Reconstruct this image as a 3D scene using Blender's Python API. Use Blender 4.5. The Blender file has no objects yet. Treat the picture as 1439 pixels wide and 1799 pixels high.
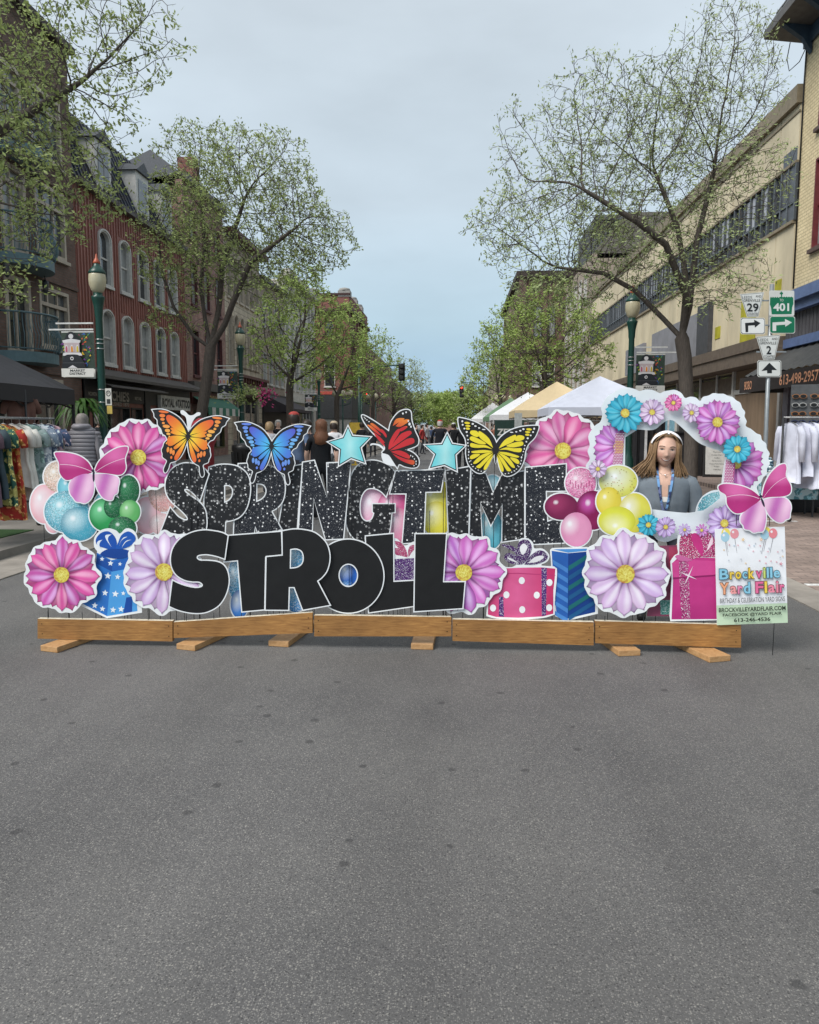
import bpy, math, random
from mathutils import Vector, Matrix, Euler
from mathutils.geometry import tessellate_polygon
random.seed(7)
R = math.radians; PI = math.pi
C = bpy.context.scene.collection
# ---------------------------------------------------------------- camera
CAMH = 1.5; PITCH = R(6.235); YAW = R(3.41); FPX = 1350.0
cam = bpy.data.cameras.new('camera'); cam.sensor_fit = 'VERTICAL'; cam.sensor_height = 36
cam.lens = 36*FPX/1799; cam.clip_start = 0.05; cam.clip_end = 3000
co = bpy.data.objects.new('camera', cam); C.objects.link(co)
co.location = (0, 0, CAMH); co.rotation_euler = (PI/2-PITCH, 0, YAW)
bpy.context.scene.camera = co
# ---------------------------------------------------------------- world, sun, exposure
SUN_EL, SUN_AZ = R(48), R(226)
w = bpy.data.worlds.new('World'); bpy.context.scene.world = w; w.use_nodes = True
nt = w.node_tree; N = nt.nodes; K = nt.links
bg = N['Background']
sky = N.new('ShaderNodeTexSky'); sky.sky_type = 'NISHITA'; sky.sun_disc = False
sky.sun_elevation = SUN_EL; sky.sun_rotation = SUN_AZ
tc = N.new('ShaderNodeTexCoord'); sep = N.new('ShaderNodeSeparateXYZ'); K.new(tc.outputs['Generated'], sep.inputs[0])
ramp = N.new('ShaderNodeValToRGB'); K.new(sep.outputs['Z'], ramp.inputs[0])
cr = ramp.color_ramp
stops = [(0.0, (.40,.56,.72)), (.05, (.37,.56,.74)), (.13, (.45,.60,.70)), (.27, (.53,.625,.70)), (.55, (.60,.67,.73)), (1, (.62,.66,.70))]
cr.elements[0].position = 0; cr.elements[0].color = (*stops[0][1], 1)
cr.elements[1].position = 1; cr.elements[1].color = (*stops[-1][1], 1)
for p, c in stops[1:-1]:
    e = cr.elements.new(p); e.color = (*c, 1)
mp = N.new('ShaderNodeMapping'); mp.inputs['Scale'].default_value = (1.2, 1.2, 3.2); K.new(tc.outputs['Generated'], mp.inputs[0])
no = N.new('ShaderNodeTexNoise'); no.inputs['Scale'].default_value = 2.2; no.inputs['Detail'].default_value = 5; K.new(mp.outputs[0], no.inputs['Vector'])
r2 = N.new('ShaderNodeMapRange'); r2.inputs[1].default_value = .3; r2.inputs[2].default_value = .7; r2.inputs[3].default_value = .87; r2.inputs[4].default_value = 1.09; K.new(no.outputs[0], r2.inputs[0])
mul = N.new('ShaderNodeMixRGB'); mul.blend_type = 'MULTIPLY'; mul.inputs[0].default_value = 1; K.new(ramp.outputs[0], mul.inputs[1]); K.new(r2.outputs[0], mul.inputs[2])
sc = N.new('ShaderNodeMixRGB'); sc.blend_type = 'MULTIPLY'; sc.inputs[0].default_value = 1; sc.inputs[2].default_value = (10, 10, 10, 1); K.new(mul.outputs[0], sc.inputs[1])
mx = N.new('ShaderNodeMixRGB'); mx.inputs[0].default_value = .93; K.new(sky.outputs[0], mx.inputs[1]); K.new(sc.outputs[0], mx.inputs[2])
K.new(mx.outputs[0], bg.inputs[0]); bg.inputs[1].default_value = .062
sl = bpy.data.lights.new('sun', 'SUN'); sl.energy = 2.0; sl.angle = R(32); sl.color = (1, .965, .92)
so = bpy.data.objects.new('sun', sl); C.objects.link(so)
d = Vector((math.sin(SUN_AZ)*math.cos(SUN_EL), math.cos(SUN_AZ)*math.cos(SUN_EL), math.sin(SUN_EL)))
so.rotation_euler = d.to_track_quat('Z', 'Y').to_euler(); so.location = (0, -20, 40)
vs = bpy.context.scene.view_settings
vs.view_transform = 'Standard'; vs.look = 'None'; vs.gamma = 1; vs.exposure = .95
# ---------------------------------------------------------------- pixel rays (photo pixels -> world)
CP, SP, CY, SY = math.cos(PITCH), math.sin(PITCH), math.cos(YAW), math.sin(YAW)
def ray(px, py):
    x = (px-719.5)/FPX; y = -(py-899.5)/FPX
    f = CP+y*SP; z = -SP+y*CP
    return Vector((x*CY-f*SY, x*SY+f*CY, z))
O = Vector((0, 0, CAMH))
def on_y(px, py, Y): r = ray(px, py); return O+r*(Y/r.y)
def on_x(px, py, X): r = ray(px, py); return O+r*(X/r.x)
def on_z(px, py, Z): r = ray(px, py); return O+r*((Z-CAMH)/r.z)
# ---------------------------------------------------------------- colours and materials
def lin(c):
    if isinstance(c, str): c = tuple(int(c[i:i+2], 16) for i in (0, 2, 4))
    if max(c) > 1.001: c = tuple(v/255 for v in c)
    return tuple((v/12.92 if v <= .04045 else ((v+.055)/1.055)**2.4) for v in c)
MATS = {}
def nmat(name):
    m = bpy.data.materials.new(name); m.use_nodes = True
    return m, m.node_tree.nodes, m.node_tree.links, m.node_tree.nodes['Principled BSDF']
def node(N, t, **kw):
    n = N.new(t)
    for k, v in kw.items():
        if k in n.inputs.keys(): n.inputs[k].default_value = v
        else: setattr(n, k, v)
    return n
def mix(N, K, f, a, b, mode='MIX'):
    n = N.new('ShaderNodeMixRGB'); n.blend_type = mode
    for i, v in enumerate((f, a, b)):
        if hasattr(v, 'is_linked'): K.new(v, n.inputs[i])
        elif i == 0: n.inputs[0].default_value = v
        else: n.inputs[i].default_value = (*v[:3], 1)
    return n.outputs[0]
def rng(N, K, s, a, b, c=0, d=1):
    n = N.new('ShaderNodeMapRange'); K.new(s, n.inputs[0])
    for i, v in enumerate((a, b, c, d)): n.inputs[i+1].default_value = v
    return n.outputs[0]
def mat(name, col, rough=.7, var=.25, scale=6, bump=0, bscale=60, metal=0, spec=.4, stretch=(1, 1, 1), alpha=None, trans=0):
    """plain procedural surface: colour varied by two noises, optional bump"""
    if name in MATS: return MATS[name]
    m, N, K, b = nmat(name)
    c = lin(col) if isinstance(col, str) else col
    tc = N.new('ShaderNodeTexCoord'); mp = N.new('ShaderNodeMapping'); mp.inputs['Scale'].default_value = stretch
    K.new(tc.outputs['Object'], mp.inputs[0])
    n1 = node(N, 'ShaderNodeTexNoise', Scale=scale, Detail=6, Roughness=.65); K.new(mp.outputs[0], n1.inputs['Vector'])
    f = rng(N, K, n1.outputs[0], .3, .7)
    K.new(mix(N, K, f, tuple(v*(1-var) for v in c), tuple(min(1, v*(1+var)) for v in c)), b.inputs['Base Color'])
    b.inputs['Roughness'].default_value = rough; b.inputs['Metallic'].default_value = metal
    b.inputs['Specular IOR Level'].default_value = spec
    if bump:
        n2 = node(N, 'ShaderNodeTexNoise', Scale=bscale, Detail=4); K.new(mp.outputs[0], n2.inputs['Vector'])
        bp = node(N, 'ShaderNodeBump', Strength=bump, Distance=.01); K.new(n2.outputs[0], bp.inputs['Height']); K.new(bp.outputs[0], b.inputs['Normal'])
    MATS[name] = m; return m
def brickmat(name, c1, c2, mortar, bw=.22, bh=.075, ms=.012, var=.3, bump=.4, horiz=False):
    if name in MATS: return MATS[name]
    m, N, K, b = nmat(name)
    tc = N.new('ShaderNodeTexCoord'); sp = N.new('ShaderNodeSeparateXYZ'); K.new(tc.outputs['Object'], sp.inputs[0])
    ad = N.new('ShaderNodeMath'); K.new(sp.outputs[0], ad.inputs[0]); K.new(sp.outputs[1], ad.inputs[1])
    cb = N.new('ShaderNodeCombineXYZ')
    if horiz: K.new(tc.outputs['Object'], cb.inputs[0]); v = tc.outputs['Object']
    else: K.new(ad.outputs[0], cb.inputs[0]); K.new(sp.outputs[2], cb.inputs[1]); v = cb.outputs[0]
    br = node(N, 'ShaderNodeTexBrick', Scale=1.0); K.new(v, br.inputs['Vector'])
    for k, x in (('Color1', c1), ('Color2', c2), ('Mortar', mortar)): br.inputs[k].default_value = (*x, 1)
    br.inputs['Mortar Size'].default_value = ms; br.inputs['Brick Width'].default_value = bw; br.inputs['Row Height'].default_value = bh
    n1 = node(N, 'ShaderNodeTexNoise', Scale=1.3, Detail=8, Roughness=.7); K.new(tc.outputs['Object'], n1.inputs['Vector'])
    f = rng(N, K, n1.outputs[0], .3, .7, 1-var, 1+var)
    K.new(mix(N, K, 1.0, br.outputs[0], f, 'MULTIPLY'), b.inputs['Base Color'])
    b.inputs['Roughness'].default_value = .85
    bp = node(N, 'ShaderNodeBump', Strength=bump, Distance=.01, invert=True); K.new(br.outputs['Fac'], bp.inputs['Height']); K.new(bp.outputs[0], b.inputs['Normal'])
    MATS[name] = m; return m
def glassmat(name, col, rough=.06):
    return mat(name, col, rough=rough, var=.5, scale=1.1, spec=.9)
# printed corrugated plastic: colours are stored per vertex; alpha < 1 means glitter print
def make_print():
    m, N, K, b = nmat('printed_board')
    at = N.new('ShaderNodeAttribute'); at.attribute_name = 'Col'
    tc = N.new('ShaderNodeTexCoord')
    g = N.new('ShaderNodeMath'); g.operation = 'SUBTRACT'; g.inputs[0].default_value = 1; K.new(at.outputs['Alpha'], g.inputs[1])
    vo = node(N, 'ShaderNodeTexVoronoi', Scale=230); K.new(tc.outputs['Object'], vo.inputs['Vector'])
    s = N.new('ShaderNodeSeparateColor'); K.new(vo.outputs['Color'], s.inputs[0])
    k = rng(N, K, s.outputs[0], 0, 1, .35, 1.5)
    c1 = mix(N, K, 1.0, at.outputs['Color'], k, 'MULTIPLY')
    wh = rng(N, K, s.outputs[1], .80, .86)
    c2 = mix(N, K, wh, c1, (.9, .92, .95))
    c3 = mix(N, K, g.outputs[0], at.outputs['Color'], c2)
    n1 = node(N, 'ShaderNodeTexNoise', Scale=38, Detail=5, Roughness=.7); K.new(tc.outputs['Object'], n1.inputs['Vector'])
    fl = rng(N, K, n1.outputs[0], .765, .78)
    c4 = mix(N, K, fl, c3, (.75, .77, .8))
    n2 = node(N, 'ShaderNodeTexNoise', Scale=5, Detail=4); K.new(tc.outputs['Object'], n2.inputs['Vector'])
    c5 = mix(N, K, 1.0, c4, rng(N, K, n2.outputs[0], .3, .7, .88, 1.04), 'MULTIPLY')
    K.new(c5, b.inputs['Base Color']); b.inputs['Roughness'].default_value = .42; b.inputs['Specular IOR Level'].default_value = .35
    # faint vertical flutes of the corrugated plastic
    wv = node(N, 'ShaderNodeTexWave', Scale=60, Distortion=.4); wv.bands_direction = 'X'; K.new(tc.outputs['Object'], wv.inputs['Vector'])
    n3 = node(N, 'ShaderNodeTexNoise', Scale=3.5, Detail=2); K.new(tc.outputs['Object'], n3.inputs['Vector'])
    bp = node(N, 'ShaderNodeBump', Strength=.10, Distance=.004); K.new(wv.outputs[0], bp.inputs['Height'])
    bp2 = node(N, 'ShaderNodeBump', Strength=.25, Distance=.05); K.new(n3.outputs[0], bp2.inputs['Height']); K.new(bp.outputs[0], bp2.inputs['Normal'])
    K.new(bp2.outputs[0], b.inputs['Normal'])
    MATS['print'] = m; return m
def make_glitter(name, fine):
    m, N, K, b = nmat(name)
    tc = N.new('ShaderNodeTexCoord'); base = (.012, .012, .014) if not fine else (.010, .012, .020)
    col = None
    def dots(scale, r0, thr, lo, hi, prev, soft=.05, seed=0, pw=1.0):
        mp = N.new('ShaderNodeMapping'); mp.inputs['Location'].default_value = (seed, seed*.7, seed*1.3); K.new(tc.outputs['Object'], mp.inputs[0])
        vo = node(N, 'ShaderNodeTexVoronoi', Scale=scale); vo.voronoi_dimensions = '2D'; sx = N.new('ShaderNodeSeparateXYZ'); K.new(mp.outputs[0], sx.inputs[0]); cx = N.new('ShaderNodeCombineXYZ'); K.new(sx.outputs[0], cx.inputs[0]); K.new(sx.outputs[2], cx.inputs[1]); K.new(cx.outputs[0], vo.inputs['Vector'])
        s = N.new('ShaderNodeSeparateColor'); K.new(vo.outputs['Color'], s.inputs[0])
        disk = rng(N, K, vo.outputs['Distance'], r0, r0-soft)
        sel = rng(N, K, s.outputs[0], thr, thr+.03)
        mu = N.new('ShaderNodeMath'); mu.operation = 'MULTIPLY'; K.new(disk, mu.inputs[0]); K.new(sel, mu.inputs[1])
        br = rng(N, K, s.outputs[1], 0, 1, 0, 1)
        po = N.new('ShaderNodeMath'); po.operation = 'POWER'; K.new(br, po.inputs[0]); po.inputs[1].default_value = pw
        br = rng(N, K, po.outputs[0], 0, 1, lo, hi)
        return mix(N, K, mu.outputs[0], prev, br)
    if not fine:
        col = dots(36, .30, .55, .02, .34, base, .05, 1, 1.8)
        col = dots(30, .25, .70, .4, 1.0, col, .16, 5)
        col = dots(95, .24, .90, .3, .95, col, .1, 9)
    else:
        col = dots(300, .5, .55, .0, .24, base, .2, 2, 2.6)
        col = dots(130, .30, .90, .2, .9, col, .1, 4)
        col = dots(34, .21, .62, .45, 1.0, col, .08, 8)
    n1 = node(N, 'ShaderNodeTexNoise', Scale=30, Detail=5, Roughness=.7); K.new(tc.outputs['Object'], n1.inputs['Vector'])
    col = mix(N, K, rng(N, K, n1.outputs[0], .765, .78), col, (.7, .72, .75))
    K.new(col, b.inputs['Base Color']); b.inputs['Roughness'].default_value = .35
    MATS[name] = m; return m
make_print(); make_glitter('glitter_dots', False); make_glitter('glitter_fine', True)
# ---------------------------------------------------------------- mesh builder
class MB:
    def __init__(s): s.v = []; s.f = []; s.m = []; s.c = None; s.sm = []
    def add(s, vs, fs, mi=0, smooth=False):
        o = len(s.v); s.v += [tuple(v) for v in vs]
        for f in fs: s.f.append(tuple(i+o for i in f)); s.m.append(mi); s.sm.append(smooth)
    def box(s, x0, x1, y0, y1, z0, z1, mi=0):
        s.add([(x0,y0,z0),(x1,y0,z0),(x1,y1,z0),(x0,y1,z0),(x0,y0,z1),(x1,y0,z1),(x1,y1,z1),(x0,y1,z1)],
              [(0,3,2,1),(4,5,6,7),(0,1,5,4),(1,2,6,5),(2,3,7,6),(3,0,4,7)], mi)
    def bar(s, a, b, w, h=None, mi=0, up=(0,0,1)):
        h = h or w; a = Vector(a); b = Vector(b); d = (b-a).normalized(); u = Vector(up)
        if abs(d.dot(u)) > .98: u = Vector((1,0,0))
        x = d.cross(u).normalized()*w/2; y = x.cross(d).normalized()*h/2
        p = [a-x-y, a+x-y, a+x+y, a-x+y, b-x-y, b+x-y, b+x+y, b-x+y]
        s.add(p, [(0,3,2,1),(4,5,6,7),(0,1,5,4),(1,2,6,5),(2,3,7,6),(3,0,4,7)], mi)
    def tube(s, pts, rad, n=8, mi=0, cap=True, smooth=True):
        pts = [Vector(p) for p in pts]; k = len(pts)
        if not hasattr(rad, '__len__'): rad = [rad]*k
        vs = []; prev = None
        for i, p in enumerate(pts):
            d = (pts[min(i+1,k-1)]-pts[max(i-1,0)])
            d = d.normalized() if d.length > 1e-9 else Vector((0,0,1))
            if prev is None:
                u = Vector((0,0,1)) if abs(d.z) < .9 else Vector((1,0,0)); x = d.cross(u).normalized()
            else: x = (prev-d*prev.dot(d)); x = x.normalized() if x.length > 1e-6 else d.orthogonal().normalized()
            prev = x; y = d.cross(x)
            for j in range(n):
                a = 2*PI*j/n; vs.append(p+(x*math.cos(a)+y*math.sin(a))*rad[i])
        fs = [(i*n+j, i*n+(j+1)%n, (i+1)*n+(j+1)%n, (i+1)*n+j) for i in range(k-1) for j in range(n)]
        if cap: fs += [tuple(range(n-1,-1,-1)), tuple((k-1)*n+j for j in range(n))]
        s.add(vs, fs, mi, smooth)
    def lathe(s, prof, cx=0, cy=0, n=16, mi=0, z0=0, sx=1, sy=1, smooth=True):
        vs = []
        for r, z in prof:
            for j in range(n):
                a = 2*PI*j/n; vs.append((cx+r*sx*math.cos(a), cy+r*sy*math.sin(a), z0+z))
        k = len(prof)
        fs = [(i*n+j, i*n+(j+1)%n, (i+1)*n+(j+1)%n, (i+1)*n+j) for i in range(k-1) for j in range(n)]
        fs += [tuple(range(n-1,-1,-1)), tuple((k-1)*n+j for j in range(n))]
        s.add(vs, fs, mi, smooth)
    def plate(s, outer, holes, y0, y1, mi=0, sides=True, fn=None):
        """flat plate in x,z with holes, from y0 (front) to y1 (back)"""
        fn = fn or (lambda x, z, y: (x, y, z))
        loops = [outer]+list(holes)
        tri = tessellate_polygon([[Vector((p[0], p[1], 0)) for p in l] for l in loops])
        flat = [p for l in loops for p in l]; n = len(flat)
        fr = []
        for t in tri:
            a, b, c = (flat[i] for i in t)
            ar = (b[0]-a[0])*(c[1]-a[1])-(b[1]-a[1])*(c[0]-a[0])
            fr.append(t if ar > 0 else (t[0], t[2], t[1]))
        s.add([fn(p[0], p[1], y0) for p in flat], fr, mi)
        if sides:
            s.add([fn(p[0], p[1], y1) for p in flat], [(t[0], t[2], t[1]) for t in fr], mi)
            o = 0
            for l in loops:
                k = len(l); vs = [fn(p[0], p[1], y0) for p in l]+[fn(p[0], p[1], y1) for p in l]
                s.add(vs, [(i, (i+1)%k, k+(i+1)%k, k+i) for i in range(k)], mi)
    def build(s, name, mats, parent=None, loc=None, rotz=0, colors=None):
        me = bpy.data.meshes.new(name); me.from_pydata(s.v, [], s.f)
        if not isinstance(mats, (list, tuple)): mats = [mats]
        for m in mats: me.materials.append(m)
        me.polygons.foreach_set('material_index', s.m); me.polygons.foreach_set('use_smooth', s.sm)
        if colors:
            a = me.color_attributes.new('Col', 'FLOAT_COLOR', 'POINT')
            a.data.foreach_set('color', [x for c in colors for x in c])
        me.update()
        o = bpy.data.objects.new(name, me); C.objects.link(o)
        if parent: o.parent = parent
        if loc is not None: o.location = loc
        if rotz: o.rotation_euler = (0, 0, rotz)
        return o
def tag(o, label=None, cat=None, group=None, kind=None):
    if label: o['label'] = label
    if cat: o['category'] = cat
    if group: o['group'] = group
    if kind: o['kind'] = kind
    return o
def empty(name, loc, rz, label, cat, group=None):
    o = bpy.data.objects.new(name, None); C.objects.link(o); o.location = loc; o.rotation_euler = (0, 0, rz)
    o.empty_display_size = .2
    return tag(o, label, cat, group)
def copy_tree(o, parent=None):
    c = o.copy(); C.objects.link(c)
    if parent: c.parent = parent
    for ch in list(o.children): copy_tree(ch, c)
    return c
# ---------------------------------------------------------------- text as triangles
_tc = {}
def text2d(s, bold=0.0, res=3):
    k = (s, bold)
    if k in _tc: return _tc[k]
    cu = bpy.data.curves.new('t', 'FONT'); cu.body = s; cu.size = 1; cu.offset = bold; cu.resolution_u = res
    o = bpy.data.objects.new('t', cu)
    me = bpy.data.meshes.new_from_object(o)
    vs = [(v.co.x, v.co.y) for v in me.vertices]; fs = [tuple(p.vertices) for p in me.polygons]
    fs = [f if _area([vs[i] for i in f]) > 0 else f[::-1] for f in fs]
    bpy.data.objects.remove(o); bpy.data.curves.remove(cu); bpy.data.meshes.remove(me)
    x0 = min(v[0] for v in vs); x1 = max(v[0] for v in vs); y0 = min(v[1] for v in vs); y1 = max(v[1] for v in vs)
    _tc[k] = (vs, fs, x0, x1, y0, y1); return _tc[k]
def _area(p): return sum(p[i][0]*p[(i+1)%len(p)][1]-p[(i+1)%len(p)][0]*p[i][1] for i in range(len(p)))/2
def mbtext(mb, s, cx, cz, w, h, y, bold=0.0, mi=0):
    """text filling the box w x h centred on cx,cz in the x,z plane"""
    vs, fs, x0, x1, y0, y1 = text2d(s, bold)
    mb.add([(cx+((v[0]-x0)/(x1-x0)-.5)*w, y, cz+((v[1]-y0)/(y1-y0)-.5)*h) for v in vs], fs, mi)
# ---------------------------------------------------------------- outlines
def smooth(pts, n=4):
    """closed Catmull-Rom; a third element marks a sharp corner"""
    k = len(pts); out = []
    for i in range(k):
        p0, p1, p2, p3 = pts[i-1], pts[i], pts[(i+1)%k], pts[(i+2)%k]
        c1 = len(p1) > 2; c2 = len(p2) > 2
        if c1 and c2: out.append((p1[0], p1[1])); continue
        if c1: p0 = p1
        if c2: p3 = p2
        for j in range(n):
            t = j/n; t2 = t*t; t3 = t2*t
            out.append(tuple(.5*((2*p1[a])+(-p0[a]+p2[a])*t+(2*p0[a]-5*p1[a]+4*p2[a]-p3[a])*t2+(-p0[a]+3*p1[a]-3*p2[a]+p3[a])*t3) for a in (0, 1)))
    return out
def offset(p, d):
    """grow a closed outline by d (photo pixels, y down or up alike)"""
    k = len(p); s = 1 if _area(p) > 0 else -1; out = []
    for i in range(k):
        a, b, c = p[i-1], p[i], p[(i+1)%k]
        e1 = (b[0]-a[0], b[1]-a[1]); e2 = (c[0]-b[0], c[1]-b[1])
        l1 = math.hypot(*e1) or 1e-9; l2 = math.hypot(*e2) or 1e-9
        n1 = (e1[1]/l1*s, -e1[0]/l1*s); n2 = (e2[1]/l2*s, -e2[0]/l2*s)
        m = (n1[0]+n2[0], n1[1]+n2[1]); q = m[0]*m[0]+m[1]*m[1]
        f = 2*d/max(q, .9)
        out.append((b[0]+m[0]*f, b[1]+m[1]*f))
    return out
def ell(cx, cy, rx, ry, n=32, a0=0): return [(cx+rx*math.cos(2*PI*i/n+a0), cy+ry*math.sin(2*PI*i/n+a0)) for i in range(n)]
def Z(k, pts):
    """zoomed tracing coordinates -> photo pixels"""
    x0, y0, s = {1: (0, 680, 3.7472), 2: (240, 700, 3.5975), 3: (560, 700, 3.5975), 4: (860, 660, 3.5275), 5: (1080, 660, 3.5265),
                 6: (900, 790, 7.994), 7: (1250, 900, 7.614), 8: (260, 710, 4.797), 9: (620, 700, 4.232), 10: (1280, 490, 8.566), 11: (100, 500, 8.992)}[k]
    return [(x0+p[0]/s, y0+p[1]/s)+tuple(p[2:]) for p in pts]
blackm = mat('black_vinyl', (.011, .011, .0115), .38, var=.2, scale=9, bump=.06, bscale=14)
# ================================================================ ground
def asphalt():
    m, N, K, b = nmat('asphalt'); tc = N.new('ShaderNodeTexCoord'); O_ = tc.outputs['Object']
    n1 = node(N, 'ShaderNodeTexNoise', Scale=.55, Detail=6, Roughness=.6); K.new(O_, n1.inputs['Vector'])
    c = mix(N, K, rng(N, K, n1.outputs[0], .3, .7), (.082, .081, .082), (.138, .134, .129))
    n2 = node(N, 'ShaderNodeTexNoise', Scale=130, Detail=5, Roughness=.75); K.new(O_, n2.inputs['Vector'])
    c = mix(N, K, 1, c, rng(N, K, n2.outputs[0], .3, .7, .72, 1.25), 'MULTIPLY')
    def stones(scale, r0, r1, thr, colr, prev, amt):
        vo = node(N, 'ShaderNodeTexVoronoi', Scale=scale); K.new(O_, vo.inputs['Vector']); s = N.new('ShaderNodeSeparateColor'); K.new(vo.outputs['Color'], s.inputs[0])
        a = rng(N, K, vo.outputs['Distance'], r0, r1); q = rng(N, K, s.outputs[0], thr, thr+.04); k = rng(N, K, s.outputs[1], 0, 1, .35, amt)
        mu = N.new('ShaderNodeMath'); mu.operation = 'MULTIPLY'; K.new(a, mu.inputs[0]); K.new(q, mu.inputs[1]); mv = N.new('ShaderNodeMath'); mv.operation = 'MULTIPLY'; K.new(mu.outputs[0], mv.inputs[0]); K.new(k, mv.inputs[1])
        return mix(N, K, mv.outputs[0], prev, colr)
    c = stones(115, .40, .28, .74, (.33, .315, .285), c, .75); c = stones(190, .5, .3, .5, (.30, .29, .27), c, .65); c = stones(120, .44, .3, .6, (.035, .035, .036), c, .75)
    mp = N.new('ShaderNodeMapping'); mp.inputs['Scale'].default_value = (1, .16, 1); K.new(O_, mp.inputs[0]); n5 = node(N, 'ShaderNodeTexNoise', Scale=.9, Detail=5, Roughness=.6); K.new(mp.outputs[0], n5.inputs['Vector'])
    c = mix(N, K, 1, c, rng(N, K, n5.outputs[0], .3, .7, .80, 1.16), 'MULTIPLY')
    # dark drips and old gum
    vo = node(N, 'ShaderNodeTexVoronoi', Scale=3.1, voronoi_dimensions='2D'); K.new(O_, vo.inputs['Vector'])
    n3 = node(N, 'ShaderNodeTexNoise', Scale=16, Detail=3); K.new(O_, n3.inputs['Vector'])
    ad = N.new('ShaderNodeMath'); ad.operation = 'MULTIPLY_ADD'; K.new(n3.outputs[0], ad.inputs[0]); ad.inputs[1].default_value = .16; K.new(vo.outputs['Distance'], ad.inputs[2])
    s = N.new('ShaderNodeSeparateColor'); K.new(vo.outputs['Color'], s.inputs[0])
    a = rng(N, K, ad.outputs[0], .155, .125); q = rng(N, K, s.outputs[0], .68, .70); mu = N.new('ShaderNodeMath'); mu.operation = 'MULTIPLY'; K.new(a, mu.inputs[0]); K.new(q, mu.inputs[1])
    mv = N.new('ShaderNodeMath'); mv.operation = 'MULTIPLY'; K.new(mu.outputs[0], mv.inputs[0]); mv.inputs[1].default_value = .6
    c = mix(N, K, mv.outputs[0], c, (.035, .035, .036))
    K.new(c, b.inputs['Base Color']); c = mix(N, K, 1, c, (.97, .97, .97), 'MULTIPLY'); b.inputs['Roughness'].default_value = .72; b.inputs['Specular IOR Level'].default_value = .35
    bp = node(N, 'ShaderNodeBump', Strength=.7, Distance=.006); K.new(n2.outputs[0], bp.inputs['Height']); K.new(bp.outputs[0], b.inputs['Normal']); return m
concrete = mat('concrete', (.26, .235, .205), .85, .28, 2.2, .3, 60)
paver = brickmat('brick_pavers', (.22, .165, .14), (.29, .22, .185), (.13, .105, .09), .21, .105, .006, .3, .5, True)
def sheet(name, x0, x1, y0, y1, z, m, kind='structure'):
    b = MB(); b.add([(x0,y0,z),(x1,y0,z),(x1,y1,z),(x0,y1,z)], [(0,1,2,3)]); return tag(b.build(name, m), kind=kind)
far = mat('far_ground', (.09, .10, .06), .9, .3, .1)
sheet('ground', -900, 900, -60, 1500, -.03, far)
sheet('asphalt_road', -4.5, 2.98, -20, 420, 0, asphalt())
m = MB(); m.box(-5.16, -4.5, -20, 420, -.05, .012); tag(m.build('gutter', concrete), kind='structure')
m = MB(); m.box(2.98, 3.34, -20, 420, -.05, .010); tag(m.build('concrete_edge_strip', concrete), kind='structure')
m = MB(); m.box(3.34, 6.4, -20, 420, -.05, .006); tag(m.build('brick_parking_lane', paver), kind='structure')
m = MB(); m.box(6.4, 9.05, -20, 420, -.05, .10); tag(m.build('brick_pavement', paver), kind='structure')
m = MB(); m.box(-12.05, -5.16, -20, 420, -.05, .11); tag(m.build('pavement', mat('pavement_concrete', (.20, .185, .165), .85, .3, 1.4, .3, 40)), kind='structure')
paint = mat('road_paint', (.62, .62, .60), .7, .35, 25)
m = MB(); m.box(3.36, 5.5, 7.42, 7.50, .006, .010); m.box(3.36, 5.5, 12.6, 12.68, .006, .010); tag(m.build('parking_line', paint), kind='structure')
# ================================================================ buildings
gl_dark = glassmat('window_glass_dark', (.022, .026, .03)); gl_mid = glassmat('window_glass_grey', (.075, .085, .095), .12); gl_pale = glassmat('window_blind_pale', (.24, .25, .25), .3); gl_shop = glassmat('shop_glass', (.03, .033, .035), .04)
GL = [gl_dark, gl_mid, gl_pale, gl_pale]
white = mat('white_frame_paint', (.52, .51, .48), .55, .15, 8, .1, 40); cream = mat('cream_frame_paint', (.42, .36, .29), .6, .2, 8)
def arch_pts(x, z, w, h, arch, n=8):
    """opening outline counter-clockwise; arch = rise of the arched head"""
    p = [(x-w/2, z), (x+w/2, z)]
    if arch <= 0: return p+[(x+w/2, z+h), (x-w/2, z+h)]
    for i in range(n+1):
        a = PI*i/n; p.append((x+w/2*math.cos(a), z+h-arch+arch*math.sin(a)))
    return p
def add_window(root, W, rnd):
    x, z, w, h = W['x'], W['z'], W['w'], W['h']; ar = W.get('arch', 0); fr = W.get('frame', white); t = W.get('t', .055)
    m = MB(); y0 = -W.get('proud', .03)
    m.plate(arch_pts(x, z, w, h, ar), [arch_pts(x, z+t, w-2*t, h-2*t, max(0, ar-t*.4))[::-1]], y0, .16)
    if W.get('rail', True): m.box(x-w/2+t, x+w/2-t, .06, .12, z+h*.48, z+h*.48+.06)
    for i in range(1, W.get('mul', 1)): xx = x-w/2+w*i/W['mul']; m.box(xx-.03, xx+.03, .05, .121, z+t, z+h-t)
    if W.get('transom'): zz = z+h*W['transom']; m.box(x-w/2+t, x+w/2-t, .0, .122, zz-.05, zz+.05)
    if W.get('hood'): m.plate(arch_pts(x, z-.02, w+.10, h+.06, ar+.05), [arch_pts(x, z-.03, w+.004, h+.02, ar)[::-1]], -.07, -.001)
    f = m.build('window', fr, root)
    p = MB(); g = W.get('glass') or rnd.choice(GL)
    gi = [g, rnd.choice(GL)] if g is not gl_shop else [g, g]
    if ar > 0: p.plate(arch_pts(x, z+t, w-2*t+.02, h-2*t+.02, max(0, ar-t*.4)), [], .10, .10, sides=False)
    else: p.plate(arch_pts(x, z+t-.01, w-2*t+.02, h-2*t+.02, 0), [], .10, .10, sides=False)
    p.build('pane', g, f)
    if W.get('sill', True):
        s = MB(); s.box(x-w/2-.08, x+w/2+.08, -.10, .0, z-.10, z-.002); s.build('sill', W.get('sillm', fr), f)
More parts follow.
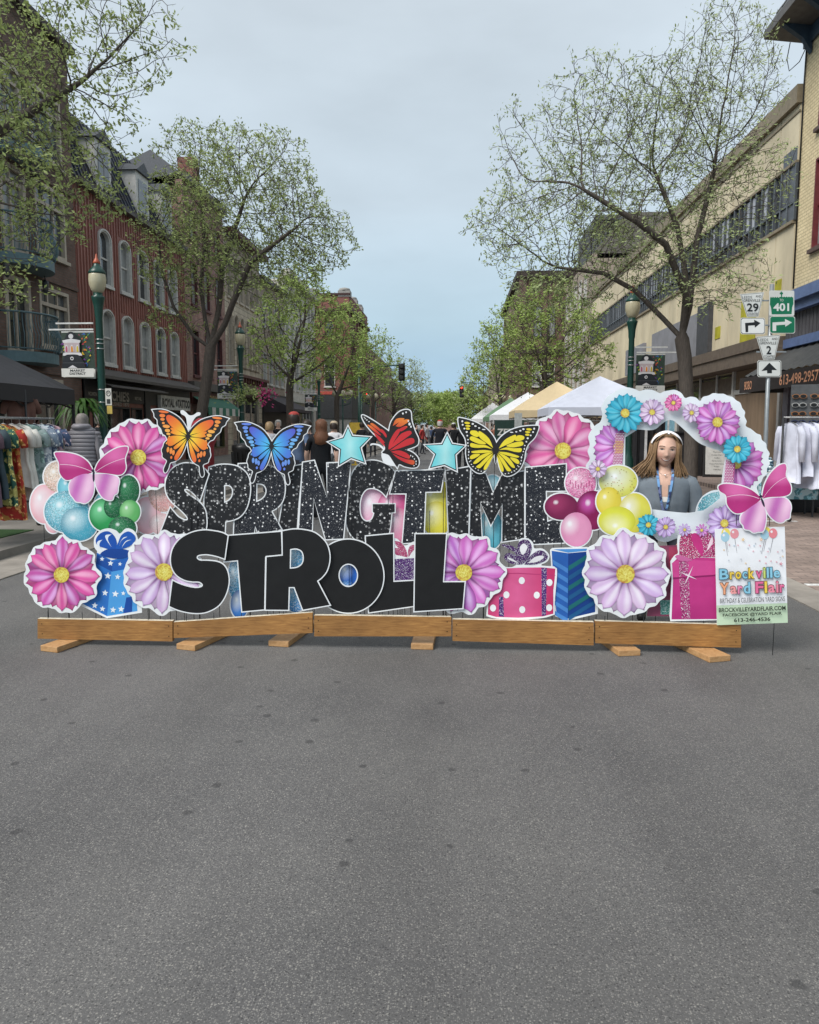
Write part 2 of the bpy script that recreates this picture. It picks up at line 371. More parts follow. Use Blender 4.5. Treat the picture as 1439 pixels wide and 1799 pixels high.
def facade(name, label, loc, rz, W, H, D, wm, wins, cat='building', group='buildings along the street', extra=None, th=.3, top=None, back=True):
    root = empty(name, loc, rz, label, cat, group); rnd = random.Random(int(W*100+H*7))
    m = MB(); holes = [arch_pts(q['x'], q['z'], q['w']+.002, q['h']+.002, q.get('arch', 0))[::-1] for q in wins]
    m.plate([(0, 0), (W, 0), (W, H), (0, H)], holes, 0, th)
    m.box(0.002, W-.002, th+.001, D, 0, H-.3) if back else None
    m.build('wall', wm, root)
    for q in wins: add_window(root, q, rnd)
    if extra: extra(root)
    return root
def part(root, name, m, boxes=(), bars=()):
    if len(boxes) > 1:
        for q in boxes: o = part(root, name, m, [q])
        return o
    b = MB()
    for q in boxes: b.box(*q)
    for q in bars: b.bar(*q)
    return b.build(name, m, root)
def textpart(root, s, cx, cz, w, h, y, m, bold=.02, name='lettering', depth=.0):
    b = MB(); mbtext(b, s, cx, cz, w, h, y, bold); return b.build(name, m, root)
brownbrick = brickmat('brown_brick', (.115, .064, .047), (.165, .094, .070), (.10, .082, .07), var=.35)
redbrick = brickmat('red_brick', (.20, .055, .042), (.27, .088, .064), (.14, .10, .085), var=.4)
pinkbrick = brickmat('worn_red_brick', (.25, .11, .085), (.33, .18, .14), (.2, .17, .15), var=.45)
stone = brickmat('cream_stone', (.42, .36, .27), (.52, .45, .35), (.22, .19, .15), .6, .3, .015, .3, .3)
beigebrick = brickmat('beige_brick', (.32, .26, .2), (.39, .32, .25), (.2, .17, .14), var=.25)
yelbrick = brickmat('yellow_painted_brick', (.60, .50, .30), (.66, .55, .34), (.42, .35, .21), .22, .085, .010, .18, .8)
offwhite = mat('off_white_stucco', (.55, .53, .48), .8, .2, 3); slate = mat('dark_slate', (.035, .037, .042), .5, .35, 12, .4, 30)
darkpaint = mat('black_shopfront_paint', (.022, .021, .021), .5, .2, 4); greytrim = mat('grey_brown_fascia', (.085, .075, .068), .6, .2, 4)
# corrugated red cladding: real ribs
redclad = mat('red_metal_cladding', (.27, .11, .085), .55, .28, 1.6, .1, 40, stretch=(2, 2, .5))
def ribbed(root, W, H, holes, m, pitch=.2, z0=0, name='cladding', rib=.035):
    """vertical ribs clipped around the openings"""
    b = MB(); x = pitch/2
    while x < W:
        cuts = sorted([(h[0][1]-.14, max(p[1] for p in h)+.10) for h in holes if min(p[0] for p in h)-.08 < x < max(p[0] for p in h)+.08]); z = z0
        for c0, c1 in cuts:
            if c0 > z: b.box(x-.03, x+.03, -rib, -.0005, z, c0)
            z = max(z, c1)
        if z < H: b.box(x-.03, x+.03, -rib, -.0005, z, H)
        x += pitch
    return b.build(name, m, root)
# ---- left 1: dark brown brick with blue balconies
LX = -12.0; L90 = PI/2
bluemetal = mat('blue_balcony_metal', (.10, .165, .185), .5, .15, 6)
def balcony(root, x0, x1, z, bow=.85):
    """bowed slab with a wavy-barred railing"""
    n = 16; arc = [(x0+(x1-x0)*i/n, -bow*math.sin(PI*i/n)**.55) for i in range(n+1)]
    b = MB(); vs = [(x, y, z) for x, y in arc]+[(x, y, z-.28) for x, y in arc]; k = n+1
    b.add(vs, [tuple(range(k)), tuple(range(2*k-1, k-1, -1))]+[(i, k+i, k+i+1, i+1) for i in range(n)]+[(n, 2*k-1, k, 0)])
    o = b.build('balcony', bluemetal, root); r = MB(); r.tube([(x, y-.02, z+1.02) for x, y in arc], .028, 6); r.tube([(x, y, z+.08) for x, y in arc], .02, 6)
    for i in range(1, 2*n):
        t = i/(2*n); x = x0+(x1-x0)*t; y = -bow*math.sin(PI*t)**.55; cx = (x0+x1)/2; nx, ny = (x-cx)*.7, y-.1; l = math.hypot(nx, ny); nx /= l; ny /= l
        r.tube([(x+nx*q, y+ny*q, z+.05+h*.97) for h, q in ((0, .02), (.2, .10), (.4, .12), (.62, .02), (.82, -.02), (1, .0))], .011, 5, cap=False)
    r.build('railing', bluemetal, o); return o
wins = []
def tri(x, z, w, h): wins.append(dict(x=x, z=z, w=w, h=h, frame=cream, mul=3, transom=.72, rail=False, t=.1, proud=.02, glass=gl_mid))
YB = 13.0
for z, h in ((3.86, 1.75), (6.56, 2.0), (9.3, 1.9)):
    tri(22.85-YB, z, 1.7, h)
    wins.append(dict(x=20.9-YB, z=z-.35, w=1.25, h=h+.35, frame=cream, mul=2, transom=.8, rail=False, t=.14, sill=False, glass=gl_pale if z > 5 else gl_dark)); tri(18.2-YB, z, 1.7, h); tri(15.5-YB, z, 1.5, h)
wins += [dict(x=22.0-YB, z=.25, w=2.2, h=2.7, frame=cream, mul=3, rail=False, t=.14, sill=False, glass=gl_shop), dict(x=18.6-YB, z=.5, w=3.2, h=2.4, frame=cream, mul=3, rail=False, sill=False, glass=gl_shop), dict(x=14.8-YB, z=.5, w=2.6, h=2.4, frame=cream, mul=2, rail=False, sill=False, glass=gl_shop)]
def ex1(root):
    for z in (3.55, 6.1, 8.95): balcony(root, 19.9-YB, 22.2-YB, z)
    part(root, 'cornice', mat('dark_cornice', (.05, .04, .035), .7), [(-.1, 11.3, -.28, .1, 12.86, 13.05)])
    for z in (3.2, 5.9, 8.75): part(root, 'brick_course', brownbrick, [(0, 11.3, -.05, -.002, z-.12, z)])
    for x, z in ((21.9, 5.5), (21.9, 8.2), (20.0, 5.6)):
        b = MB(); b.tube([(x-YB, 0, z+.3), (x-YB, -.18, z+.42), (x-YB, -.26, z+.3), (x-YB, -.26, z+.2)], .018, 6); b.lathe([(.02, 0), (.09, -.06), (.10, -.10), (.07, -.34), (.03, -.40)], x-YB, -.26, 8, 0, z+.22); b.build('wall_lantern', mat('lantern_metal', (.05, .055, .06), .4), root)
facade('brick_building', 'dark brown brick building with bowed blue balconies above the black canopy', (LX, YB, 0), L90, 11.3, 12.86, 14, brownbrick, wins, extra=ex1)
# ---- left 2: red metal-clad building with dark mansard
YR = 24.32; WR = 9.9; wins = []
for x in (26.35, 27.95, 29.55, 31.1, 32.65): wins.append(dict(x=x-YR, z=6.36, w=.86, h=1.82, arch=.28, hood=True, glass=None)); wins.append(dict(x=x-YR, z=3.70, w=.86, h=1.82, arch=.28, hood=True))
wins += [dict(x=2.1, z=.7, w=2.9, h=1.55, frame=darkpaint, mul=2, rail=False, sill=False, glass=gl_shop), dict(x=4.2, z=.15, w=1.0, h=2.1, frame=darkpaint, rail=False, sill=False, glass=gl_shop), dict(x=7.4, z=.6, w=2.9, h=1.6, frame=darkpaint, mul=3, rail=False, sill=False, glass=gl_shop)]
def ex2(root):
    hs = [arch_pts(q['x'], q['z'], q['w'], q['h'], 0) for q in wins]
    ribbed(root, WR, 9.2, hs[:10], redclad, .21, 3.52)
    # mansard
    b = MB(); n = 1; b.add([(0, .0, 9.3), (WR, 0, 9.3), (WR, 1.3, 12.3), (0, 1.3, 12.3), (0, 6, 12.5), (WR, 6, 12.5), (0, 6, 9.2), (WR, 6, 9.2)], [(0,1,2,3), (3,2,5,4), (0,3,4,6), (1,7,5,2)])
    x = .2
    while x < WR: b.bar((x, -.02, 9.32), (x, 1.28, 12.28), .035, .05); x += .33
    b.build('mansard_roof', mat('standing_seam_metal', (.035, .04, .055), .4, .3, 2), root)
    part(root, 'eaves', greytrim, [(-.02, WR+.02, -.28, .05, 9.15, 9.32)])
    for x in (2.55, 5.9, 8.4):
        d = MB(); d.box(x-.6, x+.6, .15, 1.6, 9.6, 11.2); g_ = MB(); g_.add([(x-.72, .05, 11.2), (x+.72, .05, 11.2), (x+.72, 1.9, 11.2), (x-.72, 1.9, 11.2), (x, .05, 11.65), (x, 1.9, 11.65)], [(0,1,4), (2,3,5), (0,4,5,3), (1,2,5,4), (0,3,2,1)])
        o = d.build('dormer', white, root); g_.build('gable_roof', slate, o); part(o, 'pane', gl_mid, [(x-.4, x+.4, .13, .149, 9.8, 10.95)])
    part(root, 'shopfront_fascia', darkpaint, [(0, WR, -.06, -.003, 2.4, 3.18)]); 
    b = MB(); b.add([(0, 0, 3.52), (WR, 0, 3.52), (WR, -.75, 3.2), (0, -.75, 3.2), (0, -.75, 3.1), (WR, -.75, 3.1), (0, 0, 3.1), (WR, 0, 3.1)], [(0,3,2,1), (3,4,5,2), (4,6,7,5), (0,6,4,3), (1,2,5,7)]); b.build('awning_roof', greytrim, root)
    b = MB(); b.add([(.2, -.1, 3.08), (5.1, -.1, 3.08), (5.1, -.9, 2.86), (.2, -.9, 2.86)], [(0,3,2,1)]); b.box(.2, 5.1, -.92, -.88, 2.82, 2.87); b.build('awning', mat('awning_grey', (.10, .09, .085), .7), root)
    ltr = mat('cream_lettering', (.45, .42, .36), .6)
    textpart(root, "RITCHIE'S", 2.35, 2.62, 2.2, .36, -.065, ltr, .03); textpart(root, 'ESTABLISHED 1870', 2.35, 2.34, 2.1, .13, -.066, ltr, .01); textpart(root, 'RETAIL', 4.25, 2.6, .6, .12, -.066, ltr); textpart(root, 'WOMEN', .55, 2.62, .7, .13, -.066, ltr)
    part(root, 'sign_board', mat('sign_white', (.55, .54, .5), .5), [(6.15, 9.55, -.2, -.061, 2.25, 2.82)]); textpart(root, 'ROYAL', 6.95, 2.53, 1.35, .36, -.205, blackm, .05); textpart(root, 'TATTOO', 8.75, 2.53, 1.5, .36, -.205, blackm, .05)
    b = MB(); 
    for i in range(7): a = i*.9; b.bar((7.88+.16*math.cos(a), -.205, 2.53+.12*math.sin(a)), (7.88-.12*math.cos(a+.6), -.206, 2.53-.14*math.sin(a+.6)), .015, .004)
    b.build('sign_emblem', blackm, root)
    part(root, 'pilaster', darkpaint, [(4.85, 5.35, -.09, -.002, 0, 3.1), (0, .25, -.09, -.002, 0, 3.1), (9.4, 9.9, -.09, -.002, 0, 2.2)])
facade('clad_building', 'red metal-clad building with white arched windows and dark mansard roof', (LX, YR, 0), L90, WR, 9.3, 12, mat('red_cladding_flat', (.22, .085, .066), .6, .25, 1.5), wins, extra=ex2)
# ---- left 3: worn red brick
Y3 = 34.24; W3 = 5.9; wins = []
for x in (1.2, 3.0, 4.8): wins += [dict(x=x, z=3.9, w=.85, h=2.1, frame=mat('maroon_frame', (.10, .03, .03), .6)), dict(x=x, z=7.1, w=.85, h=1.9, frame=MATS['maroon_frame']), dict(x=x, z=10.0, w=.85, h=1.3, frame=MATS['maroon_frame'])]
wins += [dict(x=2.95, z=.5, w=4.6, h=1.8, frame=mat('olive_shop_paint', (.10, .09, .035), .6), mul=4, rail=False, sill=False, glass=gl_shop)]
def ex3(root):
    part(root, 'cornice', greytrim, [(0, W3, -.3, -.002, 3.25, 3.6), (0, W3, -.25, 0, 12.3, 12.6)])
    b = MB(); b.add([(0, 0, 12.55), (W3, 0, 12.55), (W3/2, 2.5, 14.6), (0, 5, 11.9), (W3, 5, 11.9)], [(0,1,2), (1,4,2), (4,3,2), (3,0,2)]); b.build('roof', slate, root)
    part(root, 'chimney', redbrick, [(W3-1.3, W3-.5, 1.0, 1.8, 12.7, 14.8)])
    for i in range(10): part(root, 'awning_stripe', mat('awning_green', (.03, .14, .09), .7) if i % 2 == 0 else white, [(.3+i*.53, .83+i*.53, -.82, -.8, 2.1, 2.45)])
    b = MB(); b.add([(.3, -.02, 3.0), (5.6, -.02, 3.0), (5.6, -.8, 2.45), (.3, -.8, 2.45)], [(0,3,2,1)]); b.build('awning', MATS['awning_green'], root)
    part(root, 'sign_board', mat('maroon_fascia', (.09, .03, .025), .6), [(.2, W3-.2, -.1, -.003, 2.6, 3.2)]); textpart(root, 'CASUAL', 3.4, 2.9, 1.5, .35, -.105, mat('gold_lettering', (.4, .3, .12), .5))
facade('brick_building', 'worn red brick building behind the left street tree, with green striped shop awning', (LX, Y3, 0), L90, W3, 12.3, 12, pinkbrick, wins, extra=ex3)
# ---- left 4: cream stone with tall arched windows
Y4 = 40.16; W4 = 7.3; wins = []
for i in range(6): x = .8+i*1.14; wins += [dict(x=x, z=4.9, w=.72, h=2.7, arch=.36, frame=cream, hood=True, sill=False), dict(x=x, z=8.4, w=.72, h=2.2, arch=.36, frame=cream, hood=True)]
wins += [dict(x=3.65, z=.4, w=5.6, h=2.9, frame=cream, mul=4, rail=False, sill=False, glass=gl_shop)]
def ex4(root):
    b = MB(); b.box(0, W4, -.5, -.002, 4.25, 4.4); part(root, 'roof_cornice', mat('maroon_cornice', (.11, .045, .035), .6), [(0, W4, -.6, 0, 11.51, 11.8)])
    for i in range(14): b.box(.2+i*.52, .32+i*.52, -.42, -.003, 4.0, 4.25)
    b.build('cornice', mat('maroon_cornice', (.11, .045, .035), .6), root)
    for i in range(5): x = 1.37+i*1.14-.05; b = MB(); b.lathe([(.10, 0), (.08, .1), (.08, 2.0), (.12, 2.15)], x, -.10, 8, 0, 4.8); b.build('column', stone, root)
facade('stone_building', 'cream stone building with rows of tall arched windows', (LX, Y4, 0), L90, W4, 11.5, 12, stone, wins, extra=ex4)
# ---- left 5: beige brick
Y5 = 47.5; W5 = 6.6; wins = []
for i in range(4): wins += [dict(x=.9+i*1.6, z=4.3, w=.85, h=1.9), dict(x=.9+i*1.6, z=7.8, w=.85, h=1.8)]
def ex5(root):
    b = MB(); b.add([(0.1, -.02, 3.6), (6.5, -.02, 3.6), (6.5, -1.9, 2.7), (.1, -1.9, 2.7), (.1, -1.9, 2.5), (6.5, -1.9, 2.5), (.1, -.02, 2.5), (6.5, -.02, 2.5)], [(0,3,2,1), (3,4,5,2), (0,6,4,3), (1,2,5,7)]); b.build('awning', mat('awning_plum', (.05, .04, .045), .7), root)
    part(root, 'shopfront', darkpaint, [(0, W5, -.08, -.002, 0, 3.7)]); part(root, 'eaves', greytrim, [(0, W5, -.3, .2, 10.5, 10.8)])
facade('brick_building', 'beige brick building with a plum awning beside the second left tree', (LX, Y5, 0), L90, W5, 10.6, 12, beigebrick, wins, extra=ex5)
Y6 = 54.1; W6 = 12; wins = []
for i in range(7): wins += [dict(x=1+i*1.65, z=4.3, w=.8, h=2.0), dict(x=1+i*1.65, z=7.3, w=.8, h=1.8), dict(x=1+i*1.65, z=9.9, w=.8, h=1.4)]
wins += [dict(x=6, z=.5, w=9.5, h=2.4, mul=7, rail=False, sill=False, glass=gl_shop)]
def ex6(root): part(root, 'cornice', offwhite, [(0, W6, -.45, 0, 12.0, 12.5), (0, W6, -.3, -.002, 3.4, 3.7)]); part(root, 'awning', mat('awning_green', (.03, .14, .09), .7), [(.5, 5.5, -.9, -.01, 2.6, 2.9)])
facade('pale_building', 'off-white three storey building before the tall red brick corner block', (LX, Y6, 0), L90, W6, 12.1, 12, offwhite, wins, extra=ex6)
# ---- left 7: tall red brick corner block beyond the side street
def cornerblock(name, label, x0, x1, y0, y1, H, wm, group, wfront, wside, extra, left=True):
    root = empty(name, (x0, y0, 0), 0, label, 'building', group); rnd = random.Random(5)
    W = x1-x0; D = y1-y0; m = MB(); m.plate([(0, 0), (W, 0), (W, H), (0, H)], [arch_pts(q['x'], q['z'], q['w']+.002, q['h']+.002, q.get('arch', 0))[::-1] for q in wfront], 0, .3); m.box(.3, W-.3, .301, D, 0, H-.2)
    m.build('wall', wm, root)
    for q in wfront: add_window(root, q, rnd)
    s = bpy.data.objects.new('side_wall', None); me = MB(); me.plate([(.0, 0), (D, 0), (D, H), (0, H)], [arch_pts(q['x'], q['z'], q['w']+.002, q['h']+.002, q.get('arch', 0))[::-1] for q in wside], 0, .297)
    bpy.data.objects.remove(s); s = me.build('side_wall', wm, root)
    if left: s.location = (W+.002, .001, 0); s.rotation_euler = (0, 0, PI/2)
    else: s.location = (-.002, D, 0); s.rotation_euler = (0, 0, -PI/2)
    for q in wside: add_window(s, q, rnd) if False else None
    for q in wside:
        b = MB(); b.plate(arch_pts(q['x'], q['z'], q['w'], q['h'], q.get('arch', 0)), [], .15, .15, sides=False); b.build('window', rnd.choice(GL), s)
    if extra: extra(root, W, D, H)
    return root
def ex7(root, W, D, H):
    b = MB(); b.box(-.2, W+.3, -.3, .1, H-1.6, H-1.3); b.box(W-.1, W+.3, .1, D, H-1.6, H-1.3); b.box(-.1, W+.1, -.12, .1, H-.05, H+.12)
    b.build('cornice', mat('dark_red_stone', (.06, .03, .028), .8, .2), root)
    for x, y in ((W-.5, .5), (W-3.5, .5), (W-.5, 5.5), (W-.5, 10)): b = MB(); b.box(x-.55, x+.6, y-.55, y+.55, H-.2, H+.35); b.lathe([(.6, 0), (.5, .25), (.1, .35)], x, y, 8, 0, H+.351); b.build('parapet_turret', mat('grey_coping', (.28, .27, .25), .8), root)
    part(root, 'dark_shopfront', mat('charcoal_panel', (.04, .042, .045), .6), [(0, W+.2, -.2, -.003, 2.4, 4.6), (W+.004, W+.2, 0, D, 2.4, 4.6)]); part(root, 'pale_shopfront', mat('grey_panel', (.22, .22, .21), .7), [(0, W+.1, -.12, -.004, 0, 2.39), (W+.005, W+.12, 0, D, 0, 2.39)])
    part(root, 'stone_band', mat('band_stone', (.20, .16, .14), .8), [(0, W+.12, -.12, -.004, 4.62, 5.0), (0, W+.1, -.1, -.004, 9.4, 9.6)]); part(root, 'shop_window', gl_shop, [(1, 2.6, -.14, -.121, .5, 2.0)])
    part(root, 'red_sign', mat('red_sign_paint', (.45, .08, .06), .5), [(.3, 1.6, -.16, -.121, 4.66, 4.95), (2.0, 3.2, -.16, -.121, 4.66, 4.95)])
wf = [dict(x=1.0, z=5.4, w=1.1, h=2.9, frame=offwhite), dict(x=2.9, z=5.4, w=1.0, h=2.9), dict(x=1.0, z=9.9, w=.9, h=1.6, frame=redbrick), dict(x=2.9, z=9.9, w=.9, h=1.6, frame=redbrick)]
ws = [dict(x=1.6+i*2.1, z=z, w=1.0, h=2.0) for i in range(6) for z in (5.4, 8.3, 10.8)]
cornerblock('corner_building', 'tall red brick corner block with capped turrets and charcoal shopfront', -14.8, -10.0, 73, 88, 13.9, redbrick, 'buildings along the street', wf, ws, ex7)
cornerblock('corner_building', 'lower dark red brick building beyond the turreted corner block', -13, -10.3, 88.5, 125, 11.0, pinkbrick, 'buildings along the street', [], [dict(x=1.5+i*2.4, z=z, w=1.1, h=2) for i in range(11) for z in (4.2, 7.8)], None)
cornerblock('corner_building', 'far dark brick block at the end of the left row', -13, -10, 126, 180, 9.5, brownbrick, 'buildings along the street', [], [], None)
cornerblock('low_building', 'small flat-roofed brick building closing the far end of the street', -7.4, .4, 255, 262, 12.9, pinkbrick, 'far buildings', [], [], lambda r, W, D, H: part(r, 'chimney', pinkbrick, [(4.2, 4.9, 2, 3, H-.2, H+1)]))
# ================================================================ right side
RX = 9.0; RN = -PI/2
def S(y, y1): return y1-y
# ---- right 1: yellow painted brick with blue shopfront cornice
YE, WE = 21.66, 10.6; redframe = mat('red_window_frame', (.13, .022, .025), .55)
wins = [dict(x=S(20.1, YE), z=6.0, w=1.15, h=2.2, frame=redframe, sillm=mat('brown_sill', (.09, .06, .05), .7)), dict(x=S(20.1, YE), z=8.95, w=1.15, h=1.7, frame=redframe, sillm=MATS['brown_sill']), dict(x=S(17.5, YE), z=6.0, w=1.15, h=2.2, frame=redframe, sillm=MATS['brown_sill']), dict(x=S(17.5, YE), z=8.95, w=1.15, h=1.7, frame=redframe), dict(x=S(19.2, YE), z=.3, w=2.6, h=2.2, frame=mat('maroon_shop_paint', (.08, .012, .016), .5), mul=2, rail=False, sill=False, glass=gl_shop)]
def exR1(root):
    bluep = mat('blue_cornice_paint', (.095, .14, .27), .5, .2, 5)
    b = MB(); b.box(0, WE, -.45, -.002, 4.72, 5.0); b.box(0, WE, -.32, -.003, 4.5, 4.72); b.box(0, WE, -.2, -.002, 3.62, 3.85); b.build('shopfront_cornice', bluep, root)
    b = MB()
    for i in range(50): b.box(.02+i*.2, .185+i*.2, -.15, -.004, 3.85, 4.5)
    b.build('board_fascia', mat('grey_weathered_boards', (.075, .072, .078), .8, .4, 8, .4, 50, stretch=(4, 4, .4)), root)
    b = MB(); zt, zb_ = 3.6, 2.85
    n = 52
    vs = []; 
    for i in range(n+1):
        x = .05+(WE-.1)*i/n; dz = .035 if i % 2 else 0; vs += [(x, -.05, zt+dz), (x, -1.25, zb_+dz)]
    b.add(vs, [(2*i, 2*i+1, 2*i+3, 2*i+2) for i in range(n)]); b.add([(.05, -.05, zt-.05), (.05, -1.25, zb_-.02), (.05, -1.25, 2.45), (.05, -.05, 2.45)], [(0,1,2,3)]); b.build('awning', mat('corrugated_dark_awning', (.05, .05, .048), .5, .3, 5), root)
    part(root, 'awning_valance', mat('brown_black_valance', (.022, .016, .014), .7), [(.0, WE, -1.29, -1.25, 2.44, 2.84)])
    og = mat('orange_lettering', (.62, .30, .17), .6); textpart(root, 'BOBO', .62, 2.62, .50, .22, -1.295, og, .01); textpart(root, '613-498-2957', 3.6, 2.63, 2.0, .24, -1.295, og, .01)
    part(root, 'pilaster', mat('lilac_grey_paint', (.19, .18, .21), .6), [(.02, .36, -.14, -.002, 0, 2.7)]); part(root, 'door_surround', MATS['maroon_shop_paint'], [(.37, 1.15, -.08, -.002, 0, 2.9)]); part(root, 'letter_box', mat('dark_red_box', (.05, .015, .018), .4), [(.6, .82, -.2, -.081, 1.35, 1.75)])
    # overhanging eaves with brackets, gutter and snow guard
    b = MB(); b.add([(-.5, -.9, 11.75), (WE, -.9, 11.75), (WE, .2, 11.62), (-.5, .2, 11.62), (-.5, -.9, 11.95), (WE, -.9, 11.95), (WE, 3, 13.6), (-.5, 3, 13.6)], [(0,3,2,1), (0,1,5,4), (4,5,6,7), (0,4,7,3)]); b.build('eaves', mat('grey_eaves', (.10, .095, .09), .6), root)
    b = MB()
    for i in range(9): x = .25+i*1.25; b.add([(x, -.75, 11.7), (x+.16, -.75, 11.7), (x, -.02, 11.7), (x+.16, -.02, 11.7), (x, -.02, 11.0), (x+.16, -.02, 11.0), (x, -.25, 11.35), (x+.16, -.25, 11.35)], [(0,1,7,6), (6,7,5,4), (0,6,2), (1,3,7), (2,6,4), (3,5,7)])
    b.box(0, WE, -.08, -.003, 11.25, 11.62); b.build('bracket', mat('navy_bracket', (.03, .05, .075), .5), root)
    b = MB(); b.bar((-.5, -.8, 12.05), (WE, -.8, 12.05), .04); b.bar((-.5, -.35, 12.75), (WE, -.35, 12.75), .04); b.bar((-.5, -.6, 12.4), (WE, -.6, 12.4), .03)
    for i in range(14): b.bar((-.5+i*.75, -.8, 12.05), (-.5+i*.75, -.35, 12.75), .03); b.bar((-.5+i*.75, -.8, 12.05), (.25+i*.75, -.35, 12.75), .02)
    b.build('snow_guard', mat('grey_metal', (.18, .18, .18), .5, metal=.4), root)
    b = MB(); b.tube([(-.15, -.35, 11.5), (-.18, -.4, 11.1), (-.05, -.38, 10.75), (.12, -.2, 10.9), (.14, -.03, 11.3)], .012, 5); b.tube([(.1, -.03, 11.3), (.06, -.03, 10.4), (.05, -.03, 5.2)], .02, 5); b.build('cable', blackm, root)
facade('yellow_building', 'yellow painted brick building with red window frames and blue shopfront cornice', (RX, YE, 0), RN, WE, 11.7, 12, yelbrick, wins, extra=exR1)
# ---- right 2: long tan panelled building
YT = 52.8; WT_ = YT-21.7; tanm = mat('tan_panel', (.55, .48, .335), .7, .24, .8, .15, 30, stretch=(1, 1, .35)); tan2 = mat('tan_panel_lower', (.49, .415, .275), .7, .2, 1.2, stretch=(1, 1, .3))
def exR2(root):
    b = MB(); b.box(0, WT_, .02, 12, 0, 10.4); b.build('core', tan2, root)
    P = MB(); x = 0; rn = random.Random(3)
    n = 26; pw = WT_/n
    for i in range(n):
        P.box(i*pw+.022, (i+1)*pw-.022, -.03-.012*rn.random(), .019, 3.98, 7.0); P.box(i*pw+.022, (i+1)*pw-.022, -.03-.012*rn.random(), .019, 8.52, 9.95)
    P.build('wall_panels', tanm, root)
    b = MB(); b.box(-.02, WT_+.02, -.16, 12, 9.96, 10.42); b.box(0, WT_, -.10, -.0, 8.46, 8.53); b.box(0, WT_, -.12, -.0, 6.92, 7.0); b.box(0, WT_, -.07, -.03, 9.75, 9.80); b.build('coping', mat('tan_trim', (.22, .18, .12), .6), root)
    b = MB(); b.box(0, WT_, -.015, .018, 7.0, 8.46); b.build('ribbon_window', mat('ribbon_glass', (.030, .034, .038), .12, .6, 2.5, spec=.8), root)
    b = MB(); k = int(WT_/.45)
    for i in range(k+1): b.box(i*WT_/k-.03, i*WT_/k+.03, -.09, -.016, 7.0, 8.46)
    b.box(0, WT_, -.085, -.017, 7.45, 7.5); b.build('window_mullion', mat('grey_mullion', (.10, .11, .12), .4, metal=.3), root)
    b = MB()
    for i in range(k):
        if rn.random() < .5: part(root, 'window_blind', mat('blind_grey_blue', (.36, .38, .42), .5), [(i*WT_/k+.06, (i+1)*WT_/k-.06, -.03, -.016, 7.55, 8.4)])
    part(root, 'end_pier', mat('dark_grey_pier', (.09, .10, .115), .5), [(WT_-.9, WT_-.05, -.05, -.018, 7.0, 8.9)])
    part(root, 'yellow_panel', mat('yellow_green_panel', (.36, .33, .02), .6, .25, 3), [(YT-27.7, YT-27.2, -.06, -.037, 4.55, 4.95), (YT-25.3, YT-24.1, -.06, -.037, 4.02, 5.45), (YT-22.75, YT-22.35, -.06, -.037, 4.9, 5.6)])
    part(root, 'dark_sign_panel', mat('faded_grey_panel', (.20, .20, .22), .6, .2, 1.5), [(YT-41.4, YT-37.5, -.16, -.037, 4.2, 5.5), (YT-36.0, YT-29.3, -.16, -.037, 4.1, 5.7)]); part(root, 'sign_box_end', mat('charcoal_sign_end', (.05, .05, .055), .6), [(YT-29.3, YT-28.0, -.2, -.037, 4.1, 5.9)])
    part(root, 'shop_canopy', mat('brown_canopy', (.11, .085, .065), .7), [(0, WT_, -.75, .0, 3.66, 3.97), (0, WT_, -.7, -.0, 3.3, 3.655)])
    # ground floor: glazed bays and a slatted wood bay
    b = MB(); b.box(YT-25.6, WT_, -.0, .018, 0, 3.3)
    i = YT-25.55
    while i < WT_-.06: b.box(i, i+.055, -.03, -.001, .1, 2.55); b.box(i, i+.055, -.03, -.001, 2.72, 3.28); i += .075
    b.build('slatted_bay', mat('brown_slats', (.23, .165, .11), .75, .2, 2, stretch=(2, 2, .3)), root)
    part(root, 'white_trim', white, [(YT-25.72, YT-25.58, -.1, -.002, 0, 3.3), (YT-25.58, WT_, -.06, -.031, 2.56, 2.70), (YT-22.1, YT-21.95, -.1, -.032, 0, 3.3), (YT-25.7, YT-21.7, -.05, -.031, 0, .12)])
    part(root, 'shop_window', gl_shop, [(.5, YT-25.75, -.02, .017, .4, 3.25)])
    part(root, 'board_behind_glass', mat('brown_hoarding', (.14, .11, .085), .7, .2), [(YT-29.0, YT-25.8, -.04, -.021, .6, 3.15)]); part(root, 'shop_mullion', white, [(YT-29.1, YT-29.0, -.09, -.041, .2, 3.3), (YT-27.3, YT-27.22, -.09, -.041, .2, 3.3), (YT-29, YT-25.8, -.08, -.042, 2.5, 2.58), (YT-32.1, YT-32.0, -.09, -.021, .2, 3.3)])
    part(root, 'window_poster', mat('pale_blue_poster', (.20, .40, .50), .5), [(YT-34.5, YT-32.3, -.04, -.021, .9, 3.1), (YT-40, YT-36, -.04, -.021, 1.2, 3.1)])
r = empty('panelled_building', (RX, YT, 0), RN, 'long tan panelled building with a ribbon of dark windows on the right', 'building', 'buildings along the street'); exR2(r)
# ---- right 3..: slanted grey-beige block, dark tower, brown brick corner block
wins = [dict(x=1.5+i*2.2, z=z, w=1.1, h=1.9) for i in range(5) for z in (4.4, 7.4, 10.2)]
def exR3(root):
    b = MB(); b.add([(0, 0, 13.0), (12.9, 0, 13.0), (12.9, 2.2, 15.6), (0, 2.2, 15.6), (0, 10, 15.6), (12.9, 10, 15.6), (0, 10, 13), (12.9, 10, 13)], [(0,1,2,3), (3,2,5,4), (1,7,5,2), (0,3,4,6)]); b.build('sloped_roof', mat('grey_beige_roof', (.13, .12, .105), .8, .2, 2), root)
facade('beige_building', 'grey-beige block with sloping roof behind the tan panelled building', (RX, 66, 0), RN, 12.9, 13.0, 12, beigebrick, wins, extra=exR3)
root = empty('dark_tower', (10.6, 62, 0), 0, 'dark concrete tower with vertical fins rising behind the tan building', 'tower', 'far buildings')
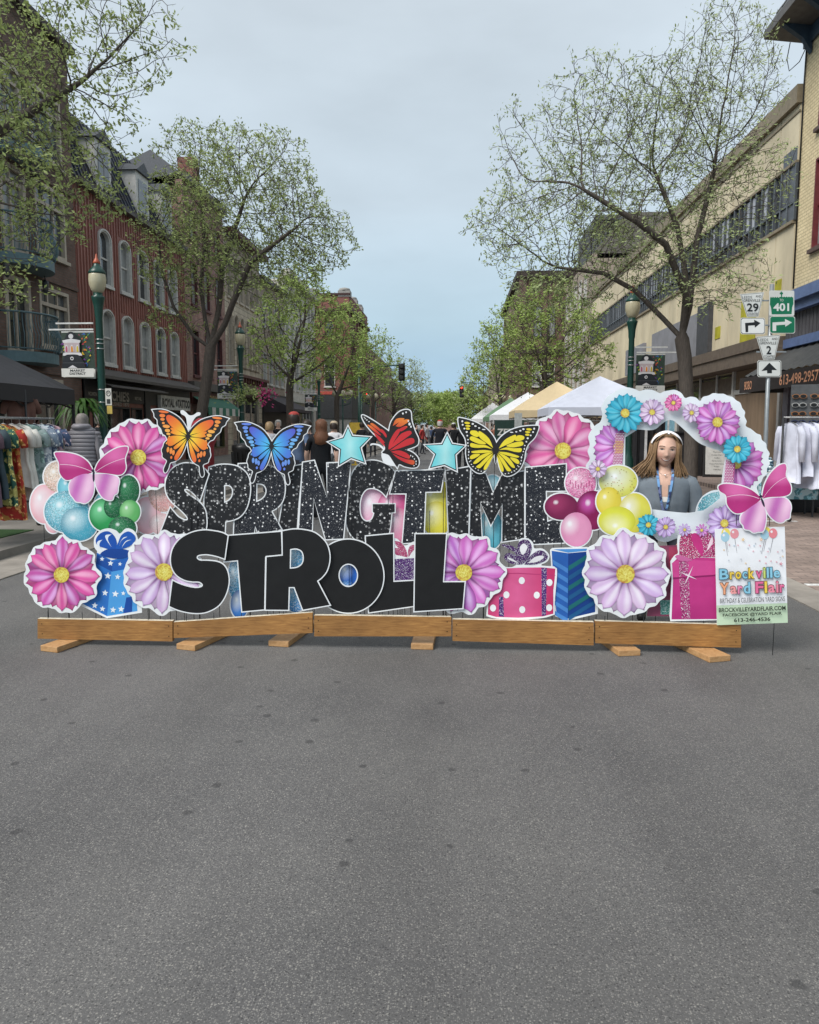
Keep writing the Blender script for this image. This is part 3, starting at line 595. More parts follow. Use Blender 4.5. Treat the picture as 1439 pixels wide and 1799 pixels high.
b = MB(); b.box(0, 5.6, 0, 8, 0, 17.6); b.box(5.6, 9, 1, 8, 0, 16.2); b.build('wall', mat('dark_concrete', (.07, .073, .078), .8, .2, 2), root)
b = MB()
for i in range(16): b.box(.1+i*.35, .22+i*.35, -.12, -.002, 13.8, 17.6)
b.box(-.05, 5.65, -.2, 0, 17.4, 17.75); b.build('concrete_fin', mat('dark_fin', (.10, .105, .11), .8), root); part(root, 'window', gl_dark, [(.2, 5.4, -.05, -.001, 12.6, 13.6)])
def exR4(root, W, D, H):
    b = MB(); b.box(-.35, W, -.35, 0, H-.5, H); b.box(-.35, 0, 0, D, H-.5, H); b.box(-.15, W, -.2, -.003, 7.8, 8.1); b.box(-.2, W, -.3, -.003, 3.9, 4.3); b.build('cornice', mat('dark_brown_stone', (.05, .038, .032), .8), root)
    for x in (-.05, 3.7, 7.6): part(root, 'pilaster', brownbrick, [(x-.1, x+.55, -.15, -.003, 4.3, H-.5)])
wf = [dict(x=1.5, z=z, w=.75, h=2.6, arch=.37, frame=darkpaint, glass=gl_pale) for z in (9.2,)]+[dict(x=2.6, z=9.2, w=.75, h=2.6, arch=.37, frame=darkpaint, glass=gl_pale), dict(x=5.6, z=9.2, w=1.2, h=2.6, frame=darkpaint, glass=gl_mid), dict(x=1.5, z=5.0, w=.8, h=2.2), dict(x=2.6, z=5.0, w=.8, h=2.2), dict(x=5.6, z=5.0, w=1.2, h=2.2), dict(x=2.2, z=.5, w=2.6, h=2.8, frame=darkpaint, rail=False, glass=gl_shop)]
brn2 = brickmat('brown_red_brick', (.13, .065, .048), (.18, .10, .075), (.12, .09, .075), var=.4)
cornerblock('corner_building', 'brown brick corner block with paired arched windows right of the gap', 5.4, 14, 67, 90, 14.6, brn2, 'buildings along the street', wf, [dict(x=2+i*2.3, z=z, w=1.1, h=2) for i in range(9) for z in (5, 9.5)], exR4, left=False)
cornerblock('pale_building', 'lower tan brick building beyond the brown corner block on the right', 5.2, 12, 91, 125, 10.8, beigebrick, 'buildings along the street', [], [dict(x=2+i*3, z=z, w=1.2, h=2) for i in range(9) for z in (4.5, 7.5)], None, left=False)
cornerblock('pale_building', 'far low tan building at the end of the right row', 5.6, 12, 126, 190, 8.2, pinkbrick, 'buildings along the street', [], [], None, left=False)
# ================================================================ trees
import numpy as np
from mathutils import kdtree
bark = mat('tree_bark', (.075, .062, .052), .9, .4, 14, .6, 50, stretch=(3, 3, .6))
def leafmat(name, c):
    m, N, K, b = nmat(name); gi = N.new('ShaderNodeObjectInfo'); tc = N.new('ShaderNodeTexCoord')
    n1 = node(N, 'ShaderNodeTexNoise', Scale=1.6, Detail=4); K.new(tc.outputs['Object'], n1.inputs['Vector'])
    n2 = node(N, 'ShaderNodeTexNoise', Scale=25, Detail=1); K.new(tc.outputs['Object'], n2.inputs['Vector'])
    q = mix(N, K, rng(N, K, n1.outputs[0], .3, .7), tuple(v*.7 for v in c), tuple(min(1, v*1.4) for v in c)); q = mix(N, K, 1, q, rng(N, K, n2.outputs[0], .3, .7, .7, 1.3), 'MULTIPLY')
    K.new(q, b.inputs['Base Color']); b.inputs['Roughness'].default_value = .55; tr = N.new('ShaderNodeBsdfTranslucent'); K.new(q, tr.inputs[0]); ms = N.new('ShaderNodeMixShader'); ms.inputs[0].default_value = .35
    K.new(b.outputs[0], ms.inputs[1]); K.new(tr.outputs[0], ms.inputs[2]); K.new(ms.outputs[0], N['Material Output'].inputs[0]); return m
leaf_y = leafmat('young_leaves', (.28, .34, .12)); leaf_g = leafmat('green_leaves', (.26, .35, .085)); leaf_d = leafmat('grey_green_leaves', (.30, .36, .16))
def grow(seeds, pts, step, kill, infl, iters, rs):
    """space colonisation. seeds: [(point, parent index)], pts: Nx3 attraction points"""
    nodes = [np.array(p, float) for p, _ in seeds]; par = [q for _, q in seeds]
    A = np.array(pts, float); best = np.full(len(A), 1e9); bi = np.zeros(len(A), int)
    def upd(i0):
        nonlocal best, bi
        P = np.array(nodes[i0:]); 
        for s in range(0, len(P), 400):
            d = ((A[:, None, :]-P[None, s:s+400, :])**2).sum(2); j = d.argmin(1); v = d[np.arange(len(A)), j]; m = v < best
            best[m] = v[m]; bi[m] = j[m]+i0+s
    upd(0); made = {}
    for it in range(iters):
        act = best < infl*infl
        if not act.any(): break
        new = len(nodes); idx = bi[act]; dv = A[act]-np.array(nodes)[idx]; dv /= (np.linalg.norm(dv, axis=1)[:, None]+1e-9)
        acc = {}
        for k, v in zip(idx, dv): acc[k] = acc.get(k, 0)+v
        for k, v in acc.items():
            l = np.linalg.norm(v)
            if l < 1e-3: continue
            v = v/l+rs.normal(0, .10, 3)+np.array((0, 0, .06)); pv = nodes[k]-nodes[par[k]] if par[k] >= 0 else np.zeros(3); pl = np.linalg.norm(pv); v = v+.75*pv/(pl+1e-9); v /= np.linalg.norm(v)
            if made.get(k, 0) >= 3: continue
            made[k] = made.get(k, 0)+1; nodes.append(nodes[k]+v*step); par.append(int(k))
        if len(nodes) == new: break
        upd(new); keep = best > kill*kill
        A, best, bi = A[keep], best[keep], bi[keep]
        if len(A) == 0: break
    return nodes, par
def build_tree(name, label, base, trunk, blobs, npts, step, leafm, rt=.14, leaf=.05, per=5, seed=1, rtip=.006, group='street trees', kill=None, twig=.22, forks=()):
    """trunk: list of points (world) from the ground to the fork; forks: extra polylines from the last trunk point; blobs: ellipsoids (centre, radii, weight)"""
    rs = np.random.RandomState(seed); rnd = random.Random(seed)
    root = empty(name, base, 0, label, 'tree', group); B = Vector(base)
    seeds = [(trunk[0], -1)]
    def poly(P, par):
        for p in P:
            a = np.array(seeds[par][0], float); b = np.array(p, float); n = max(1, int(np.linalg.norm(b-a)/step))
            for i in range(1, n+1): seeds.append((tuple(a+(b-a)*i/n), par)); par = len(seeds)-1
        return par
    top = poly(trunk[1:], 0)
    for f in forks: poly(f, top)
    pts = []; wt = sum(b[2] for b in blobs)
    for c, r, w_ in blobs:
        k = int(npts*w_/wt); v = rs.normal(0, 1, (k, 3)); v /= np.linalg.norm(v, axis=1)[:, None]; q = rs.uniform(.12, 1, (k, 1))**.42
        pts.append(np.array(c)+v*q*np.array(r))
    pts = np.concatenate(pts)
    nodes, par = grow(seeds, pts, step, kill or step*1.15, step*16, 90, rs)
    n = len(nodes); ch = [[] for _ in range(n)]
    for i, p in enumerate(par):
        if p >= 0: ch[p].append(i)
    rad = [0]*n
    for i in range(n-1, -1, -1):
        if not ch[i]: rad[i] = rtip
        else: rad[i] = sum(rad[c]**2.05 for c in ch[i])**(1/2.05)
    # order is parent-before-child except forks, which are also appended later than their parents
    sc_ = rt/rad[0]; r0_ = rad[0]; rad = [rtip+(rt-rtip)*((r-rtip)/(r0_-rtip))**1.25 for r in rad]
    # crown height jitter for natural kinks
    N_ = [Vector(p)-B for p in nodes]
    tm = MB(); cm = MB(); done = [False]*n
    def chain(i):
        path = [par[i]] if par[i] >= 0 else []; path.append(i)
        while ch[path[-1]]:
            nx = max(ch[path[-1]], key=lambda c: rad[c]); done[nx] = True; path.append(nx)
        return path
    order = sorted(range(n), key=lambda i: -rad[i])
    for i in order:
        if done[i]: continue
        done[i] = True; path = chain(i)
        if len(path) < 2: continue
        pp = [N_[j] for j in path]; rr = [rad[j] for j in path]
        if par[i] >= 0: rr[0] = rr[1]
        big = rr[0] > .03
        tm.tube(pp, rr, 8 if rr[0] > .07 else (5 if big else 3), cap=False)
    lf = MB()
    def cluster_(p, d, k):
        for _ in range(k):
            q = p+Vector((rnd.gauss(0, 1), rnd.gauss(0, 1), rnd.gauss(0, 1)))*leaf*.9
            a = Vector((rnd.gauss(0, 1), rnd.gauss(0, 1), rnd.gauss(0, .8))).normalized(); b = a.orthogonal().normalized(); s = leaf*rnd.uniform(.5, 1.1)
            lf.add([q-a*s, q+b*s*.42, q+a*s, q-b*s*.42], [(0, 1, 2, 3)])
    for i in range(n):
        if rad[i] < max(.013, rtip*1.7) and i > 5:
            d = (N_[i]-N_[par[i]]).normalized()
            if not ch[i]:
                for _ in range(2):
                    e = (d+Vector((rnd.gauss(0, .45), rnd.gauss(0, .45), rnd.gauss(.15, .4)))).normalized()*twig*rnd.uniform(.5, 1.2); tm.tube([N_[i], N_[i]+e*.5+Vector((0,0,.01)), N_[i]+e], [rtip, rtip*.8, rtip*.5], 3, cap=False)
                    cluster_(N_[i]+e, e, per); cluster_(N_[i]+e*.5, e, max(1, per//2))
            elif rnd.random() < .6:
                e = (Vector((rnd.gauss(0, 1), rnd.gauss(0, 1), rnd.gauss(.2, .7)))).normalized()*twig*rnd.uniform(.3, .8); tm.tube([N_[i], N_[i]+e], [rtip*.8, rtip*.5], 3, cap=False); cluster_(N_[i]+e, e, max(1, per-2))
    tm.build('trunk', bark, root); lf.build('crown', leafm, root)
    return root
def TP(px, py, Y, dx=0): p = on_y(px, py, Y); return (p.x+dx, p.y, p.z)
def trunkpts(Y, *pp): return [TP(x, y, Y) for x, y in pp]
# right foreground tree
t0 = TP(1215, 800, 15); tr = [(t0[0], 15, .0)]+trunkpts(15, (1215, 760), (1206, 690), (1203, 630), (1198, 595))
F = [[TP(1165, 560, 15.2), TP(1115, 510, 15.4), TP(1060, 480, 15.6), TP(980, 470, 15.8)], [TP(1212, 540, 15), TP(1218, 480, 15), TP(1225, 420, 15.1), TP(1255, 300, 15.3)], [TP(1205, 520, 14.7), TP(1170, 430, 14.3), TP(1120, 390, 14.0), TP(1020, 330, 13.8)], [TP(1210, 520, 15.4), TP(1190, 400, 16), TP(1150, 300, 16.4)], [TP(1225, 480, 14.6), TP(1290, 430, 14.0)]]
cc = lambda px, py, Y, r, w: (TP(px, py, Y), r, w)
build_tree('street_tree', 'sparse budding tree in front of the tan building, with a wide vase-shaped crown', (t0[0], 15, 0), tr,
 [cc(1150, 330, 15, (1.7, 1.8, 2.0), 6), cc(980, 400, 15, (1.55, 1.6, 1.0), 3.4), cc(1050, 240, 15, (1.2, 1.4, 1.4), 2.3), cc(1270, 150, 15.3, (1.0, 1.2, 1.5), 3), cc(1180, 220, 15.2, (1.2, 1.3, 1.2), 2), cc(1230, 480, 14.6, (1.25, 1.3, .75), 1.3), cc(1000, 495, 15.2, (1.1, 1.2, .45), 1.0), cc(900, 250, 15, (.35, .5, .75), .25), cc(870, 390, 15, (.55, .6, .35), .3), cc(1320, 320, 14.8, (.7, .8, .9), .7)],
 4300, .125, leaf_d, rt=.135, leaf=.046, per=4, seed=4, forks=F, rtip=.0045, kill=.14)
# left street tree
t0 = TP(350, 760, 20); tr = [(t0[0], 20, 0.1)]+trunkpts(20, (352, 740), (360, 690), (366, 650), (370, 612))
F = [[TP(340, 590, 20), TP(305, 540, 20), TP(285, 480, 20.2), TP(275, 400, 20.2)], [TP(360, 560, 20.3), TP(352, 500, 20.6), TP(360, 430, 21), TP(350, 330, 21)], [TP(395, 570, 19.8), TP(410, 530, 19.6), TP(440, 460, 19.4), TP(520, 400, 19.2)], [TP(385, 540, 20.4), TP(390, 470, 20.6), TP(430, 350, 20.8)]]
build_tree('street_tree', 'budding tree with a round spreading crown in front of the worn red brick building', (t0[0], 20, 0), tr,
 [cc(430, 390, 20, (2.2, 2.0, 1.6), 6), cc(330, 420, 20, (1.4, 1.6, 1.8), 2.6), cc(540, 420, 20, (1.2, 1.3, 1.0), 1.7), cc(440, 290, 20, (1.6, 1.5, .8), 1.7), cc(350, 270, 20.3, (1.0, 1.2, .7), .9), cc(310, 560, 20, (.8, .9, .5), .3), cc(480, 500, 19.7, (.9, 1, .5), .4)],
 3900, .145, leaf_y, rt=.15, leaf=.055, per=4, seed=9, forks=F, rtip=.0055, kill=.155)
# near tree whose trunk stands outside the frame on the left
build_tree('street_tree', 'nearest tree reaching in from the upper left corner, its trunk out of view', (-7.1, 8.6, 0), [(-7.1, 8.6, 0.1), (-7.05, 8.6, 2.2), (-7.0, 8.7, 2.9)],
 [((-6.2, 9.0, 5.5), (2.2, 1.3, 1.3), 7), ((-4.5, 9.2, 5.9), (1.2, .8, .8), 1.6), ((-5.2, 9.0, 4.4), (1.4, 1.2, .75), 2.2), ((-3.75, 9.2, 6.0), (.6, .5, .55), .45), ((-5.6, 8.8, 3.3), (.9, .6, .6), .6), ((-4.9, 9.2, 5.0), (1.2, .8, .45), .8)],
 3300, .11, leaf_y, rt=.15, leaf=.037, per=5, seed=12, rtip=.0035, kill=.125, twig=.17, forks=[[(-6.2, 8.9, 4.2), (-5.3, 9.0, 4.9), (-4.4, 9.2, 5.5)], [(-6.8, 8.9, 4.6), (-6.2, 9.1, 5.8), (-5.0, 9.3, 6.9)], [(-6.4, 8.7, 3.8), (-5.6, 8.8, 4.1)], [(-7.6, 8.8, 5)]])
# farther street trees
def far_tree(label, px, Y, crown, top, bot, wpx, leafm, seed, npts=900, per=5, leaf=.11, rt=.14, step=.3, gr='street trees'):
    b = TP(px, 752, Y); s = Y/FPX; cx, cz = TP(crown[0], (top+bot)/2, Y)[0], TP(crown[0], (top+bot)/2, Y)[2]; rx = wpx*s/2; rz = (bot-top)*s/2
    fk = cz-rz*1.05
    fk = max(1.9, fk)
    build_tree('street_tree', label, (b[0], Y, 0), [(b[0], Y, .02), (b[0], Y, fk)], [((cx, Y, cz), (rx, rx*.9, rz), 5), ((cx-rx*.5, Y, cz-rz*.35), (rx*.6, rx*.6, rz*.5), 1), ((cx+rx*.5, Y, cz-rz*.3), (rx*.6, rx*.6, rz*.5), 1), ((cx+rx*.1, Y, cz+rz*.7), (rx*.5, rx*.5, rz*.5), .8)],
      npts, step, leafm, rt=rt, leaf=leaf, per=per, seed=seed, rtip=.009, kill=step*1.1, twig=step*1.4, group=gr)
far_tree('leafy tree beside the plum awning, second along the left pavement', 510, 31, (530, 0), 485, 680, 175, leaf_g, 3, 1500, 6, .085, .15, .24)
far_tree('green tree in front of the red turreted corner block', 592, 46, (610, 0), 560, 700, 120, leaf_g, 5, 900, 6, .12, .15, .33)
far_tree('thin tree just right of the turreted corner block', 655, 62, (660, 0), 590, 715, 90, leaf_g, 6, 700, 5, .14, .14, .4)
far_tree('bare-looking tree by the left traffic light', 690, 80, (700, 0), 640, 735, 95, leaf_d, 7, 700, 4, .15, .15, .5)
far_tree('hazy tree at the far left of the street gap', 725, 110, (722, 0), 645, 735, 70, leaf_d, 8, 600, 4, .2, .15, .6)
far_tree('bright green tree in front of the brown corner block', 955, 33, (955, 0), 515, 690, 215, leaf_g, 15, 2000, 6, .085, .16, .24)
far_tree('lighter green tree right of the far traffic light', 880, 52, (868, 0), 585, 720, 100, leaf_g, 16, 800, 5, .12, .14, .35)
far_tree('tree by the hanging red traffic light', 850, 85, (845, 0), 640, 735, 85, leaf_d, 17, 700, 4, .15, .15, .5)
rn = random.Random(8)
for i, (px, Y, h, lab) in enumerate(((752, 150, 7, 'distant rounded tree left of the vanishing point'), (775, 190, 8.5, 'distant tree in front of the small far brick building'), (800, 170, 8, 'distant bushy tree right of the vanishing point'), (822, 130, 7, 'distant tree at the right end of the far green clump'), (738, 200, 9, 'farthest tree behind the left distant trees'))):
    b = TP(px, 752, Y); build_tree('far_tree', lab, (b[0], Y, 0), [(b[0], Y, 0), (b[0], Y, 2)], [((b[0], Y, 1+h*.55), (h*.62, h*.5, h*.45), 1)], 700, .7, leaf_g, rt=.2, leaf=.30, per=12, seed=20+i, rtip=.02, twig=.9, group='distant trees at the end of the street')
# ================================================================ the yard-sign display
DL = on_z(66, 1122, .045); DR = on_z(1302, 1138, .045)
DU = (DR-DL); DU.z = 0; DU.normalize(); DN = Vector((DU.y, -DU.x, 0))
DROT = math.atan2(DU.y, DU.x)
def dsp(px, py, off):
    r = ray(px, py); t = (DL+DN*off-O).dot(DN)/r.dot(DN); p = O+r*t
    return ((p-DL).dot(DU), -off, p.z)
def mixc(a, b, t): t = max(0, min(1, t)); return tuple(a[i]+(b[i]-a[i])*t for i in range(3))
class Art:
    """printed layers on one sheet; input in photo pixels, output in metres on the display's plane"""
    def __init__(s, off, fn=None, step=.00014):
        s.off = off; s.mb = MB(); s.col = []; s.k = 0; s.fn = fn; s.step = step
    def pt(s, x, y, lay=None):
        o = s.off+(s.k if lay is None else lay)*s.step
        return s.fn(x, y, o) if s.fn else dsp(x, y, o)
    def _add(s, vs, fs, cols, mi=0):
        s.mb.add(vs, fs, mi); s.col += [(*c[:3], (c[3] if len(c) > 3 else 1)) for c in cols]
    def sheet(s, outer, holes=(), col=None, th=.004, mi=0, dz=0):
        col = col or lin('e9ecee'); s.k += 1; n0 = len(s.mb.v); tmp = MB()
        flip = 1
        yf = s.off+s.k*s.step
        tmp.plate([(p[0], -p[1]) for p in outer], [[(p[0], -p[1]) for p in h] for h in holes], 0, 1, mi,
                  fn=lambda x, z, y: (lambda q: (q[0], q[1]+(th if y else 0), q[2]))(s.pt(x, -z)))
        s._add(tmp.v, tmp.f, [col]*len(tmp.v), mi)
    def flat(s, outer, col, holes=(), g=1, mi=0):
        s.k += 1; tmp = MB()
        tmp.plate([(p[0], -p[1]) for p in outer], [[(p[0], -p[1]) for p in h] for h in holes], 0, 0, mi, sides=False, fn=lambda x, z, y: s.pt(x, -z))
        s._add(tmp.v, tmp.f, [(*col, g)]*len(tmp.v), mi)
    def blob(s, outer, fn, rings=5, g=1):
        s.k += 1; n = len(outer); cx = sum(p[0] for p in outer)/n; cy = sum(p[1] for p in outer)/n
        P = [(cx, cy)]+[(cx+(p[0]-cx)*(i/rings)**.8, cy+(p[1]-cy)*(i/rings)**.8) for i in range(1, rings+1) for p in outer]
        up = _area([(p[0], -p[1]) for p in outer]) > 0
        fs = [(0, 1+j, 1+(j+1) % n) for j in range(n)]
        for i in range(rings-1):
            a = 1+i*n; b = a+n
            fs += [(a+j, b+j, b+(j+1) % n, a+(j+1) % n) for j in range(n)]
        if not up: fs = [f[::-1] for f in fs]
        s._add([s.pt(*p) for p in P], fs, [(lambda c: c if len(c) > 3 else (*c, g))(fn(*p)) for p in P])
    def ball(s, cx, cy, rx, ry, light, base, dark, hx=-.35, hy=-.3, hr=.9, g=1, n=30):
        def f(x, y):
            u = (x-cx)/rx; v = (y-cy)/ry; d = math.hypot(u-hx, v-hy)/hr; e = u*u+v*v
            c = mixc(light, base, d**1.2); return (*mixc(c, dark, max(0, e-.45)*.9), g)
        s.blob(ell(cx, cy, rx, ry, n), f, 7)
        if min(rx, ry) > 10: s.blob([(cx+hx*rx*.95+rx*(.13*math.cos(a)-.12*math.sin(a)), cy+hy*ry*1.1+ry*(.12*math.cos(a)+.20*math.sin(a))) for a in [2*PI*i/14 for i in range(14)]], lambda x, y: (*mixc(mixc(light, (.95, .96, .98), .75), f(x, y)[:3], (math.hypot((x-cx)/rx-hx*.95, (y-cy)/ry-hy*1.1)/.2)**1.5), 1), 4)
    def petal(s, cx, cy, a, L, W, pal, r0=.1, ph=0, tone=1, wf=None):
        s.k += 1; nt, nu = 9, 8; dk, mid, lt, ed = pal
        P = []; cols = []
        for i in range(nt+1):
            t = i/nt; s_ = min(1, t/.6); wd = W*(.2+.8*s_*s_*(3-2*s_))*(max(0, 1-((t-.6)/.4)**3.0)**.5 if t > .6 else 1)
            for j in range(nu+1):
                u = j/nu*2-1; r = L*(r0+(1-r0)*t)*(1-.05*u*u*t)
                x = r; y = u*wd
                P.append((cx+x*math.cos(a)-y*math.sin(a), cy+x*math.sin(a)+y*math.cos(a)))
                st = .5+.5*math.cos(u*4.2+ph+.6*math.sin(t*3+ph))
                c = mixc(mid, lt, st*(.25+.9*math.sin(PI*min(1, t*1.05)))); c = mixc(c, ed, abs(u)**3*.5+max(0, t-.75)*1.4); c = mixc(c, dk, abs(u)**6*.42)
                c = mixc(dk, c, (t-.02)*(3.1-1.2*abs(u))+.2*(1-abs(u))); cols.append(tuple(min(1, v*tone) for v in c))
        fs = [(i*(nu+1)+j, (i+1)*(nu+1)+j, (i+1)*(nu+1)+j+1, i*(nu+1)+j+1) for i in range(nt) for j in range(nu)]
        V = [s.pt(*p) for p in P]
        s._add(V, [f[::-1] for f in fs], cols)
    def disc(s, cx, cy, r, rnd, ry=None):
        s.k += 1; n = 30; rg = 9; ry = ry or r; P = [(cx, cy)]; c = [lin('efeaa0')]
        for i in range(1, rg+1):
            for j in range(n):
                a = 2*PI*(j+.5*(i % 2))/n; q = i/rg; jit = rnd.random()
                P.append((cx+r*q*math.cos(a)*(1+.05*(jit-.5)*(i == rg)), cy+ry*q*math.sin(a)*(1+.05*(jit-.5)*(i == rg))))
                b = mixc(lin('eee98a'), lin('d8c94e'), q) if jit < .62 else mixc(lin('cdb83e'), lin('b8684e'), q**3)
                c.append(b)
        fs = [(0, 1+(j+1) % n, 1+j) for j in range(n)]
        for i in range(rg-1):
            a = 1+i*n; b = a+n; fs += [(a+j, a+(j+1) % n, b+(j+1) % n, b+j) for j in range(n)]
        s._add([s.pt(*p) for p in P], fs, c)
    def text(s, t, x0, y0, x1, y1, col, bold=.0, mp=None, mi=0, shear=0):
        """text filling the box; mp maps box coordinates to photo pixels"""
        s.k += 1; vs, fs, a0, a1, b0, b1 = text2d(t, bold)
        P = [(x0+(v[0]-a0)/(a1-a0)*(x1-x0), y1+(v[1]-b0)/(b1-b0)*(y0-y1)) for v in vs]
        if mp: P = [mp(*p) for p in P]
        s._add([s.pt(*p) for p in P], fs, [col]*len(P), mi)
    def make(s, name, label, cat, group=None, mats=None, stakes=(), part='panel', bottom=.16):
        xs = [v[0] for v in s.mb.v]; zs = [v[2] for v in s.mb.v]; x0 = (min(xs)+max(xs))/2
        rt = empty(name, DL+DU*x0-Vector((0, 0, DL.z)), DROT, label, cat, group)
        s.mb.v = [(v[0]-x0, v[1], v[2]) for v in s.mb.v]
        s.mb.build(part, mats or [MATS['print']], rt, colors=s.col)
        w = max(xs)-min(xs); zb = min(zs); zt = zb+(max(zs)-zb)*.45
        for f in (stakes or (-.22, .22)):
            m = MB(); ys = -s.off+.0065 if s.off > .01 else max(-s.off+.0065, .012); m.tube([(f*w, ys, bottom if bottom < zb else zb+.05), (f*w, ys, zb+.01 if ys > -s.off+.007 else zt)], .0022, 5)
            m.build('stake', mat('stake_wire', '26282a', .4, metal=.6), rt)
        return rt
PAL = {
 'pink': [tuple(map(lin, q)) for q in (('5b1446', 'cf4a98', 'e79bc8', 'd84ba0'), ('4e1a4c', 'c052a2', 'dcaade', 'c9479b'), ('6a1648', 'd9559f', 'efa9cc', 'e0489a'))],
 'rose': [tuple(map(lin, q)) for q in (('6d1a4a', 'dc5c9d', 'f0a8c8', 'e0629f'), ('7a2a5c', 'd56aa6', 'e9b3d2', 'd8559a'))],
 'lav': [tuple(map(lin, q)) for q in (('6c3d78', 'd5b6dd', 'ece0f0', 'd3a2d6'), ('7d3f80', 'cdb0dc', 'e6d8ee', 'c48fcf'), ('803a78', 'dcc4e2', 'efe6f2', 'd7a9d9'))],
 'orchid': [tuple(map(lin, q)) for q in (('521a56', 'c86bbd', 'e3aee2', 'cf58b0'), ('5b2060', 'b86bc2', 'dcb6e8', 'c252ab'))],
 'blue': [tuple(map(lin, q)) for q in (('0d4a63', '3fb4cf', '6ccbdf', '2ba3c3'), ('0c4258', '36a9c8', '58c0d8', '2a9cbf'))],
 'lav2': [tuple(map(lin, q)) for q in (('6d4a86', 'b79ad4', 'd9c6ea', 'b587cc'), ('6d4a86', 'c3a5dc', 'dccdee', 'bd8fd2'))]}
def flower_layers(A, cx, cy, R_, pal, rnd, n=13, rc=.2, back=True, ry=1, amin=None, amax=None, rot=0, wide=.155):
    """petals in two rings and a dotted centre; returns petal tips for the outline"""
    P = PAL[pal]; pts = []
    def ok(a):
        if amin is None: return True
        a = (a-amin) % (2*PI); return a < (amax-amin)
    for ring in ((1, 0) if back else (0,)):
        for i in range(n):
            a = rot+2*PI*(i+.5*ring)/n+rnd.uniform(-.06, .06)
            L = R_*(rnd.uniform(.90, 1.0) if not ring else rnd.uniform(.84, .97)); W = R_*wide*rnd.uniform(.92, 1.12)
            if not ok(a): continue
            A.petal(cx, cy, a, L, W, P[rnd.randrange(len(P))], .1, rnd.uniform(0, 6), .62 if ring else rnd.uniform(.96, 1.10))
            for k in range(-3, 4):
                t = 1-abs(k)*.1; pts.append((a+k*W/L*.30, L*(1-.022*k*k)))
    A.disc(cx, cy, R_*rc, rnd)
    return pts
def star_outline(cx, cy, pts, border, nb=110):
    r = [0]*nb
    for a, q in pts:
        i = int((a % (2*PI))/(2*PI)*nb) % nb
        for k in (-1, 0, 1): r[(i+k) % nb] = max(r[(i+k) % nb], q-abs(k)*.6)
    for i in range(nb):
        if r[i] == 0: r[i] = max(r[i-1], r[(i+1) % nb], sum(x for x in r)/nb)
    r = [(r[i-1]+2*r[i]+r[(i+1) % nb])/4 for i in range(nb)]
    return [(cx+(r[i]+border)*math.cos(2*PI*(i+.5)/nb), cy+(r[i]+border)*math.sin(2*PI*(i+.5)/nb)) for i in range(nb)]
def flower(label, cx, cy, R_, pal, off, seed, n=13, rc=.2, border=2.6, group='big flower cut-outs on the sign display', rot=0, wide=.155, **kw):
    rnd = random.Random(seed); A = Art(off); D_ = Art(off)
    pts = flower_layers(D_, cx, cy, R_, pal, rnd, n, rc, rot=rot, wide=wide)
    A.sheet(star_outline(cx, cy, pts, border)); A.k = 2
    rnd = random.Random(seed); flower_layers(A, cx, cy, R_, pal, rnd, n, rc, rot=rot, wide=wide)
    return A.make('flower_cutout', label, 'flower sign', group, **kw)
def letter(ch, label, pts, holes, off, mt, group, zk, border=2.0, seed=0):
    A = Art(off)
    o = smooth(Z(zk, pts)); hs = [smooth(Z(zk, h)) if not isinstance(h[0], float) else h for h in holes]
    A.sheet(offset(o, border), [offset(h, -border) for h in hs]); A.k = 3
    A.flat(o, (.012, .012, .013), hs, mi=1)
    return A.make('letter_sign', label, 'letter', group, mats=[MATS['print'], mt])
# --- STROLL
GS = 'plain black letters of the lower word'
def hole_ell(zk, cx, cy, rx, ry): return [p for p in ell(cx, cy, rx, ry, 22)]
letter('S', 'plain black letter S starting the lower word, beside the pale lavender flower', [(575,868,1),(540,850),(480,838),(420,834),(350,848),(280,885),(235,940),(218,1000),(222,1060),(250,1112),(300,1145),(350,1156),(395,1158),(418,1175),(410,1192),(370,1198),(310,1186),(260,1168),(228,1152,1),(208,1312,1),(260,1335),(330,1352),(400,1356),(460,1342),(520,1305),(562,1240),(582,1160),(572,1090),(545,1050),(505,1032),(450,1026),(400,1024),(380,1008),(390,990),(440,984),(500,994),(555,1012,1)], [], -.004, blackm, GS, 2)
letter('T', 'plain black letter T between the S and R of the lower word', [(584,868,1),(912,843,1),(918,990,1),(812,1002,1),(806,1333,1),(668,1346,1),(641,1022,1),(556,1030,1)], [], -.028, blackm, GS, 2)
letter('R', 'plain black letter R of the lower word, glittery blue showing through it', [(922,840,1),(990,828),(1060,832),(1130,852),(1190,905),(1214,960),(1219,1020),(1203,1085),(1172,1128),(1140,1153,1),(1220,1305,1),(1052,1335,1),(998,1192,1),(962,1192,1),(958,1336,1),(816,1335,1),(822,1003,1),(924,993,1)], [[(970,952,1),(1010,948),(1045,965),(1057,1005),(1048,1045),(1015,1070),(968,1076,1)]], -.016, blackm, GS, 2)
letter('O', 'round black letter O of the lower word with a blue balloon in its hole', ell(187, 1123, 222, 231, 40), [ell(187, 1118, 62, 74, 24)], -.040, blackm, GS, 3)
letter('L', 'black letter L just right of the round O in the lower word', [(298,872,1),(470,856,1),(472,1160,1),(610,1152,1),(610,1310,1),(318,1352,1)], [], -.052, blackm, GS, 3)
letter('L', 'last black letter L of the lower word, its foot over the pink flower', [(612,858,1),(805,857,1),(785,1162,1),(922,1161,1),(908,1325,1),(605,1345,1)], [], -.004, blackm, GS, 3)
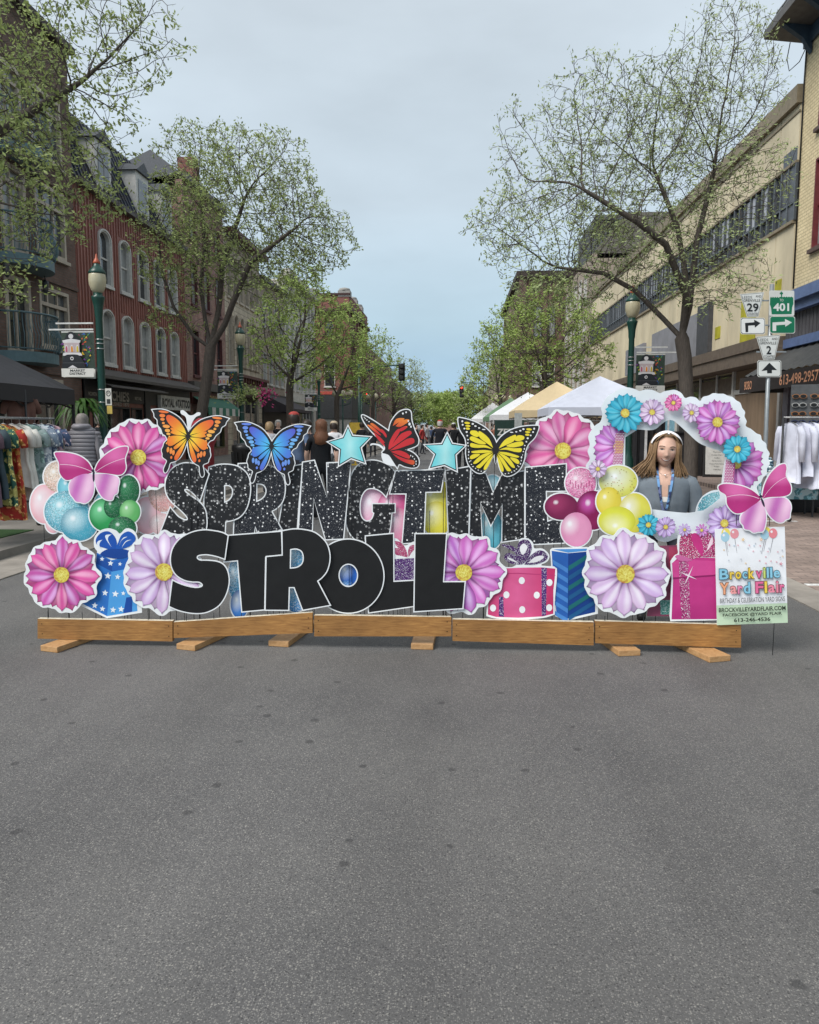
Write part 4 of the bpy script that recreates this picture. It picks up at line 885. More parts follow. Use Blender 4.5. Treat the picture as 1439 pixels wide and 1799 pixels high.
# --- SPRINGTIME
GT = 'glittery black letters of the upper word'; gd, gf = MATS['glitter_dots'], MATS['glitter_fine']
letter('S', 'spotted black letter S starting the upper word, under the orange butterfly', [(455,478,1),(430,448),(385,422),(335,410),(285,413),(235,438),(200,482),(183,540),(190,600),(222,652),(280,705),(318,745),(322,768),(298,768),(262,748),(235,718),(213,692,1),(148,858,1),(220,905),(330,915),(410,885),(438,820),(441,760),(430,700),(395,655),(345,620),(308,592),(302,574),(322,572),(352,592),(400,640,1)], [], -.066, gd, GT, 2)
letter('P', 'spotted black letter P of the upper word, between its S and R', [(460,436,1),(520,420),(590,420),(650,437),(698,480),(716,540),(714,615),(690,700),(640,755),(560,778,1),(556,872,1),(432,872,1),(428,640,1)], [[(553,547,1),(590,550),(609,577),(605,617),(585,645),(553,661,1)]], -.078, gd, GT, 2)
letter('R', 'finely glittered black letter R of the upper word, under the blue butterfly', [(645,415,1),(720,412),(800,418),(870,440),(920,490),(937,560),(925,640),(890,688),(850,712,1),(915,828,1),(768,852,1),(750,806,1),(740,858,1),(615,860,1),(625,640,1)], [[(757,537,1),(798,542),(821,572),(815,612),(790,640),(755,655,1)]], -.090, gf, GT, 2)
letter('I', 'narrow spotted black letter I between R and N of the upper word', [(965,436,1),(1048,418,1),(1024,650,1),(1012,820,1),(893,838,1),(928,640,1)], [], -.102, gd, GT, 2)
letter('N', 'finely glittered black letter N of the upper word', [(1052,405,1),(1122,394,1),(1204,628,1),(1205,410,1),(1352,404,1),(1305,885,1),(1196,890,1),(1118,628,1),(1108,832,1),(1026,826,1)], [], -.080, gf, GT, 2)
letter('G', 'spotted black letter G of the upper word with pink balloons showing inside', [(480,465,1),(425,618,1),(392,585),(348,567),(302,573),(270,615),(258,680),(266,745),(298,777),(335,766),(352,724,1),(342,716,1),(342,668,1),(480,668,1),(480,718,1),(460,720,1),(448,830),(430,880),(370,920),(290,915),(220,880),(180,810),(178,720),(195,560),(215,470),(260,415),(320,393),(380,398),(440,425)], [], -.092, gd, GT, 3)
letter('T', 'finely glittered black letter T of the upper word, below the second star', [(488,460,1),(795,452,1),(770,588,1),(674,590,1),(662,905,1),(530,915,1),(556,600,1),(452,600,1)], [], -.080, gf, GT, 3)
letter('I', 'spotted black letter I between T and M of the upper word', [(806,458,1),(957,432,1),(945,870,1),(822,870,1)], [], -.066, gd, GT, 3)
letter('M', 'spotted black letter M of the upper word, under the yellow butterfly', [(969,450,1),(1055,478,1),(1102,600,1),(1158,485,1),(1298,460,1),(1298,885,1),(1160,905,1),(1162,668,1),(1088,800,1),(1021,655,1),(1030,885,1),(955,862,1)], [], -.078, gd, GT, 3)
letter('E', 'finely glittered black letter E ending the upper word', [(190,255,1),(752,205,1),(750,575,1),(470,580,1),(475,730,1),(665,728,1),(660,862,1),(485,880,1),(492,1015,1),(720,940,1),(722,1305,1),(188,1330,1)], [], -.068, gf, GT, 6)
# --- flowers
flower('deep pink flower cut-out at the lower left end of the display', 108, 1010, 69, 'pink', -.004, 3, 12, .2)
flower('pink flower cut-out standing behind the orange butterfly and green balloons', 243, 803.5, 70, 'pink', -.075, 5, 12, .2)
flower('pale lavender flower cut-out partly behind the plain black S', 288, 1005, 76, 'lav', -.018, 8, 12, .205)
flower('purplish pink flower cut-out behind the foot of the last plain L', 815, 1006, 74, 'orchid', -.022, 11, 13, .2)
flower('pink flower cut-out standing above the glittered E, right of the yellow butterfly', 989, 792, 73, 'rose', -.092, 21, 11, .2, wide=.185)
flower('large pale lavender flower cut-out left of the magenta gift box', 1099, 1008.5, 80, 'lav', .006, 14, 12, .205)
# --- stars
def star_pts(cx, cy, r, rot, q=.45): return [(cx+(r if i % 2 == 0 else r*q)*math.sin(rot+i*PI/5), cy-(r if i % 2 == 0 else r*q)*math.cos(rot+i*PI/5)) for i in range(10)]
for (k, P, lab) in ((3, [(185,180),(212,238),(325,245),(262,310),(290,405),(205,375),(130,420),(138,322),(62,275),(155,248)], 'turquoise star cut-out above the N, left of the red butterfly'),
                    (3, [(812,225),(842,288),(922,300),(862,355),(870,455),(795,418),(705,438),(738,352),(672,295),(780,290)], 'turquoise star cut-out above the T, left of the yellow butterfly')):
    A = Art(-.05); o = [p[:2] for p in Z(k, P)]; A.sheet(offset(o, 2.6)); A.flat(offset(o, .6), (.015, .02, .024))
    cx = sum(p[0] for p in o)/10; cy = sum(p[1] for p in o)/10
    A.blob(offset(o, -1.1), lambda x, y: mixc(lin('6fd0d8'), lin('a9e2e4'), 1-abs(x-cx)/18), 3)
    for i in range(0): pass
    A.make('star_cutout', lab, 'star sign', 'turquoise stars above the letters', stakes=(-.03, .03))
# --- butterflies
def place(P, b, rot, sc, flip=False, c=(0, 0)):
    out = []
    for p in P:
        x, y = p[0]-b[0], p[1]-b[1]
        if flip: x = -x
        X = x*math.cos(rot)-y*math.sin(rot); Y = x*math.sin(rot)+y*math.cos(rot)
        out.append((c[0]+X*sc, c[1]+Y*sc)+tuple(p[2:]))
    return out[::-1] if flip else out
def derot(P, b, a): return [(b[0]+(p[0]-b[0])*math.cos(a)-(p[1]-b[1])*math.sin(a), b[1]+(p[0]-b[0])*math.sin(a)+(p[1]-b[1])*math.cos(a))+tuple(p[2:]) for p in P]
SWB = (1042, 355)
SW_SIL = [(1042,322,1),(1080,268),(1140,213),(1230,178),(1300,172),(1366,187,1),(1345,215),(1338,240),(1310,262),(1300,300),(1268,330),(1250,365),(1225,378),(1203,408,1),(1225,440),(1228,465),(1236,500),(1224,530),(1218,556),(1180,578),(1188,620),(1194,655),(1184,676),(1170,670),(1158,635),(1152,592),(1120,575),(1085,545),(1060,490),(1047,430),(1042,398,1)]
SW_CELL = [[(1056,342,1),(1085,290),(1140,237),(1210,207),(1240,215),(1236,250),(1185,300),(1110,325)],
 [(1060,350,1),(1110,328),(1180,305),(1194,316),(1178,330),(1190,345),(1150,357),(1100,356)],
 [(1058,362,1),(1130,362),(1190,380),(1205,405),(1195,450),(1160,452),(1105,405)],
 [(1052,372,1),(1100,410),(1140,455),(1138,474),(1118,470),(1080,425)],
 [(1048,380,1),(1078,430),(1112,500),(1124,540),(1116,562),(1096,555),(1068,480)]]
SW_DOT = [(1270,188,42,10),(1276,220,24,15),(1270,250,18,12),(1258,279,12,10),(1230,302,30,14),(1215,334,22,14),(1203,360,17,10),(1192,380,7,7),(1206,438,5,9),(1186,488,11,23),(1160,494,12,26),(1138,505,11,22),(1149,547,9,12)]
def swallowtail(label, c, rot, sc, inner, outer, off):
    A = Art(off); dr = lambda P: derot(P, SWB, -R(2.6)); sil = smooth(dr(SW_SIL), 3)
    Rr = place(sil, SWB, rot, sc, False, c); Ll = place(sil, SWB, rot, sc, True, c)
    A.sheet(offset(Rr, 1.5)); A.sheet(offset(Ll, 1.5)); A.sheet(ell(c[0], c[1]+1, 3, 11, 12)); A.k = 5
    bk = (.018, .018, .02); A.flat(Rr, bk); A.flat(Ll, bk); A.flat(ell(c[0], c[1], 1.8, 9, 12), bk)
    def f(x, y):
        d = math.hypot(x-c[0], y-c[1])/(230*sc); n = len(inner)-1; t = max(0, min(.999, d**.8))*n; i = int(t); return mixc(inner[i], inner[i+1], t-i)
    for fl in (False, True):
        for cell in SW_CELL: A.blob(smooth(place(dr(cell), SWB, rot, sc, fl, c), 3), f, 4)
        for (x, y, a, b) in SW_DOT:
            x, y = derot([(x, y)], SWB, -R(2.6))[0]
            A.blob(place(ell(x, y, a, b, 12), SWB, rot, sc, fl, c), lambda X, Y: mixc(outer[0], outer[1], abs(Y-c[1])/40), 2)
    return A
A = swallowtail('', (260+337/4.797, 710+272/4.797), R(6.6), 1.03/4.797, [lin('f8ee4a'), lin('f5c63c'), lin('f08a35'), lin('e5603a')], [lin('f6b95a'), lin('ee7a40')], -.052)
ant = smooth(Z(8, [(335,250,1),(330,180),(318,110),(280,82),(274,58),(292,50),(318,66),(345,92),(380,92),(415,70),(440,72),(440,92),(405,108),(375,150),(358,200),(345,250,1)]))
A.k = 0; A.sheet(ant, th=.0035); A.make('butterfly_cutout', 'orange and yellow butterfly cut-out perched above the spotted S', 'butterfly sign', 'black-edged butterflies on top of the letters', stakes=(-.04, .04))
A = swallowtail('', (260+1042/4.797, 710+355/4.797), R(2.6), 1/4.797, [lin('5fd0ee'), lin('55b4ea'), lin('4f86dc'), lin('5a5fc8')], [lin('79bdf0'), lin('6a86e0')], -.056)
A.make('butterfly_cutout', 'blue butterfly cut-out perched above the glittered R', 'butterfly sign', 'black-edged butterflies on top of the letters', stakes=(-.04, .04))
MB_ = (1062, 380); MROT = R(5.9)
M_SIL = [(1064,338,1),(1100,288),(1170,238),(1260,210),(1360,203),(1381,215),(1352,288),(1302,342),(1280,400),(1272,455),(1238,528),(1180,570),(1130,572),(1098,530),(1076,450),(1062,410,1)]
M_CELL = [[(1084,372,1),(1125,312),(1185,277),(1214,274),(1196,318),(1130,350)],[(1206,312),(1214,285),(1235,273),(1270,280),(1272,302),(1235,317)],[(1140,352),(1200,328),(1258,320),(1266,345),(1230,358),(1185,364)],
 [(1086,383,1),(1140,364),(1200,371),(1252,370),(1248,398),(1200,396),(1140,381)],[(1082,396,1),(1140,400),(1190,413),(1235,430),(1222,440),(1170,430),(1110,412)],[(1168,438),(1215,447),(1238,470),(1228,488),(1195,470)],
 [(1078,402,1),(1125,420),(1165,448),(1195,490),(1205,515),(1180,510),(1140,465)],[(1074,408,1),(1115,445),(1155,505),(1178,535),(1150,540),(1125,505),(1095,455)],[(1070,418,1),(1098,465),(1120,520),(1116,545),(1098,532),(1080,470)]]
M_TIP = [(1310,230,22,9),(1300,250,20,8),(1297,270,17,9)]
M_DOT = [(1268,228,9,7),(1245,240,9,6),(1215,248,8,5),(1180,252,14,4),(1348,225,7,8),(1340,250,7,7),(1322,275,7,6),(1300,296,8,7),(1290,322,6,6),(1278,350,6,5),(1275,375,5,7),(1268,395,5,5),(1254,438,5,9),(1252,462,4,6),(1246,486,5,6),(1234,508,5,4),(1216,525,5,4),(1200,538,5,4),(1180,548,5,4),(1158,556,5,4),(1134,560,5,4),(1112,556,4,4),(1226,500,4,4),(1205,540,3,3),(1262,420,3,4)]
A = Art(-.054); c = (620+1062/4.232, 700+380/4.232); dr = lambda P: derot(P, MB_, -MROT); sil = smooth(dr(M_SIL), 3); sc_ = 1/4.232
for fl in (False, True): A.sheet(offset(place(sil, MB_, MROT, sc_, fl, c), 1.8))
A.sheet(ell(c[0], c[1]+4, 3.4, 22, 12))
for fl in (False, True):
    A.sheet([p for p in smooth(place(dr([(1068,345,1),(1085,305),(1120,265),(1172,232),(1176,240),(1128,275),(1098,312),(1080,345,1)]), MB_, MROT, sc_, fl, c))])
A.k = 7
for fl in (False, True): A.flat(place(sil, MB_, MROT, sc_, fl, c), (.018, .018, .018))
A.flat(ell(c[0], c[1]-2, 3.2, 9, 12), (.018, .018, .018)); A.flat(ell(c[0], c[1]+9, 1.8, 16, 12), (.018, .018, .018))
for fl in (False, True):
    for cell in M_CELL: A.flat(smooth(place(dr(cell), MB_, MROT, sc_, fl, c), 3), lin('ead83a'))
    for q, cl in ((M_TIP, lin('e6d23a')), (M_DOT, lin('eceeee'))):
        for (x, y, a, b) in q:
            x, y = derot([(x, y)], MB_, -MROT)[0]; A.flat(place(ell(x, y, a, b, 8), MB_, MROT, sc_, fl, c), cl)
A.make('butterfly_cutout', 'yellow monarch butterfly cut-out above the spotted M', 'butterfly sign', 'black-edged butterflies on top of the letters', stakes=(-.04, .04))
A = Art(-.058)
RS = smooth(Z(9, [(268,245,1),(285,175),(335,108),(390,84),(428,98),(436,165),(460,240),(486,300),(478,345),(430,368),(386,380,1),(440,400),(480,437),(490,480),(476,508),(440,515),(385,505),(345,488),(330,515,1),(300,470),(270,425),(245,412),(218,402),(240,372),(215,320),(150,255),(95,190),(68,137),(78,125),(130,152),(200,197)]))
A.sheet(offset(RS, 1.8)); A.sheet(smooth(Z(9, [(215,405,1),(212,430),(232,478),(280,500),(328,505,1),(300,440),(260,400,1)])))
A.sheet(smooth(Z(9, [(235,392,1),(195,355),(150,345),(132,352),(130,340),(150,333),(205,345),(245,385,1)]))); A.k = 6
A.flat(RS, (.02, .018, .018))
rd, og = lin('c83238'), lin('e8873a')
def rf(x, y):
    X = (x-620)*4.232; Y = (y-700)*4.232; d = math.hypot(X-262, Y-385); return mixc(rd, og, (d-150)/110 if (X < 230 or Y < 210) else (d-150)/150 if Y > 400 else 0)
for P in ([(264,378,1),(272,325),(305,260),(338,226),(350,245),(312,310),(280,365)],[(268,382,1),(310,320),(360,262),(420,240),(437,260),(400,290),(330,340)],[(274,388,1),(340,342),(400,302),(448,296),(455,330),(400,352),(330,376)],
          [(296,205,1),(322,152),(380,147),(372,162),(330,185)],[(318,205,1),(360,165),(412,155),(415,172),(352,212)],[(345,228),(390,205),(405,215),(360,245)],[(282,396,1),(340,386),(392,402),(424,430),(414,448),(352,426)],[(292,408,1),(345,432),(400,452),(455,462),(450,492),(400,480),(340,450)],
          [(108,200),(130,200),(175,235),(210,275),(170,255)],[(130,192),(150,185),(200,225),(228,262),(185,235)],[(150,252),(200,285),(238,330),(205,315)],[(205,232),(225,235),(250,270),(245,290)],[(160,270),(205,300),(236,345),(228,350)]):
    A.blob(smooth(Z(9, P), 3), rf, 3)
for (x, y, a, b) in ((372,112,7,8),(396,103,6,7),(421,190,9,12),(432,210,6,9),(412,168,6,6),(92,150,5,4),(104,160,5,4),(120,172,5,4),(85,140,4,4),(430,425,4,6),(445,432,4,6),(458,450,4,6),(470,468,4,7),(470,488,4,6),(455,500,5,4),(440,112,0.1,0.1)):
    A.flat([p[:2] for p in Z(9, ell(x, y, a, b, 8))], lin('eceeee'))
A.make('butterfly_cutout', 'red butterfly cut-out with wings raised between the two turquoise stars', 'butterfly sign', 'black-edged butterflies on top of the letters', stakes=(-.04, .04))
def pinkfly(label, k, wings, body, off, **kw):
    A = Art(off); ws = [smooth(Z(k, w_)) for w_ in wings]
    for w_ in ws: A.sheet(offset(w_, 1.9))
    A.k = 6; dm, pk, pl = lin('b8347e'), lin('e07fb8'), lin('efc4e0')
    for i, w_ in enumerate(ws):
        cx = sum(p[0] for p in w_)/len(w_); cy = sum(p[1] for p in w_)/len(w_)
        if i < 2: A.blob(w_, lambda x, y: mixc(mixc(lin('dc6cab'), dm, (y-cy)/14+.45), lin('a92a70'), (abs(x-cx)/30)**2), 5)
        else: A.blob(w_, lambda x, y: mixc(mixc(lin('c46cb8'), pl, .5+.5*math.sin((x-cx)*.16+(y-cy)*.05)), lin('d98fc8'), (y-cy)/40), 6)
    for (a, b, cc) in body[1]: 
        q = Z(k, [a, b, cc]); m = [( (1-t)**2*q[0][0]+2*t*(1-t)*q[1][0]+t*t*q[2][0], (1-t)**2*q[0][1]+2*t*(1-t)*q[1][1]+t*t*q[2][1]) for t in [i/8 for i in range(9)]]
        A.flat([(p[0], p[1]-.5) for p in m]+[(p[0], p[1]+.5) for p in m[::-1]], lin('f0c8de'))
    for e in body[0]: A.flat([p[:2] for p in Z(k, place(ell(0, 0, e[2], e[3], 12), (0, 0), e[4], 1, False, (e[0], e[1])))], (.03, .02, .05))
    return A.make('butterfly_cutout', label, 'butterfly sign', 'plain pink butterflies at the ends of the display', **kw)
pinkfly('pink butterfly cut-out over the teal and green balloons at the left end', 1,
 [[(612,552,1),(580,495),(520,452),(440,432),(370,430),(362,445),(388,500),(392,560),(418,600),(450,612),(520,590),(600,565,1)],
  [(625,545,1),(650,492),(700,442),(770,402),(832,392),(840,412),(822,470),(828,530),(812,565),(780,578),(700,568),(632,562,1)],
  [(610,575,1),(550,572),(480,602),(456,648),(462,700),(482,728),(500,752),(530,758),(560,764),(592,742),(615,695),(618,620)],
  [(622,575,1),(700,572),(768,590),(784,620),(776,660),(772,695),(750,712),(738,742),(705,742),(672,722),(640,670),(626,620)]],
 ([(612,550,9,10,0),(616,588,7,36,0)], [((395,510),(500,505),(605,558)),((630,560),(700,500),(822,468))]), -.030, bottom=9)
pinkfly('pink butterfly cut-out tilted over the poster at the right end', 5,
 [[(898,748,1),(850,710),(780,682),(690,670),(645,684),(652,715),(690,742),(698,800),(740,848),(790,848),(850,812),(905,768,1)],
  [(914,748,1),(928,680),(962,612),(1010,562),(1052,547),(1064,572),(1060,622),(1090,680),(1086,728),(1040,748),(960,752),(918,762,1)],
  [(908,772,1),(845,812),(788,860),(780,905),(796,925),(806,950),(835,956),(860,972),(890,966),(922,958),(938,880),(926,805)],
  [(924,768,1),(980,757),(1050,757),(1084,785),(1092,820),(1086,850),(1082,882),(1058,892),(1040,908),(1005,905),(960,868),(932,815)]],
 ([(905,748,10,9,0),(918,785,7,30,-.35)], [((695,752),(800,720),(895,762)),((918,762),(980,660),(1065,628))]), .030, bottom=9)
# --- balloons
def cluster(label, balls, off, extra=None, **kw):
    A = Art(off)
    for b in balls: A.sheet(ell(b[0], b[1], b[2]+2.2, b[3]+2.2, 34), th=.0035)
    A.k = len(balls)+2
    for b in balls: A.ball(*b[:4], *[lin(x) for x in b[4]], **b[5])
    if extra: extra(A)
    return A.make('balloon_cutout', label, 'balloon sign', 'balloon cluster cut-outs on the display', **kw)
def zb(k, cx, cy, rx, ry, cols, **kw):
    s = {1: 3.7472, 2: 3.5975, 3: 3.5975, 4: 3.5275, 5: 3.5265, 6: 7.994}[k]; p = Z(k, [(cx, cy)])[0]; return (p[0], p[1], rx/s, ry/s, cols, kw)
PB = ('f3e6ea', 'eec3cb', 'e2959f'); TB = ('b9dde6', '5fb3c6', '2c869e'); GR = ('7ed09a', '2f9a55', '0f5a32'); GD = ('3d8a5c', '14603a', '0a3a24')
cluster('blush pink balloon cluster at the far left end of the display', [zb(1, 292, 770, 92, 128, PB), zb(1, 385, 590, 98, 102, ('e9dccb', 'dcb8a8', 'a08a72'), g=.45), zb(1, 350, 900, 50, 60, PB)], -.062)
cluster('teal balloon cluster with glitter below the left pink butterfly', [zb(1, 455, 660, 75, 90, ('8fd0dd', '6cbccd', '3a93a9')), zb(1, 440, 820, 148, 138, ('a9dbe4', '6ab4c6', '2f7f96'), g=.45), zb(1, 520, 900, 122, 112, ('cfeaf0', '4aa3ba', '1f7590'), g=.85), zb(1, 690, 780, 70, 90, ('9ad2dc', '62aabb', '2f8298'))], -.050)
cluster('green balloon cluster with white sparkles left of the upper S', [zb(1, 845, 680, 72, 100, GD, g=.9), zb(1, 690, 840, 102, 108, GR), zb(1, 745, 790, 62, 72, GD, g=.9), zb(1, 855, 820, 68, 78, ('a5dca0', '66b56a', '3a8d46')), zb(1, 805, 930, 92, 78, GD, g=.85)], -.040)
cluster('blush pink balloon cluster with gold glitter behind the upper S', [zb(1, 968, 845, 92, 122, PB), zb(1, 1075, 700, 98, 122, ('eddccf', 'e2a9a8', '9c8a6a'), g=.5), zb(1, 1060, 900, 80, 70, ('f2e2e2', 'eccfd0', 'd8a0a6'), g=.8)], -.112)
cluster('pink and rose balloon cluster seen through the spotted G', [zb(3, 355, 700, 105, 140, ('f4e3ec', 'e9a8c6', 'cf6a9c')), zb(3, 470, 700, 100, 130, ('f0b8cf', 'e0669e', 'b83a76')), zb(3, 500, 800, 90, 110, ('f3dbe4', 'eba0be', 'd0608f'))], -.116)
cluster('yellow balloon seen through the gap between T and I', [zb(3, 740, 640, 110, 130, ('f3f0b0', 'dfd54a', 'b8a91f')), zb(3, 745, 760, 95, 110, ('f5f2c0', 'e2d84e', 'c2b32a'))], -.120)
cluster('light blue balloon cluster seen through the spotted M', [zb(3, 1100, 560, 62, 75, ('d6eef2', '9fd2de', '5aa6b8')), zb(3, 1085, 830, 80, 125, ('bfe5ec', '63b5c8', '2f8ca5'))], -.118)
def magx(A):
    for i in range(9):
        x, y = Z(6, [(815+i*38, 470+((i*53) % 90))])[0]; A.flat([(x-.7, y-6), (x+.7, y-6), (x+.5, y+2+i % 3*2), (x-.5, y+2+i % 3*2)], lin('c04a86'))
cluster('maroon and pink balloon cluster right of the glittered E', [zb(6, 960, 470, 215, 215, ('f2c3d8', 'e08ab4', 'c2508c'), g=.45), zb(6, 690, 800, 235, 185, ('a03a66', '7f2450', '551538')), zb(6, 1130, 850, 240, 275, ('d65fb8', '8a1d56', '5a1238'), hx=-.3, hy=-.35, hr=.6), zb(6, 900, 1120, 218, 240, ('f6e6ee', 'e59abf', 'd27aa8'), hx=-.45, hy=-.3, hr=.7)], -.060, magx)
def yelx(A):
    rn = random.Random(4)
    for i in range(40):
        a = rn.uniform(0, 6.28); q = rn.random()**.5; x, y = Z(4, [(798+112*q*math.cos(a), 655+82*q*math.sin(a))])[0]
        A.flat([(x-.9, y-.5), (x+.7, y-.7), (x+.9, y+.5), (x-.7, y+.6)], lin(rn.choice(['a89a3a', '8b7b3c', 'c98a6a'])))
cluster('yellow balloon cluster with confetti left of the photo frame opening', [zb(4, 797, 655, 118, 98, ('e6ebe2', 'd9d96c', 'c2c24a'), hr=1.1, hx=-.2), zb(4, 740, 780, 78, 90, ('ece07a', 'e3d04a', 'cdb93a')), zb(4, 900, 850, 100, 122, ('f4f2dc', 'e4dd5c', 'cdc03a'), hx=-.4, hr=.8), zb(4, 790, 900, 115, 90, ('f4f3c0', 'dfe04a', 'c9c23c'), hx=-.1, hy=.3)], -.050, yelx)
cluster('glittery blue balloon cluster seen through the plain S, T and R', [zb(2, 625, 1140, 48, 130, ('cfe6ef', '5fa9d0', '2a6fae'), g=.3), zb(2, 1000, 1010, 75, 90, ('bfe0ee', '5fa6cf', '2a73b0'), g=.3), zb(2, 650, 1300, 55, 90, ('dfe9f4', '3f7fcc', '1f55a4')), zb(2, 1005, 1250, 75, 100, ('9fd0e6', '4793cf', '2468ac'), g=.4), zb(2, 820, 1180, 150, 120, ('bfe0ee', '5fa6cf', '2a73b0'), g=.4)], -.066)
cluster('royal blue balloon seen through the hole of the plain O', [zb(3, 185, 1110, 80, 95, ('c8d8f0', '2f6cc8', '174a9c'), hx=-.3, hr=.8), zb(3, 170, 1200, 60, 50, ('8fc0e8', '3f80cc', '1f55a4'), g=.5)], -.068)
# --- photo frame
FO = Z(4, [(640,900),(610,760),(640,680),(605,590),(598,555),(622,515),(608,470),(622,430),(612,380),(630,340),(660,305),(688,285),(700,240),(692,205),(705,165),(735,125),(765,108),(795,88),(850,72),(905,84),(930,96),(965,86),(1010,88),(1055,108),(1080,98),(1110,92),(1150,88),(1190,108),(1212,138),(1245,130),(1280,136),(1306,158)])+Z(5, [(548,132),(585,122),(612,108),(645,112),(675,112),(700,124),(730,132),(752,152),(778,168),(790,200),(808,225),(804,252),(818,282),(812,312),(845,330),(880,358),(905,368),(912,398),(938,420),(942,450),(960,482),(952,512),(962,545),(944,575),(942,610),(920,630),(908,660),(880,690),(900,760),(885,850),(870,930),(760,980),(560,990),(400,1005),(330,1028),(270,1022),(230,985),(150,960),(60,930)])
FH = [p[:2] for p in smooth(Z(5, [(66,382,1),(142,333,1),(240,336),(290,300),(325,278),(350,275),(380,290),(450,352),(520,415),(590,446),(655,470),(682,505),(676,560),(665,640),(660,706,1),(600,714),(545,748),(512,800),(500,845,1),(440,850),(330,840),(230,828),(60,815,1)]))]
A = Art(-.074); fo = smooth(FO, 3); A.sheet(fo, [FH], col=lin('e4ebef')); A.k = 3; rn = random.Random(31)
def fl(k, x, y, r, pal, n=12, seed=1, rc=.21, rot=0, **kw):
    s = {4: 3.5275, 5: 3.5265}[k]; p = Z(k, [(x, y)])[0]; flower_layers(A, p[0], p[1], r/s, pal, random.Random(seed), n, rc, rot=rot, back=r > 55, wide=.165, **kw)
fl(5, 755, 548, 186, 'orchid', 14, 9, .16, amin=-1.3, amax=1.9)
fl(4, 800, 440, 175, 'orchid', 14, 3, .18, amin=1.75, amax=4.9)
strip = lambda P, c: A.flat([p[:2] for p in Z(4, P)], c)
strip([(782,355),(836,352),(822,552),(762,552)], lin('b8608f'))
for i in range(6):
    for j in range(20):
        x = 784+i*9.5+(j % 2)*4.5-j*1.0; y = 360+j*9.8
        if x < 834-j*.7: A.flat([p[:2] for p in Z(4, ell(x, y, 3.2, 3.2, 6))], lin('e8e2ea') if not (y > 400 and y < 480 and x > 780) else lin('e8e070'))
strip([(1500,530),(1565,530),(1557,665),(1490,662)], lin('b8508c')) if False else None
A.flat([p[:2] for p in Z(5, [(690,522),(748,545),(735,668),(676,664)])], lin('c05a94'))
for i in range(6):
    for j in range(14):
        x = 688+i*10+(j % 2)*5-j*.8; y = 530+j*10
        if x < 742-j*.7: A.flat([p[:2] for p in Z(5, ell(x, y, 3.2, 3.2, 6))], lin('ece6ee'))
fl(4, 840, 232, 132, 'blue', 13, 4); fl(4, 1008, 226, 88, 'lav', 11, 5); fl(4, 1140, 168, 60, 'pink', 12, 6); fl(4, 1253, 230, 66, 'lav', 11, 7)
fl(5, 637, 288, 152, 'orchid', 13, 8); fl(5, 760, 455, 98, 'blue', 13, 12); fl(4, 672, 578, 62, 'lav', 9, 13)
fl(4, 985, 925, 78, 'blue', 10, 14); fl(4, 1092, 938, 72, 'lav2', 11, 15); fl(4, 1210, 955, 45, 'lav2', 10, 16); fl(4, 1315, 958, 45, 'orchid', 10, 17); fl(5, 680, 915, 122, 'lav2', 12, 18)
A.blob([p[:2] for p in Z(5, [(512,838),(518,800),(545,755),(590,728),(645,718),(652,740),(650,760),(600,800),(550,835)])], lambda x, y: (*mixc(lin('3e8ea0'), lin('8cc6cf'), (x-1225)/40), .35), 4)
A.make('photo_frame_cutout', 'flower covered white photo frame cut-out with the woman looking through its opening', 'photo frame sign', stakes=(-.42, .3))
# --- gifts
def P1(k, L): return [p[:2] for p in Z(k, L)]
A = Art(-.030); out = smooth(Z(1, [(620,1050),(622,990),(660,945),(715,930),(765,945),(790,965),(830,930),(880,945),(905,990),(910,1050),(880,1110,1),(925,1160,1),(935,1485,1),(705,1522,1),(505,1425,1),(590,1380,1),(640,1080,1)]))
A.sheet(out); A.flat(P1(1, [(638,1090),(735,1140),(880,1105),(905,1475),(705,1508),(540,1425),(610,1380)]), lin('2f74c4'))
A.flat(P1(1, [(735,1200),(880,1180),(905,1475),(705,1508)]), lin('4f9ede')); A.flat(P1(1, [(640,1100),(740,1150),(738,1215),(632,1160)]), lin('1d4f9e')); A.flat(P1(1, [(740,1150),(895,1110),(898,1185),(738,1215)]), lin('2560b2'))
A.flat(P1(1, [(832,1385),(872,1380),(870,1478),(812,1490)]), lin('1b4a9c'))
for (x, y, r) in ((672,1132,16),(728,1160,20),(790,1165,14),(710,1243,24),(775,1250,20),(692,1355,22),(760,1362,24),(812,1358,16),(624,1438,22),(675,1460,20),(745,1467,22),(798,1462,22)):
    p = Z(1, [(x, y)])[0]; A.flat(star_pts(p[0], p[1], r/3.747, .1), lin('e6eef4'))
for P, c in (([(755,1080,1),(690,1060),(640,1040),(632,1000),(665,960),(715,950),(755,985),(770,1040)], '1c50a8'), ([(755,1080,1),(775,1030),(800,975),(845,950),(885,975),(890,1010),(850,1050)], '2058b0'), ([(700,1120),(660,1100),(700,1070),(760,1065),(830,1070),(870,1095),(800,1130)], '164391')): A.flat(smooth(Z(1, P)), lin(c))
for P in ([(675,1005,1),(645,1015),(640,1040),(675,1075,1),(655,1045),(660,1020)], [(735,970,1),(695,975),(700,1005),(735,1055,1),(712,1010),(715,985)], [(840,985,1),(800,1010),(785,1050,1),(795,1015),(815,990)], [(868,1005,1),(830,1020),(800,1060,1),(815,1030),(835,1010)]): A.flat(smooth(Z(1, P)), lin('dfe8f2'))
A.make('gift_cutout', 'blue gift cut-out with white stars between the two left flowers', 'gift sign', 'gift box cut-outs on the display')
A = Art(-.058); A.sheet(smooth(Z(3, [(470,880,1),(500,890),(545,930),(600,905),(625,930),(620,1170,1),(470,1180,1)])))
A.flat(P1(3, [(475,1015),(618,1008),(614,1150),(475,1168)]), lin('54306e'), g=.35)
